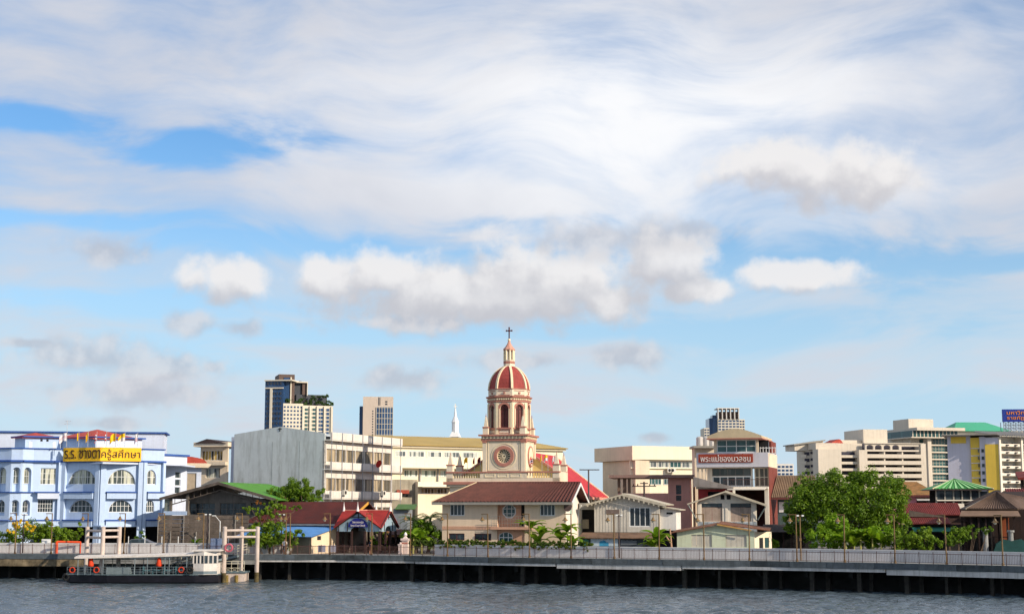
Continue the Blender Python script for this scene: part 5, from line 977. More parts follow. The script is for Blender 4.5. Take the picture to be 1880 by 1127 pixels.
# ------------------------------------------------------------------ beige riverside house
BEI = mat('beige house render', C(226, 202, 174), .85, .06, .5, .15, .1); BROT = mat('brown ribbed tile roof', C(88, 46, 38), .75, .2, 1.2, .2, .1); SALM = mat('salmon render', C(206, 160, 132), .85, .08, .6, .15); GUT = mat('grey gutter', C(150, 145, 135), .6, .1, 2)
H_ = Bld('beige_house', 'two storey beige house with brown ribbed roof and round window', 'house', 1038, 163.6, -15)
ul = H_.u(812); zw = H_.z(930, 922.5); zr = H_.z(950, 887, 3.6); Wd = 7.2; u = H_.u; zz = lambda y: H_.z(930, y)
win = [(u(826), zz(946.5), u(853), zz(925), 4), (u(991), zz(946.5), u(1019), zz(925), 4), (u(824), zz(992), u(853), zz(979), 2), (u(871), zz(992), u(902), zz(979), 2)]
rc0, rc1 = u(913), u(963)
H_.part('wall', BEI, MB().wall(rect(ul, 0, rc0, zw), [rect(*win[0][:4]), rect(*win[2][:4]), rect(*win[3][:4])], 0, .25)); H_.part('wall', BEI, MB().wall(rect(rc1, 0, 0, zw), [rect(*win[1][:4])], 0, .25))
for a, b, c, d, n in win: H_.win(a, b, c, d, .1, WFR if n == 4 else MAR, GDK, n, 1, .09)
for a, b in ((ul, rc0),): H_.part('string_course', SALM, MB().box(a, b, -.06, 0, zz(972), zz(966)))
ou, oz = H_.uz(932, 938); orr = 13.8 * .0605; octo = lambda r: [(ou + r * math.cos(R(22.5 + 45 * i)), oz + r * math.sin(R(22.5 + 45 * i))) for i in range(8)]
H_.part('recess_wall', SALM, MB().wall(rect(rc0, zz(969), rc1, zw), [octo(orr), rect(u(954), zz(965), u(961), zz(925))], .7, .2)); H_.part('recess_side', SALM, MB().box(rc0 - .02, rc0 + .05, .26, .7, 0, zw).box(rc1 - .05, rc1 + .02, .26, .7, 0, zw))
au, az_ = H_.uz(928, 994), zz(976.5); ah = 13.5 * .0605
H_.part('lower_wall', SALM, MB().wall(rect(rc0 + .01, 0, rc1 - .01, zz(969.5)), [arch(au[0] - ah, au[0] + ah, zz(996), zz(984), rise=az_ - zz(984))], .1, .2)); H_.win(au[0] - ah, zz(996), au[0] + ah, az_, .18, WFR, GTL, 3, 2, .1, head=zz(984))
pn = H_.part('round_window', WFR, MB().wall(octo(orr), [octo(orr * .86)], .66, .2).box(ou - orr * .36, ou - orr * .28, .7, .8, oz - orr * .8, oz + orr * .8).box(ou + orr * .28, ou + orr * .36, .7, .8, oz - orr * .8, oz + orr * .8).box(ou - orr * .8, ou + orr * .8, .71, .79, oz - orr * .36, oz - orr * .28).box(ou - orr * .8, ou + orr * .8, .71, .79, oz + orr * .28, oz + orr * .36)); H_.part('pane', GTL, MB().prism(octo(orr * .97), .76, .78), pn)
H_.part('balcony_door', DARK, MB().box(u(954), u(961), .82, .88, zz(965), zz(925))); H_.part('balcony_slab', SALM, MB().box(rc0 - .6, rc1 + .9, -.7, .7, zz(971.5), zz(967)))
br = MB()
for i in range(15): q = rc0 - .5 + (rc1 + .7 - rc0 + .5) * i / 14; br.tube((q, -.62, zz(967)), (q, -.62, zz(947)), .018, n=4)
for h in (947, 953, 960): br.tube((rc0 - .5, -.62, zz(h)), (rc1 + .7, -.62, zz(h)), .02, n=4)
H_.part('balcony_rail', GUT, br)
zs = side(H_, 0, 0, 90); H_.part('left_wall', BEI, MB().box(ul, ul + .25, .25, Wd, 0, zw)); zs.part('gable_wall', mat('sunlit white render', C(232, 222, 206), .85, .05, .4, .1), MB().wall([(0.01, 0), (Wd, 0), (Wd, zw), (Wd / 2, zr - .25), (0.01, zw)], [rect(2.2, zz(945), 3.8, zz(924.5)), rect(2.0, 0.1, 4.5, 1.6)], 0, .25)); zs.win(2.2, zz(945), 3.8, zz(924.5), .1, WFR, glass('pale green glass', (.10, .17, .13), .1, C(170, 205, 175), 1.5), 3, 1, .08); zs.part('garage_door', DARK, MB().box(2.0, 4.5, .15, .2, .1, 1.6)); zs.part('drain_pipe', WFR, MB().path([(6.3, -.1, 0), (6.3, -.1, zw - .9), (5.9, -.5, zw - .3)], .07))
e0, ur = -.9, .9; hu = u(875, 900, 3.6); le = u(793, HOR, -.9)
H_.part('roof_front', BROT, MB().ribs((le, e0, zw + .05), (ur, e0, zw + .05), (ur, Wd / 2, zr), (hu, Wd / 2, zr), 38, .17, .08)); H_.part('roof_back', BROT, MB().sheet([(ur, Wd + .9, zw + .05), (le, Wd + .9, zw + .05), (hu, Wd / 2, zr), (ur, Wd / 2, zr)], .08)); H_.part('roof_hip', BROT, MB().sheet([(le, Wd + .9, zw + .05), (le, e0, zw + .05), (hu, Wd / 2, zr)], .08)); H_.part('hip_cap', mat('cream hip tiles', C(215, 190, 150), .8, .1, 2), MB().tube((le, e0, zw + .12), (hu, Wd / 2, zr + .1), .1, n=6)); H_.part('gutter', GUT, MB().box(le, ur, e0 - .12, e0, zw - .22, zw + .06)); H_.part('soffit', BEI, MB().box(le, ur, e0, 0, zw - .06, zw - .01)); H_.part('ridge_cap', BROT, MB().tube((hu, Wd / 2, zr + .08), (ur, Wd / 2, zr + .08), .1, n=6))
H_.part('verge', WFR, MB().add([(ur + .02, e0, zw + .05), (ur + .02, Wd / 2, zr + .05), (ur + .02, Wd + .9, zw + .05), (ur + .02, Wd + .9, zw - .2), (ur + .02, Wd / 2, zr - .25), (ur + .02, e0, zw - .2), (ur + .1, e0, zw + .05), (ur + .1, Wd / 2, zr + .05), (ur + .1, Wd + .9, zw + .05), (ur + .1, Wd + .9, zw - .2), (ur + .1, Wd / 2, zr - .25), (ur + .1, e0, zw - .2)], [(0, 1, 4, 5), (1, 2, 3, 4), (6, 11, 10, 7), (7, 10, 9, 8), (0, 6, 7, 1), (1, 7, 8, 2), (5, 4, 10, 11), (4, 3, 9, 10)]))
o = MB().lathe([(.02, 0), (.35, .06), (.55, .2)], 14).xf(Matrix.Rotation(math.pi / 2, 4, 'X')).build('satellite_dish', DKP); o.location = on(H_, .25, -.3, zz(929)); o.rotation_euler = (.2, 0, .5); tag(o, 'black satellite dish under the right eave of the beige house', 'satellite dish')
# ------------------------------------------------------------------ pier pavilion
PR = mat('bright red pavilion roof', C(158, 44, 38), .75, .16, 1, .25, .1); PB = mat('dark brown timber', C(58, 36, 32), .7, .15, 2); PBL = mat('pale blue fretwork', C(150, 172, 185), .7, .08, 2); SGB = mat('deep blue sign enamel', C(30, 34, 120), .4, .05, 2); PWH = mat('white finial paint', C(236, 228, 222), .6, .05, 2)
PV = Bld('pier_pavilion', 'open pavilion with red cross gabled roof and blue arched sign', 'pavilion', 617, 168.8, -16)
w = PV.u(699); ze = PV.z(657, 968); za = PV.z(657, 936.5); c = w / 2; d = w
def gab(F, nm):                                # one gable end: fretwork panel under the rafters with arches
    o1 = [(0.1, ze + .05), (c, za - .28), (w - .1, ze + .05), (w - .1, ze - .45), (c + .95, ze - .45)] + [(c + .95 * math.cos(math.pi * i / 10), ze - .45 + .6 * math.sin(math.pi * i / 10)) for i in range(1, 10)] + [(c - .95, ze - .45), (0.1, ze - .45)]
    F.part('gable_panel', PBL, MB().prism(o1, .1, .16))
    for s_ in (-1, 1): F.part('barge_board', PB, MB().prism([(c, za), (c + s_ * (c + .15), ze - .02), (c + s_ * (c + .15), ze - .2), (c, za - .22)], -.12, .0))
    F.part('tie_beam', PB, MB().box(c - .95, c + .95, .03, .1, za - .78, za - .7).box(c - .05, c + .05, .02, .09, za - 1.0, za - .2).box(.3, .38, .03, .1, ze - .45, ze + .3))
    F.part('tie_beam', PB, MB().box(c - .04 + 1.3, c + .04 + 1.3, .03, .1, ze - .4, ze + .6).box(c - .04 - 1.3, c + .04 - 1.3, .03, .1, ze - .4, ze + .6))
FR = [side(PV, 0, 0, 0), side(PV, w, 0, 90), side(PV, w, w, 180), side(PV, 0, w, 270)]
for i, F in enumerate(FR):
    gab(F, i)
    for q in (.18, c - .8, c + .8, w - .18): F.part('column', PB, MB().box(q - .1, q + .1, .02, .22, 0, ze - .4))
    F.part('railing', PB, MB().box(.2, c - .8, .1, .16, .85, .95).box(c + .8, w - .2, .1, .16, .85, .95).box(.2, c - .8, .1, .16, .3, .36).box(c + .8, w - .2, .1, .16, .3, .36))
rf_ = MB(); o_ = .25; C0 = (c, c, za)
for k in range(4):                            # cross gable: each arm has two slopes meeting in valleys at the middle
    a = R(90 * k); M_ = Matrix.Translation((c, c, 0)) @ Matrix.Rotation(a, 4, 'Z'); T = lambda x, y, q: tuple(M_ @ Vector((x, y, q)))
    apex = T(0, -c - o_, za)
    for s_ in (-1, 1): rf_.sheet([T(s_ * (c + .15), -c - o_, ze), T(s_ * (c + .02), -c - .02, ze + .06), T(0, 0, za), apex] if s_ > 0 else [apex, T(0, 0, za), T(s_ * (c + .02), -c - .02, ze + .06), T(s_ * (c + .15), -c - o_, ze)], .07)
PV.part('cross_gable_roof', PR, rf_)
PV.part('ridge_cap', mat('pale ridge tiles', C(215, 150, 130), .7, .1, 2), MB().box(-o_, w + o_, c - .07, c + .07, za - .02, za + .08)); PV.part('ridge_cap', MATS['pale ridge tiles'], MB().box(c - .07, c + .07, -o_, c - .08, za - .02, za + .08))
for q in ((c, -o_ + .1), (w + o_ - .1, c), (-o_ + .1, c), (c, w + o_ - .1)): PV.part('spire_finial', PWH, MB().lathe([(.18, za - .1), (.14, za + .15), (.06, za + .5), (.015, za + .95)], 8, q))
sg = empty('pavilion_sign', PV.o, PV.y, 'blue arched sign with white lettering over the pavilion entrance', 'sign'); pa = [(c + 1.18 * math.cos(math.pi * i / 14), ze + .05 + 1.0 * math.sin(math.pi * i / 14)) for i in range(15)]
MB().prism(pa, -.06, .03).build('panel', SGB, sg); text_mesh('วัดซางตาครู้ส', 'lettering', PWH, 1.35, .34, sg, (c, -.075, ze + .58), depth=.015); text_mesh('Santa Cruz Church', 'lettering', PWH, 1.75, .2, sg, (c, -.075, ze + .24), depth=.015)
gp = Bld('gate_pillar', 'white gate pillar with urn finial right of the pavilion', 'pillar', 745, 166, -10); gp.part('shaft', mat('pinkish white plaster', C(226, 205, 196), .8, .08, 1, .2), MB().box(-.34, .34, -.34, .34, 0, 1.5)); gp.part('cap', MATS['pinkish white plaster'], MB().box(-.45, .45, -.45, .45, 1.5, 1.72).lathe([(.36, 1.72), (.1, 1.98)], 4, rot=math.pi / 4)); gp.part('urn', PWH, MB().lathe([(.06, 1.95), (.2, 2.1), (.17, 2.22), (.03, 2.42)], 10)); gp.part('band', ROSE, MB().box(-.36, .36, -.36, -.345, 1.1, 1.3))
gp = Bld('gate_pillar', 'short pink gate pillar between pavilion and white pillar', 'pillar', 736, 165.4, -10); gp.part('shaft', MATS['pinkish white plaster'], MB().box(-.2, .2, -.2, .2, 0, 1.0)); gp.part('cap', MATS['pinkish white plaster'], MB().box(-.26, .26, -.26, .26, 1.0, 1.1).ball((0, 0, 1.2), .13, 8))
TL = Bld('timber_shelter', 'low brown shelter with wide eave behind the gate pillars', 'shelter', 712, 174, -8); TL.part('roof', BROT, MB().ribs((0, -.5, TL.z(720, 981)), (TL.u(765), -.5, TL.z(720, 981)), (TL.u(765), 3, TL.z(720, 972)), (0, 3, TL.z(720, 972)), 16, .05, .06))
for x in (714, 728, 742, 758): TL.part('post', PB, MB().box(TL.u(x) - .08, TL.u(x) + .08, 0, .16, 0, TL.z(720, 981)))
TL.part('back_wall', mat('tan brick', C(176, 128, 92), .9, .2, 1.5, .2), MB().box(TL.u(600, HOR, 4), TL.u(760, HOR, 4), 4, 4.3, 0, 2.3)); TL.part('slatted_front', DARK, MB().box(0, TL.u(760), .2, .3, .2, 1.7))
gw = Bld('grey_annex', 'grey corrugated annex behind the pavilion', 'annex', 722, 186, -5); gw.part('wall', mat('blue grey sheet', C(135, 142, 148), .8, .15, .6, .4), MB().box(0, gw.u(748), 0, 4, 0, gw.z(735, 933))); gw.part('green_roof', mat('faded green sheet', C(84, 118, 60), .7, .15, .8, .2), MB().sheet([(gw.u(726), -.5, gw.z(740, 934)), (gw.u(762), -.5, gw.z(740, 934)), (gw.u(762), 2, gw.z(740, 925, 2)), (gw.u(726), 2, gw.z(740, 925, 2))], .08))
# ------------------------------------------------------------------ grey boarded house, mural shed
BRD = mat('pale grey boards', C(205, 198, 186), .85, .10, .8, .3, .1); PALR = mat('weathered pale verge', C(196, 186, 166), .85, .15, 1, .3)
K = Bld('boarded_house', 'pale grey boarded house with scalloped verge and tall dark window', 'house', 1091, 168.5, -12)
w = K.u(1211); zt = K.z(1150, 924); zp = K.z(1143, 909); um = K.u(1143); z0 = K.z(1150, 976.5); wn = K.rc(1155, 930.5, 1194.5, 966.5)
n = 22; K.part('wall', BRD, MB().wall([(0, z0), (w, z0), (w, zt), (um, zp - .1), (0, zt - .05)], [rect(*wn)], 0, .2))
for i in range(1, n):
    q = w * i / n
    if not (wn[0] - .05 < q < wn[2] + .05): K.part('board_batten', BRD, MB().box(q - .02, q + .02, -.025, 0, z0, min(zt - .1, zt)))
K.win(*wn, .06, WFR, GDK, 4, 1, .11); K.part('vent_board', mat('grey brown plank', C(120, 105, 98), .9, .15, 2), MB().box(K.u(1113), K.u(1137), -.06, 0, K.z(1125, 942.5), K.z(1125, 935))); K.part('floor_beam', DARK, MB().box(-.1, w + .1, -.1, 6, z0 - .25, z0 - .01)); K.part('side_wall', BRD, MB().box(w - .2, w, .2, 7, z0, zt).box(0, .2, .2, 7, z0, zt))
for s_, (x, y) in ((-1, (1077, 925)), (1, (1224, 927))):
    q = K.uz(x, y); K.part('roof_slope', PALR, MB().sheet([(um, -.6, zp + .15), (um, 8, zp + .15), (q[0], 8, q[1]), (q[0], -.6, q[1])], .1)); K.part('verge_board', PALR, MB().prism([(um, zp + .15), (q[0], q[1]), (q[0], q[1] - .2), (um, zp - .05)], -.72, -.62))
    for i in range(9): f = (i + .5) / 9; a, b = um + (q[0] - um) * f, zp + (q[1] - zp) * f; K.part('scallop', PALR, MB().prism([(a - .13, b), (a + .13, b), (a + .08, b - .3), (a, b - .36), (a - .08, b - .3)], -.70, -.66))
for i in range(5): K.part('stilt', DARK, MB().box(w * i / 4 - .1, w * i / 4 + .1, .3, .5, 0, z0 - .2))
AX = Bld('white_annex', 'small white box annex right of the boarded house', 'annex', 1211, 167.5, -14); w = AX.u(1241); zt = AX.z(1225, 934); AX.part('wall', mat('clean white board', C(226, 222, 214), .8, .06, .6, .15), MB().box(0, w, 0, 4, AX.z(1225, 973), zt)); AX.part('vent_window', DARK, MB().box(AX.u(1223.5), AX.u(1235), -.02, .1, AX.z(1228, 943.5), AX.z(1228, 940))); AX.part('roof', PALR, MB().sheet([(-.3, -.5, zt + .35), (w + .5, -.5, zt - .05), (w + .5, 4.5, zt - .05), (-.3, 4.5, zt + .35)], .1)); AX.part('base', DARK, MB().box(0, w, .2, 4, 0, AX.z(1225, 973)))
MS = Bld('mural_shed', 'low shed with brown roof and painted blue and white mural wall', 'shed', 1066, 160.5, -12); w = MS.u(1192); ze = MS.z(1120, 986); MS.part('wall', mat('dark mural ground', C(62, 70, 78), .85, .2, .8), MB().box(0, w, 0, .2, 0, ze))
MS.part('roof', mat('brown patched roof', C(128, 98, 74), .85, .25, .8, .3), MB().sheet([(-.3, -.4, ze - .05), (w + .3, -.4, ze - .05), (w + .3, 3, MS.z(1120, 977, 3)), (-.3, 3, MS.z(1120, 977, 3))], .07))
for x0, x1, y0, y1, cc_, nm in ((1084, 1134, 987, 1002, (190, 205, 215), 'white_mural_panel'), (1100, 1117, 990, 1002, (60, 150, 190), 'blue_mural_figure'), (1066, 1080, 989, 1002, (70, 135, 125), 'teal_mural_panel'), (1139, 1168, 990, 999, (110, 116, 122), 'grey_mural_panel')):
    a, b = MS.u(x0), MS.u(x1); za_, zb_ = MS.z(1110, y1), MS.z(1110, y0); n_ = 10; pts = [(a + (b - a) * i / n_, zb_ - .12 * random.random() - (.5 * abs(i / n_ - .4) if 'figure' in nm else 0)) for i in range(n_ + 1)]; MS.part(nm, mat('mural paint %d' % cc_[0], C(*cc_), .8, .15, 2), MB().prism([(b, za_), (a, za_)] + pts, -.012 if 'figure' not in nm else -.02, 0))
DG = Bld('dark_lean_to', 'dark narrow lean-to between beige house and boarded house', 'shed', 1067, 170, -8); w = DG.u(1091); DG.part('back_wall', DARK, MB().box(0, w, 1, 1.2, 0, DG.z(1080, 930))); DG.part('roof', mat('grey eave sheet', C(150, 148, 142), .8, .15, 1), MB().box(-.2, w + .2, -.4, 2, DG.z(1080, 935), DG.z(1080, 923))); DG.part('low_wall', mat('grey plank', C(140, 132, 112), .85, .15, 1), MB().box(0, w * .55, .3, .5, DG.z(1080, 970), DG.z(1080, 953)))
# ------------------------------------------------------------------ cream block, pink building
CB = Bld('cream_block', 'plain cream flat roofed block with overhanging top storey, right of the church', 'building', 1162, 226, 20); FL = Facet(CB, 1092, 237, 1162, 226)
zt = CB.z(1163, 818); zo = CB.z(1163, 843); w = CB.u(1320); CB.part('wall', WCR, MB().box(0, w, .8, 1.1, 0, zo)); CB.part('top_band', WCR, MB().box(0, w, 0, 12, zo, zt)); FL.part('top_band', CREAM, MB().box(0, FL.w, 0, 3, FL.z(1130, 846), FL.z(1162, 818))); FL.part('wall', CREAM, MB().box(FL.u(1102), FL.w, .5, 3, 0, FL.z(1130, 846.5)))  # left face takes a darker cream, shade put into its colour
z0, z1 = CB.z(1163, 857), CB.z(1163, 846)
for i in range(9): CB.win(.4 + i * 2.1, z0, .4 + i * 2.1 + 1.95, z1, .72, WFR, GPA if i % 3 else GTL, 3, 1, .07)
CB.part('sill', WCR, MB().box(0, w, .5, .8, z0 - .2, z0 - .02)); z0, z1 = CB.z(1163, 889), CB.z(1163, 878)
for i in range(5): CB.win(.4 + i * 2.6, z0, .4 + i * 2.6 + 2.2, z1, .72, WFR, GTL, 4, 1, .07)
for k, x in enumerate((1172, 1232, 1238)): ac(CB, CB.u(x), .45, CB.z(1163, 866), ('air conditioner under the left windows of the cream block', 'left of two air conditioners on the cream block wall', 'right of two air conditioners on the cream block wall')[k])
PK = Bld('pink_building', 'dusty pink building with flat roof canopy in front of the cream block', 'building', 1122, 200, -8); PNK = mat('dusty pink render', C(205, 150, 138), .85, .08, .4, .2)
w = PK.u(1268); zs0, zs1 = PK.z(1200, 877), PK.z(1200, 871.5); PK.part('roof_slab', mat('brown grey slab', C(140, 112, 104), .85, .15, .6), MB().box(-.2, PK.u(1276), -1, 9, zs0, zs1)); zl = PK.z(1200, 905)
hs = [PK.rc(1241, 890, 1251, 907), PK.rc(1241, 909, 1251, 919)]; PK.part('wall', PNK, MB().wall(rect(PK.u(1227), 0, w, zs0), [rect(*h) for h in hs], 0, .3)); PK.part('low_wall', PNK, MB().box(PK.u(1135), PK.u(1227) - .01, 0, .3, 0, zl)); PK.part('side_wall', MAR, MB().box(w - .3, w, .3, 9, 0, zs0))  # pink side wall coloured maroon: its shade put into the colour
for h in hs: PK.win(*h, .1, DKP, GDK, 3, 3, .05)
for x0, x1 in ((1134, 1139), (1144, 1150), (1153, 1158)): PK.part('column', mat('brown grey column', C(120, 98, 84), .85, .1, 1), MB().box(PK.u(x0), PK.u(x1), .1, .5, zl, zs0))
for x, lab in ((1183, 'utility pole with crossarms and insulators before the pink building'),):
    q = at(x, HOR, 185); r = empty('utility_pole', (q.x, q.y, GZ), -.15, lab, 'utility pole'); H0 = at(x, 884, 185).z - GZ; MB().tube((0, 0, 0), (0, 0, H0), .14, .11).build('pole', DKP, r)
    for dz, wd in ((-.2, .5), (-.55, 1.5)): MB().box(-wd, wd, -.06, .06, H0 + dz - .06, H0 + dz + .06).build('crossarm', DKP, r)
    for sx in (-1.3, -.8, .7, 1.3): MB().lathe([(.05, H0 - .49), (.09, H0 - .4), (.04, H0 - .25)], 6, (sx, 0)).build('insulator', PB, r)
q = at(1081, HOR, 178); r = empty('utility_pole', (q.x, q.y, GZ), 0, 'tall grey utility pole with crossarm beside the red nave roof', 'utility pole'); H0 = at(1081, 862, 178).z - GZ; MB().tube((0, 0, 0), (0, 0, H0), .12, .09).build('pole', mat('grey concrete pole', C(95, 88, 88), .8, .15, 1), r); MB().box(-1.1, 1.3, -.05, .05, H0 - .06, H0 + .06).build('crossarm', DKP, r)
# ------------------------------------------------------------------ building with the red sign
RS = Bld('sign_building', 'tall house with barrel roof, glazed top floor and white sign band', 'building', 1280, 187, -17); BRK = mat('red brick', C(128, 62, 50), .85, .2, 1.5, .25, .2); GRB = mat('pale lilac grey panel', C(206, 202, 208), .7, .05, .5, .12)
u = RS.u; z = lambda y: RS.z(1345, y); w = u(1412); Dp = 9
RS.part('sign_band', GRB, MB().box(0, w, 0, Dp, z(857), z(830.5))); arc = [(u(1303) + (u(1403) - u(1303)) * i / 12, z(803.5) + (z(787.5) - z(803.5)) * math.sin(math.pi * (.08 + .84 * i / 12)) ** 1.2) for i in range(13)]
RS.part('barrel_roof', mat('sand metal roof', C(205, 185, 150), .6, .08, .5, .1), MB().prism([(u(1303), z(804.5))] + arc + [(u(1403), z(804.5))], -1.0, Dp)); RS.part('eave_trim', ROSE, MB().box(u(1303) - .1, u(1403) + .1, -1.05, Dp + .3, z(806.5), z(804.6)))
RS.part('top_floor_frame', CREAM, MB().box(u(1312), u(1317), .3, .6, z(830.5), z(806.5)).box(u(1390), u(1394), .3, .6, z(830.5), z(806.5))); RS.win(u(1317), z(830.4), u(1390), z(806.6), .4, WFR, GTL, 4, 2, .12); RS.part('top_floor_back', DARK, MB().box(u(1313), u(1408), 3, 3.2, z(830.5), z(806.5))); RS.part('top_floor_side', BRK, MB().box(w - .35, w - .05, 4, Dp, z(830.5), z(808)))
sg = empty('red_sign', RS.o, RS.y, 'long red sign with white Thai lettering on the white band', 'sign'); MB().box(u(1284), u(1384.5), -.12, -.01, z(848.5), z(833)).build('panel', mat('red brown sign board', C(158, 64, 42), .65, .14, 1.5), sg); text_mesh('พระแม่ของมวลชน', 'lettering', PWH, u(1380) - u(1288), (z(834) - z(847)), sg, ((u(1380) + u(1288)) / 2, -.14, z(840.5)), depth=.03)
RS.part('middle_wall', CREAMW, MB().wall(rect(u(1296), z(896), u(1380), z(857)), [rect(u(1305), z(892.5), u(1377), z(858.5))], 1.5, .2)); RS.win(u(1305), z(873), u(1377), z(858.5), 1.6, mat('bronze frame', C(110, 100, 92), .6, .1, 2), glass('grey green glass', (.05, .06, .055), .08, (.10, .11, .10), 1), 5, 1, .07); RS.win(u(1305), z(892.5), u(1377), z(873.2), 1.6, WFR, GDK, 5, 1, .14)
RS.part('left_bay', CREAM, MB().wall(rect(0, z(893), u(1297), z(857)), [rect(u(1283), z(890), u(1288), z(860)), rect(u(1290), z(890), u(1295), z(860))], .3, .3)); RS.win(u(1384), z(893), u(1411), z(858), 1.2, CREAM, GBR, 3, 2, .12); RS.part('floor_slab', CREAMW, MB().box(0, w, -.6, Dp, z(897), z(893.2)))
RS.part('side_wall', BRK, MB().box(w - .32, w - .02, 1.3, Dp, 0, z(857.2))); sd = side(RS, w, 0, 90); sd.part('brick_face', BRK, MB().box(.2, Dp, -.05, 0, 0, z(857))); sd.part('upper_face', CREAM, MB().box(.2, Dp, -.05, 0, z(857) + .01, z(832)))
rl = MB()
for i in range(26): q = u(1330) + (u(1411) - u(1330)) * i / 25; rl.tube((q, -.5, z(893.2)), (q, -.5, z(880)), .02, n=4)
rl.tube((u(1330), -.5, z(880)), (u(1411), -.5, z(880)), .035, n=5); RS.part('balcony_rail', RAILM, rl)
RS.part('grey_awning', mat('stained grey sheet', C(160, 150, 142), .85, .15, .8, .4), MB().prism([(u(1278), z(893)), (u(1350), z(897)), (u(1350), z(894)), (u(1278), z(875))], -1.6, -.65)); RS.part('white_awning', CREAMW, MB().sheet([(u(1340), -1.9, z(898)), (u(1408), -1.9, z(898)), (u(1408), -.61, z(895)), (u(1340), -.61, z(895))], .1))
RS.part('lower_wall', mat('crimson render', C(172, 60, 58), .85, .1, .6, .2), MB().wall(rect(u(1282), 0, u(1345), z(897)), [rect(u(1300), z(912), u(1322), z(902))], 0, .3)); RS.part('lower_window', DARK, MB().box(u(1300), u(1322), .2, .25, z(912), z(902))); RS.part('shopfront', mat('dark red interior', C(60, 30, 28), .9, .3, 1), MB().box(u(1345), w - .4, 2.5, 2.8, 0, z(897))); RS.part('corner_column', CREAMW, MB().box(w - .5, w, -.2, .3, 0, z(897)))
tr = MB()
for a in (0, .5): tr.tube((u(1396), 1 + a, z(832)), (u(1424), 1 + a, z(832)), .05, n=5).tube((u(1396), 1 + a, z(822)), (u(1424), 1 + a, z(822)), .04, n=5)
for i in range(6): q = u(1396) + (u(1424) - u(1396)) * i / 5; tr.tube((q, 1, z(832)), (q, 1, z(820)), .04, n=5)
RS.part('terrace_rail', WHT, tr)
for x in (1285, 1297, 1307):
    q = at(x, 819, 205); o = MB().lathe([(.05, 0), (.5, .02), (.52, .3), (.5, 1.15), (.35, 1.32), (.05, 1.38)], 12).build('water_tank', mat('steel water tank', C(205, 198, 190), .4, .08, 2, metal=.2), smooth=False); o.location = q; tag(o, {1285: 'leftmost pale water tank beside the barrel roofed house', 1297: 'middle pale water tank beside the barrel roofed house', 1307: 'pale water tank nearest the barrel roofed house'}[x], 'water tank', 'rooftop water tanks')
tp = Bld('tank_platform', 'flat tank platform left of the barrel roofed house', 'roof', 1272, 206, 0); tp.part('deck', GUT, MB().box(0, tp.u(1314), -2, 3, tp.z(1290, 823), tp.z(1290, 819))); tp.part('column', CREAM, MB().box(.3, tp.u(1312), -.5, 2.5, 0, tp.z(1290, 823) - .01))
# ------------------------------------------------------------------ gabled white house and low green house
GH = Bld('gabled_house', 'white gabled house with two wide weathered shuttered openings', 'house', 1280, 174.5, -8); SHT = mat('weathered pinkish shutters', C(176, 156, 142), .85, .15, .8, .6); u = GH.u; z = lambda y: GH.z(1330, y); w = u(1389)
hs = [GH.rc(1288, 923.5, 1326.5, 957), GH.rc(1341, 923.5, 1379.5, 957), GH.rc(1323, 908, 1330, 916.5), GH.rc(1334, 908, 1341.5, 916.5)]
GH.part('wall', CREAMW, MB().wall([(0, z(966)), (w, z(966)), (w, z(922)), (u(1331), z(903)), (0, z(922))], [rect(*h) for h in hs], 0, .3)); GH.part('base_wall', mat('peeling blue white paint', C(178, 188, 196), .9, .35, 1.5, .5), MB().box(0.02, w - .02, .05, .3, 0, z(966)).box(.02, w - .02, -.03, -.002, z(966), z(957.5)))
for h in hs[:2]:
    a, b, c_, d_ = h; m_ = (a + c_) / 2; zq = d_ - 7.5 * .064
    GH.win(a, zq, c_, d_, .1, DKP, GDK, 2, 1, .05, name='transom_window')
    for p, q in ((a, m_ - .02), (m_ + .02, c_)): GH.part('shutter', SHT, MB().box(p, q, .1, .16, b, zq))
for h in hs[2:]: GH.part('attic_window', DARK, MB().box(h[0], h[2], .15, .2, h[1], h[3]))
for x in (1284, 1334, 1385): GH.part('pilaster', CREAMW, MB().box(u(x) - .16, u(x) + .16, -.08, 0, z(957), z(921)))
for s_, (x, y) in ((-1, (1262, 924)), (1, (1407, 927))):
    q = GH.uz(x, y); up = GH.uz(1331, 901); GH.part('roof_slope', PALR, MB().sheet([(up[0], -.9, up[1]), (up[0], 9, up[1]), (q[0], 9, q[1]), (q[0], -.9, q[1])], .1)); GH.part('verge_board', PALR, MB().prism([(up[0], up[1]), (q[0], q[1]), (q[0], q[1] - .16), (up[0], up[1] - .18)], -1.0, -.91)); b = GH.uz(1279 if s_ < 0 else 1391, 954); GH.part('strut', mat('grey green strut', C(140, 152, 148), .7, .1, 2), MB().tube((q[0] + .1 * -s_, -.8, q[1] - .15), (b[0], -.1, b[1]), .07, n=6))
GH.part('side_wall', CREAMW, MB().box(w - .3, w - .005, .3, 9, 0, z(922)))
GL = Bld('low_green_house', 'low pale green house with rusty patched roof behind the flood wall', 'house', 1242, 161.5, -12); PGR = mat('pale green render', C(205, 212, 184), .85, .07, .5, .25); u = GL.u; z = lambda y: GL.z(1320, y); w = u(1384); RST = mat('rusty patched roof', C(140, 92, 66), .85, .35, 1, .4)
hs = [rect(*GL.rc(1269, 981, 1307, 1004)), rect(*GL.rc(1332, 981, 1371, 1004))]; GL.part('wall', PGR, MB().wall([(0, 0), (w, 0), (w, z(974)), (u(1317), z(964)), (0, z(976))], [[(a, max(b, .05)) for a, b in h] for h in hs], 0, .25))
for h in hs:
    a, c_ = h[0][0], h[1][0]; zt = h[2][1]
    for i in range(4): GL.part('door_panel', mat('pale folding door', C(200, 194, 180), .85, .08, 1, .4), MB().box(a + (c_ - a) * i / 4 + .015, a + (c_ - a) * (i + 1) / 4 - .015, .1, .15, .02, zt))
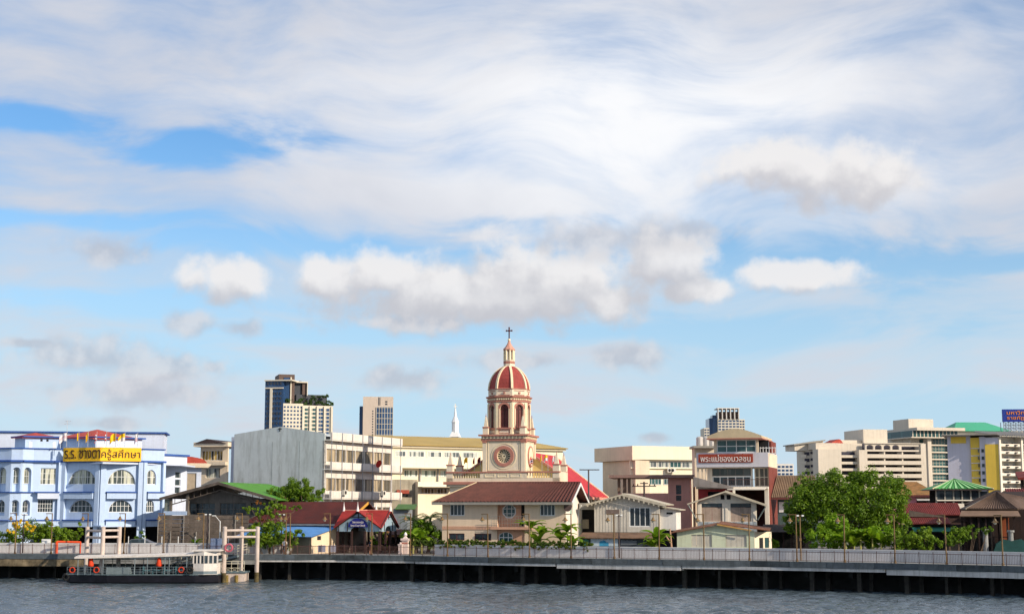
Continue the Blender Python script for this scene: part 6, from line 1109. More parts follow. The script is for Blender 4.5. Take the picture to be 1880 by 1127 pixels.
for x, y in ((1232, 977), (1413, 974)):
    q = GL.uz(x, y); up = GL.uz(1317, 962); GL.part('roof_slope', RST, MB().sheet([(up[0], -.5, up[1]), (up[0], 6, up[1] + .2), (q[0], 6, q[1] + .2), (q[0], -.5, q[1])], .09))
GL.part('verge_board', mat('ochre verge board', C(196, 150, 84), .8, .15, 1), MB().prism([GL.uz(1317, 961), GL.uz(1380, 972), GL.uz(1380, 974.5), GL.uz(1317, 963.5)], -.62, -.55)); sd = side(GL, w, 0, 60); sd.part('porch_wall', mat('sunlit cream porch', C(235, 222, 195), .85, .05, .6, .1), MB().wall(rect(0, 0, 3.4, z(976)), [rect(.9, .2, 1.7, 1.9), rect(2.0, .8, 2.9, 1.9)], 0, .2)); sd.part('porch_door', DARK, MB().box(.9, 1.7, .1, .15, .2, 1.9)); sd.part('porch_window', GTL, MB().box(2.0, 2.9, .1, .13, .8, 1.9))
BH = Bld('brown_roof_house', 'grey blue house with corrugated brown roof left of the big tree', 'house', 1420, 186, -10); w = BH.u(1500); ze = BH.z(1440, 913); zr = BH.z(1440, 873, 5); BH.part('wall', mat('grey teal boards', C(78, 96, 98), .85, .15, .6, .3), MB().box(.5, w, .8, 1.0, 0, ze)); BH.part('roof', mat('brown corrugated roof', C(128, 106, 84), .85, .2, .6, .3), MB().ribs((-.3, -.3, ze), (w, -.3, ze), (w, 5, zr), (.5, 5, zr), 24, .09, .06)); BH.part('eave', MAR, MB().box(-.3, w, -.35, -.28, ze - .25, ze)); BH.part('window', WFR, MB().box(BH.u(1430), BH.u(1442), .7, .79, BH.z(1440, 940), BH.z(1440, 921)))
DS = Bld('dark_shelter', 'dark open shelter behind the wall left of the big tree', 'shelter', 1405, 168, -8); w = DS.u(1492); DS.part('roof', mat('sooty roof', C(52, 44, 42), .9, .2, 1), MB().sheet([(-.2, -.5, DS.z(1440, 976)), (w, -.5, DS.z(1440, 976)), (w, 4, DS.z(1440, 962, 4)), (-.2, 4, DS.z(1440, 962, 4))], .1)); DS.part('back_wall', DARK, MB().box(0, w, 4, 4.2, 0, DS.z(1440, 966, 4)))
for x in (1437, 1452, 1472): DS.part('post', PB, MB().tube((DS.u(x), 0, 0), (DS.u(x), 0, DS.z(1440, 976)), .1, n=6))
# ------------------------------------------------------------------ right: apartment blocks
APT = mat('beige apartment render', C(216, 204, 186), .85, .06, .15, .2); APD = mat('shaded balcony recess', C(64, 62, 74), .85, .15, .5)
A = Bld('beige_apartments', 'long beige apartment block with stacked balconies behind the big tree', 'apartment block', 1593, 330, 10)
u = A.u; z = lambda y, x=1640: A.z(x, y); w = u(1698)
A.part('core', APT, MB().box(u(1504, HOR, 3), w, 3, 16, 0, z(813))); A.part('end_pier', APT, MB().box(w - .6, w + .6, -.3, 16, 0, z(814))); A.part('left_pier', APT, MB().box(u(1579), u(1594), -.4, 3, 0, z(826)))
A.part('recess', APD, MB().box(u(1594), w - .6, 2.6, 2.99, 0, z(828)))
for k in range(6):
    y = 829 + 12 * k; A.part('balcony_front', APT, MB().box(u(1594), w - .6, -.3, 0, z(y + 11.6), z(y + 4.6))); A.part('balcony_slab', APT, MB().box(u(1594), w - .6, 0, 2.6, z(y + 12.2), z(y + 11.4)))
    for i in (1, 3): q = u(1594) + (w - .6 - u(1594)) * (i + 1) / 6; A.part('balcony_divider', APT, MB().box(q - .15, q + .15, .01, 2.58, z(y + 11.4), z(y + .5)))
    for i in range(6): q = u(1594) + (w - .6 - u(1594)) * (i + .6) / 6; A.part('balcony_window', GDK, MB().box(q - .9, q + .5, 2.5, 2.58, z(y + 9), z(y + 3)))
ar = [arch(u(x), u(x + 12.5), z(825), z(820.5), rise=z(816.5) - z(820.5)) for x in (1594.5, 1610, 1626, 1642)] + [rect(u(1659), z(825.5), u(1692), z(819))]
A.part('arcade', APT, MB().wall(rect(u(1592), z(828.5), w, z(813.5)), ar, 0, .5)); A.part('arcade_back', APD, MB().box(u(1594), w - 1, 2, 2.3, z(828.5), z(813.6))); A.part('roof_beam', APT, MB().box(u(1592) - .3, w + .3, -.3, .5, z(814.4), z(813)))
A.part('stair_block', APT, MB().box(u(1606), u(1651), 5, 16, z(815), z(786))); fl = side(A, u(1606), 5, -55); A.part('stair_side', mat('shaded apartment render', C(190, 176, 164), .85, .06, .2, .2), MB().add([(u(1606) - .02, 5, z(815)), (u(1606) - .02, 5, z(786)), (u(1596, HOR, 10), 10, z(786)), (u(1596, HOR, 10), 10, z(815)), (u(1606) + 1, 12, z(815)), (u(1606) + 1, 12, z(786))], [(0, 1, 2, 3), (3, 2, 5, 4), (1, 5, 2), (0, 3, 4), (0, 4, 5, 1)]))  # stair block's left side: shade put into a darker beige
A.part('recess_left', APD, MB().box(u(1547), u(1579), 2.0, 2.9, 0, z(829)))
for k in range(5): y = 829 + 12 * k; A.part('balcony_front', APT, MB().box(u(1547), u(1579), .6, .9, z(y + 11), z(y + 6.5))); A.part('balcony_slab', APT, MB().box(u(1547), u(1579), .9, 2, z(y + 11.8), z(y + 10.9)))
A.part('blank_wall', APT, MB().box(u(1504), u(1547), -.2, 3, 0, z(825))); A.part('upper_wall', APT, MB().box(u(1504), u(1545), 1, 6, z(825), z(813.5))); A.part('penthouse', APT, MB().prism([(u(1480), z(826)), (u(1534), z(826)), (u(1534), z(806.5)), (u(1480), z(814))], 6.1, 12)); A.part('mono_pitch_roof', GUT, MB().sheet([(u(1477), 5.5, z(814.6)), (u(1536), 5.5, z(805.8)), (u(1536), 12.5, z(805.8)), (u(1477), 12.5, z(814.6))], .25)); A.part('red_roof', REDR, MB().prism([(u(1538), z(814)), (u(1566), z(814)), (u(1560), z(806)), (u(1556), z(805))], 4, 9)); A.part('roof_room', APT, MB().box(u(1560), u(1605), 6, 10, z(826), z(806)))
Le = Facet(A, 1475, 334, 1504, 331); Le.part('end_wall', APT, MB().box(0, Le.w, .8, 3, 0, Le.z(1490, 826)))
for k in range(6):
    y = 828 + 12 * k
    for xa, xb in ((1476, 1485), (1496, 1503)): Le.part('balcony_front', APT, MB().box(Le.u(xa), Le.u(xb), -.6, -.3, Le.z(1490, y + 11), Le.z(1490, y + 6))); Le.part('balcony_window', APD, MB().box(Le.u(xa), Le.u(xb), .7, .79, Le.z(1490, y + 7), Le.z(1490, y + 1)))
    Le.part('window', APD, MB().box(Le.u(1487), Le.u(1493), .7, .79, Le.z(1490, y + 5), Le.z(1490, y + .5)))
A = Bld('glazed_office', 'cream office tower with green glass floors behind the tiled roofs', 'office building', 1707, 372, 14); u = A.u; z = lambda y, x=1720: A.z(x, y); w = u(1752)
A.part('core', APT, MB().box(u(1676, HOR, 2), w, 2, 18, 0, z(803))); A.part('pier', APT, MB().box(u(1706), u(1713), -.4, 2, 0, z(803))); A.part('pier', APT, MB().box(u(1747), w, -.4, 2, 0, z(803)))
for k in range(7):
    y = 805 + 13 * k; A.part('spandrel', APT, MB().box(u(1713), u(1747), .1, 1.9, z(y + 13), z(y + 11))); A.win(u(1713.3), z(y + 11), u(1746.8), z(y), .6, APT, GTL, 6, 2, .07); A.part('side_window', GTL, MB().box(u(1692, HOR, 2), u(1704, HOR, 2), 1.9, 1.98, z(y + 10), z(y + 1)))
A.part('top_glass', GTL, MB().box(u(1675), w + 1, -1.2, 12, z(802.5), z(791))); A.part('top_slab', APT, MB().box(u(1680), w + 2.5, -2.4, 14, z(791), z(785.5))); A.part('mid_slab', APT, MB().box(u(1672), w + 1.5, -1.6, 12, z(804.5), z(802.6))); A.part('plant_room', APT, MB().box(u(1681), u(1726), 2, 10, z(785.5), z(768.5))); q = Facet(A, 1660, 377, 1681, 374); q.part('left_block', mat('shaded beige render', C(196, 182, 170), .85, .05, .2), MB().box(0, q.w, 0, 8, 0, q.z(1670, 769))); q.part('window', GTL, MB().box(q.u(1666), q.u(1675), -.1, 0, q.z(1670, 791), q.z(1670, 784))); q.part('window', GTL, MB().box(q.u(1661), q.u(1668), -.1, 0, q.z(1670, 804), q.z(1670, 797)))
for i in range(12): A.part('mullion', APT, MB().box(u(1676) + (w - u(1676)) * i / 11 - .1, u(1676) + (w - u(1676)) * i / 11 + .1, -1.32, -1.2, z(802.5), z(791)))
A = Bld('green_roof_hotel', 'far building with wide jade green hipped roof', 'building', 1757, 400, 3); u = A.u; ze = A.z(1800, 790.5); A.part('wall', APT, MB().box(0, u(1900), 0, 16, 0, ze)); hip(A, 'hip_roof', mat('jade green roof', C(72, 172, 132), .6, .07, .1, .08), .5, u(1856), 0, 16, ze, A.z(1800, 775, 8), u(1783), .8, .2)
A = Bld('yellow_apartments', 'grey and yellow apartment block with white balconied side at the right edge', 'apartment block', 1838, 300, 28); YW = mat('yellow panel paint', C(232, 196, 80), .8, .06, .2, .12); LIL = mat('lilac grey render', C(205, 202, 214), .8, .05, .2, .15)
z = lambda y, x=1840: A.z(x, y); F = Facet(A, 1743, 303.5, 1838, 300); w = A.u(1960); zt = z(800)
F.part('grey_wall', LIL, MB().box(0, F.u(1786), 1, 12, 0, F.z(1765, 799))); F.part('yellow_strip', YW, MB().box(F.u(1786), F.u(1803), .6, 12, 0, F.z(1795, 803))); F.part('window_strip', LIL, MB().box(F.u(1803), F.u(1813), .3, 12, 0, F.z(1808, 801))); F.part('yellow_wall', YW, MB().box(F.u(1813), F.w, 0, 12, 0, F.z(1825, 815))); F.part('grey_head', LIL, MB().box(F.u(1813), F.w, 0, 12, F.z(1825, 815) + .01, F.z(1825, 803))); F.part('yellow_head', YW, MB().box(F.u(1750), F.u(1778), .9, 1, F.z(1765, 813), F.z(1765, 801)))
for k in range(7):
    y = 822 + 13.5 * k; F.part('string_line', LIL, MB().box(F.u(1786), F.u(1803), .5, .6, F.z(1795, y + 1.2), F.z(1795, y)))
    for xa in (1799.5, 1806): F.part('window', GDK, MB().box(F.u(xa), F.u(xa + (2 if xa < 1803 else 5)), .22, .58, F.z(1800, y + 8), F.z(1800, y + 2)))
F.part('roof_slab', GUT, MB().box(-1, F.w, -1, 12, F.z(1790, 799), F.z(1790, 796.5))); A.part('roof', mat('grey ribbed roof', C(150, 146, 140), .7, .1, .3), MB().ribs((-.5, -1.5, zt), (w, -1.5, zt), (w, 6, z(790)), (-.5, 6, z(790)), 30, .2, .1))
A.part('core', CREAMW, MB().box(0, w, 1.6, 10, 0, zt))
for k in range(8):
    y = 809 + 13.5 * k; A.part('balcony_front', CREAMW, MB().box(.3, w, 0, .25, z(y + 10), z(y + 5))); A.part('balcony_slab', CREAMW, MB().box(.3, w, .25, 1.6, z(y + 10.6), z(y + 9.6)))
    for i in range(int((w - 3) / 2.4) + 1): q = .6 + i * 2.4; A.part('balcony_door', GDK if i % 2 else GPA, MB().box(q, q + 1.2, 1.5, 1.59, z(y + 10), z(y + 2))); A.part('condenser', DARK, MB().box(q + 1.5, q + 2.1, -.3, 0, z(y + 8.5), z(y + 6.5)))
for i in range(4): A.part('pier', CREAMW, MB().box(i * 6.2, i * 6.2 + .5, -.25, 1.6, 0, zt - .2))
# billboard
BB = Bld('billboard', 'blue billboard with orange Thai lettering on a steel lattice at the right edge', 'billboard', 1848, 350, -4); STL = mat('galvanised lattice', C(150, 160, 170), .6, .1, .5)
u = BB.u; z = lambda y: BB.z(1860, y); w = u(1925); BB.part('panel', mat('royal blue billboard', C(22, 48, 140), .5, .05, .2), MB().box(0, w, 0, .5, z(774), z(751)))
OT = mat('orange lettering', C(235, 140, 30), .5, .05, .5); text_mesh('มหาวิทยาลัย', 'lettering', OT, u(1916) - u(1856), (z(753) - z(760.5)), BB.root, ((u(1916) + u(1856)) / 2, -.06, z(757)), depth=.05); text_mesh('ราชภัฏธนบุรี', 'lettering', OT, u(1916) - u(1856), (z(763) - z(771.5)), BB.root, ((u(1916) + u(1856)) / 2, -.06, z(767.5)), depth=.05)
lt = MB(); n = 9
for i in range(n):
    a = u(1850) + (w - u(1850)) * i / (n - 1); lt.tube((a, .3, 0), (a, .3, z(774)), .12, n=4).tube((a, 3, 0), (a, 3, z(774)), .1, n=4)
    if i < n - 1:
        b = u(1850) + (w - u(1850)) * (i + 1) / (n - 1)
        for k in range(7): za, zb = z(774 + 6 * k), z(780 + 6 * k); lt.tube((a, .3, za), (b, .3, zb), .07, n=3).tube((b, .3, za), (a, .3, zb), .07, n=3).tube((a, .3, zb), (b, .3, zb), .07, n=3)
BB.part('lattice', STL, lt)
# ------------------------------------------------------------------ right: small roofs behind the wall
T1 = Bld('tiled_roof_house', 'pink walled house with sandy tile roof right of the big tree', 'house', 1640, 205, -6); u = T1.u; z = lambda y: T1.z(1690, y); TIL = mat('sandy clay tiles', C(222, 174, 112), .85, .2, 1.5, .2, .2)
w = u(1721); PK2 = mat('candy pink render', C(224, 150, 168), .85, .08, .4, .15); T1.part('wall', PK2, MB().wall(rect(0, 0, w - .3, z(909)), [rect(u(1683), z(924), u(1714), z(915))], 0, .3)); T1.part('awning', WFR, MB().sheet([(u(1682), -1, z(917.5)), (u(1715), -1, z(917.5)), (u(1715), 0, z(913)), (u(1682), 0, z(913))], .08)); T1.part('window', DARK, MB().box(u(1683), u(1714), .2, .25, z(924), z(915)))
T1.part('roof_front', TIL, MB().ribs((-1, -.9, z(909)), (w + .4, -.9, z(909)), (u(1696), 5, T1.z(1690, 884.5, 5)), (-1, 5, T1.z(1690, 884.5, 5)), 32, .09, .08)); T1.part('roof_hip', TIL, MB().sheet([(w + .4, -.9, z(909)), (w + .4, 11, z(909)), (u(1696), 5, T1.z(1690, 884.5, 5))], .1)); T1.part('eave', MAR, MB().box(-1, w + .4, -1, -.9, z(911), z(909) + .05))
T2 = Bld('green_roof_pavilion', 'glazed rooftop pavilion with green striped hipped roof', 'pavilion', 1720, 192, -4); u = T2.u; z = lambda y: T2.z(1765, y); w = u(1815); a = u(1764)
GST = mat('green roof sheet', C(70, 150, 72), .6, .1, .6, .1); apx = (a, 3.2, T2.z(1764, 879, 3.2)); T2.part('roof_front', GST, MB().ribs((u(1711), -.8, z(897.5)), (u(1823), -.8, z(897.5)), apx, apx, 17, .10, .08)); T2.part('roof_left', GST, MB().sheet([(u(1711), 7, z(897.5)), (u(1711), -.8, z(897.5)), apx], .08)); T2.part('roof_right', GST, MB().sheet([(u(1823), -.8, z(897.5)), (u(1823), 7, z(897.5)), apx], .08))
for i in range(9): f = (i + .5) / 9; e = u(1711) + (u(1823) - u(1711)) * f; T2.part('pale_sheet', mat('pale green sheet', C(150, 205, 140), .6, .08, .6), MB().sheet([(e - .16, -.82, z(897.5) + .13), (e + .16, -.82, z(897.5) + .13), tuple(Vector((e + .16, -.82, z(897.5) + .13)).lerp(Vector(apx) + Vector((0, 0, .12)), .86)), tuple(Vector((e - .16, -.82, z(897.5) + .13)).lerp(Vector(apx) + Vector((0, 0, .12)), .86))], .03))
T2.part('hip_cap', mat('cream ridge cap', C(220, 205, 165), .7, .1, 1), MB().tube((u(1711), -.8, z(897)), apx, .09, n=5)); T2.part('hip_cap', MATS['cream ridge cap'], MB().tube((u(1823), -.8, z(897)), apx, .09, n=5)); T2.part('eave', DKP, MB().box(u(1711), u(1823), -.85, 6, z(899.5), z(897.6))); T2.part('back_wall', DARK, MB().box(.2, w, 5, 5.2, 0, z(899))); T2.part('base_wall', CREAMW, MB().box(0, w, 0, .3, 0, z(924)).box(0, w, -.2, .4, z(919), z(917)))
for i in range(7): q = w * i / 6; T2.part('window_post', GUT, MB().box(q - .09, q + .09, 0, .2, z(924), z(899)))
T2.part('glass', GDK, MB().box(0, w, .08, .1, z(917), z(901)))
T3 = Bld('red_roof_row', 'low house with two tiers of dull red corrugated roof', 'house', 1655, 180, -8); u = T3.u; z = lambda y, v=0: T3.z(1710, y, v); RD2 = mat('dull red corrugated roof', C(122, 44, 37), .8, .25, .7, .3)
w = u(1768); T3.part('upper_roof', RD2, MB().ribs((u(1661), 0, z(945)), (w, 0, z(945)), (w, 4, z(923, 4)), (u(1655), 4, z(923, 4)), 30, .06, .06)); T3.part('lower_roof', RD2, MB().ribs((u(1664), -3, z(961, -3)), (u(1738), -3, z(961, -3)), (u(1738), -.5, z(950)), (u(1664), -.5, z(950)), 20, .06, .06)); T3.part('wall', mat('dark brown plank wall', C(72, 52, 46), .9, .2, .8, .3), MB().box(u(1660), w, .3, .5, 0, z(944))); T3.part('green_awning', mat('dark green canvas', C(40, 110, 92), .8, .12, .8), MB().sheet([(u(1668), -4, z(975, -4)), (u(1745), -4, z(975, -4)), (u(1745), -2.5, z(967, -2)), (u(1668), -2.5, z(967, -2))], .06)); T3.part('gable_board', RUST, MB().prism([(u(1668), z(948)), (u(1668), z(936)), (u(1738), z(949))], -.4, -.2)); T3.part('back_wall', DARK, MB().box(u(1640), u(1765), -1.2, -1, 0, z(962)))
T4 = Bld('brown_timber_house', 'dark timber house with pyramidal brown roof at the right edge', 'house', 1764, 157, -12); u = T4.u; z = lambda y, v=0: T4.z(1820, y, v); BRR = mat('grey brown roof tiles', C(104, 84, 72), .85, .2, 1, .3, .2); TMB = mat('dark stained planks', C(48, 32, 28), .9, .25, 1.2, .3)
w = u(1868); apx = (u(1831, HOR, 3.5), 3.5, z(903.5, 3.5)); T4.part('roof_front', BRR, MB().ribs((u(1773), .2, z(934)), (u(1869), .2, z(934)), apx, apx, 20, .12, .08)); T4.part('roof_left', BRR, MB().sheet([(u(1773), 8, z(934)), (u(1773), .2, z(934)), apx], .1)); T4.part('roof_right', BRR, MB().ribs((u(1869), .2, z(934)), (u(1940), 6, z(944)), (u(1910), 6, z(915)), apx, 14, .12, .08)); T4.part('hip_cap', PALR, MB().tube((u(1773), .2, z(934)), apx, .08, n=5)); T4.part('hip_cap', BRR, MB().tube((u(1869), .2, z(934)), apx, .08, n=5)); T4.part('skirt_roof', mat('faded plank skirt', C(128, 104, 86), .85, .15, 1, .2), MB().sheet([(u(1759), -1.4, z(946.5, -1.4)), (u(1870), -1.4, z(946.5, -1.4)), (u(1869), .2, z(937)), (u(1765), .2, z(937))], .1)); T4.part('wall', TMB, MB().box(0, w + 6, .5, .8, 0, z(935)))
for i in range(9): T4.part('post', TMB, MB().box(u(1768 + 13 * i) - .09, u(1768 + 13 * i) + .09, -.9, -.72, 0, z(947, -1)))
T4.part('orange_door', mat('orange brown boards', C(150, 78, 44), .85, .15, 1, .2), MB().box(u(1836), u(1852), .4, .49, 0, z(950))); T4.part('dark_opening', DARK, MB().box(u(1780), u(1825), .4, .49, 0, z(952))); T4.part('verandah_rail', TMB, MB().box(0, w + 3, -.9, -.8, z(986), z(984))); T4.part('green_tarp', mat('dark teal tarpaulin', C(28, 78, 74), .7, .2, 1), MB().prism([(u(1815), .3), (u(1880), .3), (u(1885), 1.3), (u(1868), 1.9), (u(1850), 1.7), (u(1835), 1.9), (u(1822), 1.4)], -2.2, -1.2)); T4.part('urn_pillar', CONC, MB().tube((u(1850), -1.6, 0), (u(1850), -1.6, 2.6), .3, .26, 10).tube((u(1850), -1.6, 2.6), (u(1850), -1.6, 2.8), .4, .38, 10)); T4.part('urn_pillar', CONC, MB().tube((u(1804), -1.6, 0), (u(1804), -1.6, 2.7), .3, .26, 10).tube((u(1804), -1.6, 2.7), (u(1804), -1.6, 2.9), .4, .38, 10))
T5 = Bld('far_dark_roof', 'dark pitched roofs rising behind the timber house', 'house', 1770, 172, -10); u = T5.u; T5.part('roof', mat('charcoal roof', C(58, 46, 42), .85, .2, .8, .2), MB().sheet([(u(1770), 0, T5.z(1800, 925)), (u(1850), 0, T5.z(1800, 925)), (u(1846), 4, T5.z(1840, 899, 4)), (u(1838), 4, T5.z(1840, 899, 4))], .12).sheet([(u(1838), 0, T5.z(1800, 922)), (u(1935), 0, T5.z(1800, 922)), (u(1925), 4, T5.z(1840, 902, 4)), (u(1850), 4, T5.z(1840, 902, 4))], .12)); T5.part('wall', TMB, MB().box(u(1772), u(1930), .4, .7, 0, T5.z(1800, 924))); T5.part('red_roof', RD2, MB().ribs((u(1862), 5, T5.z(1870, 910, 5)), (u(1930), 5, T5.z(1870, 910, 5)), (u(1930), 9, T5.z(1870, 897, 9)), (u(1868), 9, T5.z(1870, 897, 9)), 14, .08, .06))
T6 = Bld('dark_red_eaves', 'dark red curved temple eave cut by the right edge', 'roof', 1868, 190, -6); T6.part('eave', RD2, MB().sheet([(0, -1, T6.z(1875, 877)), (T6.u(1930), -1, T6.z(1875, 872)), (T6.u(1930), 4, T6.z(1875, 862, 4)), (T6.u(1880), 4, T6.z(1875, 866, 4))], .3)); T6.part('post', TMB, MB().box(.6, 1.0, 0, .4, 0, T6.z(1875, 875)))
# ------------------------------------------------------------------ trees and plants
BARK = mat('grey brown bark', C(110, 92, 76), .9, .25, 3, .3, .4, 10); GRN1 = foliage('broadleaf green', (.022, .072, .004), (.215, .345, .014)); GRN2 = foliage('bright banana green', (.09, .24, .008), (.34, .50, .025), .5); GRN3 = foliage('mid shrub green', (.045, .115, .006), (.27, .39, .02)); GRN4 = foliage('palm green', (.04, .11, .012), (.17, .24, .035)); HDG = foliage('hedge green', (.04, .10, .01), (.15, .19, .02)); FLW = foliage('yellow blossom', (.55, .34, .01), (.85, .6, .03), .2); ORL = foliage('orange young leaves', (.18, .07, .015), (.4, .17, .03))
def branch(mb, p, d, ln, r, depth, rg, tips):
    q = p + d * ln; mb.tube(p, q, r, r * .68, 7, False)
    if depth == 0: tips.append(q); return
    for k in range(rg.choice((2, 3))):
        nd = (d + Vector((rg.gauss(0, .55), rg.gauss(0, .55), rg.gauss(.1, .3)))).normalized(); branch(mb, q, nd, ln * rg.uniform(.62, .85), r * .6, depth - 1, rg, tips)
def tree(x, D, label, blobs, mat_, n, size, trunk_h, r0, seed, name='broadleaf_tree', lean=(0, 0), extra=None):
    """tree: blobs are crown masses given as (picture x, y, depth offset, radius x, radius depth, radius z)"""
    p = at(x, HOR, D); root = empty(name, (p.x, D, GZ), 0, label, 'tree'); rg = random.Random(seed); mb = MB(); tips = []
    branch(mb, Vector((0, 0, -.1)), Vector((lean[0], lean[1], 1)).normalized(), trunk_h, r0, 3, rg, tips); bl = []
    for (bx, by, dd, rx, ry, rz) in blobs:
        q = at(bx, by, D + dd) - Vector((p.x, D, GZ)); bl.append((q.x, q.y, q.z, rx, ry, rz)); mb.tube((lean[0] * trunk_h, lean[1] * trunk_h, trunk_h), q, r0 * .35, .04, 6, False)
    mb.build('trunk', BARK, root); leaf_cloud('crown', mat_, bl, n, size, root, seed)
    if extra: leaf_cloud('flowers', extra[0], [(at(bx, by, D + dd) - Vector((p.x, D, GZ))).to_tuple() + (a, b, c) for bx, by, dd, a, b, c in extra[1]], extra[2], extra[3], root, seed + 1)
    return root
tree(1560, 163, 'large dense green tree rising above the flood wall on the right', [(1500, 912, 0, 2.6, 2.5, 2.2), (1545, 893, .5, 2.8, 2.6, 2.0), (1600, 896, 0, 2.8, 2.6, 2.0), (1640, 910, .3, 1.8, 2.2, 1.9), (1480, 930, -.5, 2.2, 2.2, 1.9), (1535, 930, -1.6, 3.0, 2.2, 2.3), (1590, 930, -1.8, 3.0, 2.2, 2.3), (1640, 940, -.8, 1.6, 2, 2.0), (1560, 955, -1, 3.6, 2.2, 2.0), (1465, 955, .3, 1.5, 1.6, 1.4), (1622, 962, -.6, 2.0, 1.8, 1.6), (1655, 965, .3, 1.2, 1.4, 1.4), (1462, 898, 0, 1.0, 1, .8), (1452, 940, 0, 1.1, 1, .9), (1528, 876, 0, 1.0, 1, .7), (1590, 877, .2, 1.1, 1, .6), (1648, 893, 0, .8, 1, .8), (1570, 872, 0, .7, .8, .5), (1445, 965, .2, .8, .8, .6), (1475, 975, .4, 1.4, 1.2, 1.0), (1640, 985, 0, 1.3, 1.2, 1.0)], GRN1, 44000, .155, 2.0, .32, 21)
tree(545, 182, 'dark green rounded tree behind the long red roof', [(520, 905, 0, 1.6, 1.5, 1.1), (548, 900, 0, 1.9, 1.6, 1.3), (572, 908, .3, 1.6, 1.5, 1.0), (545, 915, -.6, 2.4, 1.6, 1.2), (497, 905, 0, 1.0, 1.0, .5)], GRN1, 11000, .13, 2.6, .22, 5)
tree(497, 166.5, 'small spreading tree with layered bright leaves before the red roof', [(462, 935, 0, 1.2, .9, .32), (500, 931, 0, 1.5, 1.0, .42), (545, 932, .2, .9, .7, .28), (490, 945, -.3, 1.5, 1.0, .5), (505, 922, .3, .9, .8, .35), (478, 962, 0, .8, .8, .4), (512, 965, .2, .6, .6, .4)], GRN3, 6500, .12, 1.9, .13, 12, extra=(ORL, [(478, 922, 0, .4, .3, .4), (485, 955, 0, .5, .4, .3)], 260, .14))
def shrub(x, D, label, blobs, m_, n, size, seed, cat='shrub', name='leafy_shrub', clump=None):
    p = at(x, HOR, D); root = empty(name, (p.x, D, GZ), 0, label, cat); bl = [(lambda q: (q.x, q.y, max(q.z, .1)) + (rx, ry, rz))(at(bx, by, D) - Vector((p.x, D, GZ))) for bx, by, rx, ry, rz in blobs]; mb = MB()
    for b in bl:
        for k in range(3): mb.tube((b[0] * .7 + .1 * k, 0, 0), (b[0] + random.uniform(-.2, .2), b[1], b[2]), .035, .015, 5, False)
    mb.build('stems', BARK, root); leaf_cloud('foliage', m_, [(a, b, c, d * 1.12, e * 1.1, f * 1.15) for a, b, c, d, e, f in bl], int(n * 2.6), size * .8, root, seed, clump=clump); return root
r = shrub(40, 173.5, 'green shrubs with yellow blossom behind the wall at far left', [(8, 988, 1.5, .8, .8), (35, 982, 1.4, .8, 1.2), (60, 978, 1.2, .8, 1.3), (75, 988, 1.2, .8, .8)], GRN3, 2400, .16, 31); leaf_cloud('yellow_flowers', FLW, [(at(x, y, 172) - Vector(r.location)).to_tuple() + (.6, .4, .42) for x, y in ((22, 962), (32, 958), (18, 972), (52, 964), (62, 969), (28, 968))], 1500, .12, r, 32)
shrub(92, 173, 'upright green shrub in the middle of the school hedge', [(88, 972, .8, .7, 1.2), (100, 984, 1.2, .7, .9), (80, 990, .8, .7, .7), (112, 988, .9, .7, .7)], GRN3, 2000, .16, 33); shrub(130, 173.5, 'loose green shrub beside the left mooring posts', [(122, 985, .9, .7, .9), (132, 990, .8, .6, .6), (144, 980, .4, .4, 1.1)], GRN3, 1200, .16, 34); shrub(233, 180, 'small dark green clipped bush before the school ground floor', [(257, 987, .5, .5, .6)], GRN1, 300, .13, 35)
shrub(505, 165.8, 'dense green shrubs under the small tree beside blue roof', [(470, 985, 1.0, .8, 1.0), (500, 980, 1.1, .8, 1.1), (530, 988, 1.0, .7, .8), (490, 995, 1.6, .7, .6), (545, 982, .6, .5, .6)], GRN3, 2600, .17, 36)
shrub(768, 168.5, 'bushy green undergrowth below the palm left of the beige house', [(760, 985, 1.2, .9, 1.1), (790, 985, 1.1, .9, 1.0), (775, 970, 1.0, .8, .9)], GRN1, 1800, .2, 37); shrub(668, 176, 'bright green shrub seen through the pavilion', [(668, 992, .8, .6, 1.4), (690, 992, .8, .6, 1.3), (705, 995, .6, .6, 1.0)], GRN2, 900, .18, 38)
shrub(1418, 164, 'small bright green bush beside the low green house', [(1412, 997, .9, .6, .55), (1422, 1000, .8, .6, .4)], GRN2, 520, .15, 39); shrub(1690, 151.5, 'bright green bush behind the wall right of the big tree', [(1660, 990, 1.2, .9, .8), (1690, 992, 1.5, .9, .8), (1715, 997, .9, .7, .5), (1700, 975, .7, .6, .4)], GRN3, 2200, .18, 40); shrub(1745, 153, 'dark straggly climber in front of the timber house', [(1760, 985, 1.0, .6, .9), (1790, 975, 1.6, .5, .5), (1740, 990, .8, .6, .7), (1815, 972, .8, .5, .3)], GRN1, 1300, .15, 41)
shrub(1520, 155.5, 'bright green leafy thicket at the foot of the big tree, left half', [(1505, 985, 1.3, 1, 1.0), (1530, 975, 1.3, 1, 1.2), (1552, 990, 1.4, 1, .9)], GRN2, 2600, .2, 42); shrub(1590, 154, 'bright green leafy thicket at the foot of the big tree, right half', [(1580, 988, 1.3, 1, .9), (1612, 985, 1.4, 1, .9), (1640, 993, 1.0, .8, .7)], GRN2, 2200, .2, 43)
hg = empty('wall_hedge', (0, 0, 0), 0, 'trailing green hedge spilling over the flood wall before the beige house', 'hedge'); P_ = EDGE.off(3.5); a, b = P_.sx(757), P_.sx(1082); bl = []
for i in range(150): q, t = P_.at(a + (b - a) * i / 149); bl.append((q.x, q.y + random.uniform(-.15, .2), GZ + 1.26 + random.uniform(-.08, .12), .5, .36, random.uniform(.22, .36)))
for i in range(40): q, t = P_.at(a + (b - a) * random.random()); bl.append((q.x, q.y - .42, GZ + 1.05 + random.uniform(-.15, .05), .45, .1, random.uniform(.15, .3)))
leaf_cloud('foliage', HDG, bl, 24000, .12, hg, 44)
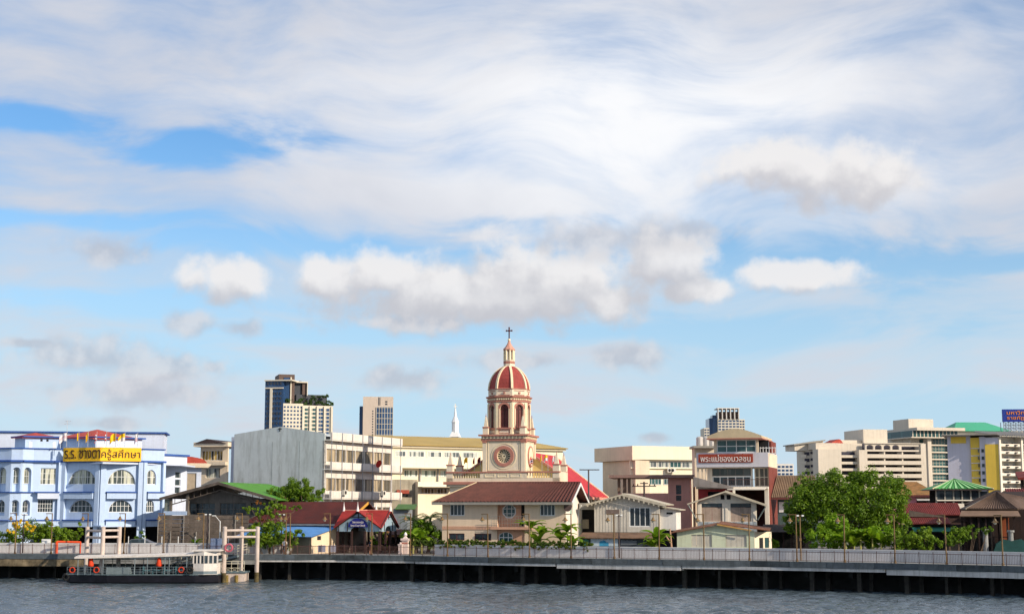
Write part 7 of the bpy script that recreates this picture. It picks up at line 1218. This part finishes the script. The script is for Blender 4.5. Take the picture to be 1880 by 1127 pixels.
def frond_leaf(V, F_, base, d, ln, wd, droop, rg, n=7, fold=.25, tear=.0):
    """one long leaf: a strip with a folded midrib that arches over"""
    d = Vector(d).normalized(); sd = d.cross(Vector((0, 0, 1))); sd = sd.normalized() if sd.length > .01 else Vector((1, 0, 0)); p = Vector(base); o = len(V); dirv = d.copy()
    for i in range(n + 1):
        f = i / n; w_ = wd * (math.sin(math.pi * min(.97, f * .92 + .06)) ** .7); up = sd.cross(dirv).normalized()
        V += [tuple(p - sd * w_ + up * w_ * fold), tuple(p), tuple(p + sd * w_ + up * w_ * fold)]; p = p + dirv * (ln / n); dirv = (dirv + Vector((0, 0, -droop / n))).normalized()
    for i in range(n):
        k = o + 3 * i; F_ += [(k, k + 1, k + 4, k + 3), (k + 1, k + 2, k + 5, k + 4)]
def banana(x, D, label, stems, seed, sc=1.0, name='banana_plant'):
    p = at(x, HOR, D); root = empty(name, (p.x, D, GZ), 0, label, 'plant', 'banana plants'); rg = random.Random(seed); st = MB()
    for (dx, h, k) in stems:
        V = []; F_ = []; top = Vector((dx + rg.uniform(-.1, .1), rg.uniform(-.2, .2), h)); st.tube((dx, 0, 0), top, .12, .07, 7)
        for i in range(k):
            a = 6.28 * i / k + rg.uniform(-.4, .4); t = rg.uniform(.55, 1.5); frond_leaf(V, F_, top, (math.cos(a), math.sin(a) * .7, t), rg.uniform(1.6, 2.2) * sc, rg.uniform(.34, .46) * sc, rg.uniform(.9, 2.1), rg)
        for lf in range(k):
            nv = 24; vs = V[lf * nv:(lf + 1) * nv]; fast_mesh('leaf', vs, [tuple(i - lf * nv for i in f) for f in F_[lf * 14:(lf + 1) * 14]], GRN2 if lf % 3 else GRN3, root)
    st.build('pseudostem', mat('pale banana stem', C(170, 165, 95), .7, .2, 2), root); return root
banana(990, 161.2, 'banana plant in front of the beige house, right of the balcony', [(-.9, 2.9, 9), (.1, 2.1, 8), (-.2, 1.3, 6)], 50); banana(1042, 159.5, 'banana plant at the right corner of the beige house', [(.0, 2.5, 9), (-.7, 1.7, 8), (.6, 1.2, 6)], 51); banana(1203, 156.5, 'single banana plant before the grey boarded house', [(0, 1.9, 10), (.25, 1.2, 8), (-.3, .9, 6)], 52); banana(1576, 152.5, 'banana clump with upright pale leaves before the big tree', [(-1.4, 1.6, 8), (0.1, 2.2, 9), (1.3, 2.0, 9), (2.2, 1.5, 7), (-.6, 1.2, 7)], 53); banana(754, 167, 'banana plant beside the gate pillars left of the beige house', [(.3, 1.9, 8), (1.3, 1.5, 7)], 54, .9); banana(361, 170.5, 'small potted banana plant before the corrugated fence', [(0, 1.0, 6), (.25, .7, 5)], 55, .6)
def palm(x, D, h, label, seed, nf=20, ln=2.4, name='palm_tree'):
    p = at(x, HOR, D); root = empty(name, (p.x, D, GZ), 0, label, 'palm'); rg = random.Random(seed); MB().tube((0, 0, 0), (.2, 0, h), .2, .14, 9).build('trunk', BARK, root)
    for i in range(nf):
        V = []; F_ = []; a = rg.uniform(0, 6.28); d = Vector((math.cos(a), math.sin(a), rg.uniform(.1, 1.3))).normalized(); q = Vector((.2, 0, h)); dv = d.copy(); n = 16; L_ = ln * rg.uniform(.8, 1.1)
        for k in range(n):
            q2 = q + dv * (L_ / n); sd = dv.cross(Vector((0, 0, 1))).normalized()
            for s_ in (-1, 1):
                tip = q + (sd * s_ + dv * .7 + Vector((0, 0, -.35))).normalized() * .55 * math.sin(math.pi * (.12 + .85 * k / n)); o = len(V); V += [tuple(q), tuple(q + dv * .07), tuple(tip)]; F_.append((o, o + 1, o + 2))
            o = len(V); V += [tuple(q), tuple(q2), tuple(q2 + Vector((0, 0, .03))), tuple(q + Vector((0, 0, .03)))]; F_.append((o, o + 1, o + 2, o + 3)); q = q2; dv = (dv + Vector((0, 0, -.1))).normalized()
        fast_mesh('frond', V, F_, GRN4, root)
palm(765, 171, 3.3, 'feathery palm with drooping fronds left of the beige house', 60, 26, 2.6); palm(787, 174, 3.9, 'taller feathery palm close to the left wall of the beige house', 61, 22, 2.3)
q = at(1233, HOR, 158.5); r = empty('bare_trunk', (q.x, q.y, GZ), 0, 'lopped bare forked trunk beside the banana plant', 'tree'); MB().tube((0, 0, 0), (-.1, 0, 1.3), .13, .1).tube((-.1, 0, 1.3), (-.75, 0, 2.3), .09, .07).tube((-.1, 0, 1.3), (-.2, 0, 2.9), .1, .07).build('trunk', mat('pale sawn bark', C(190, 150, 122), .85, .15, 3), r)
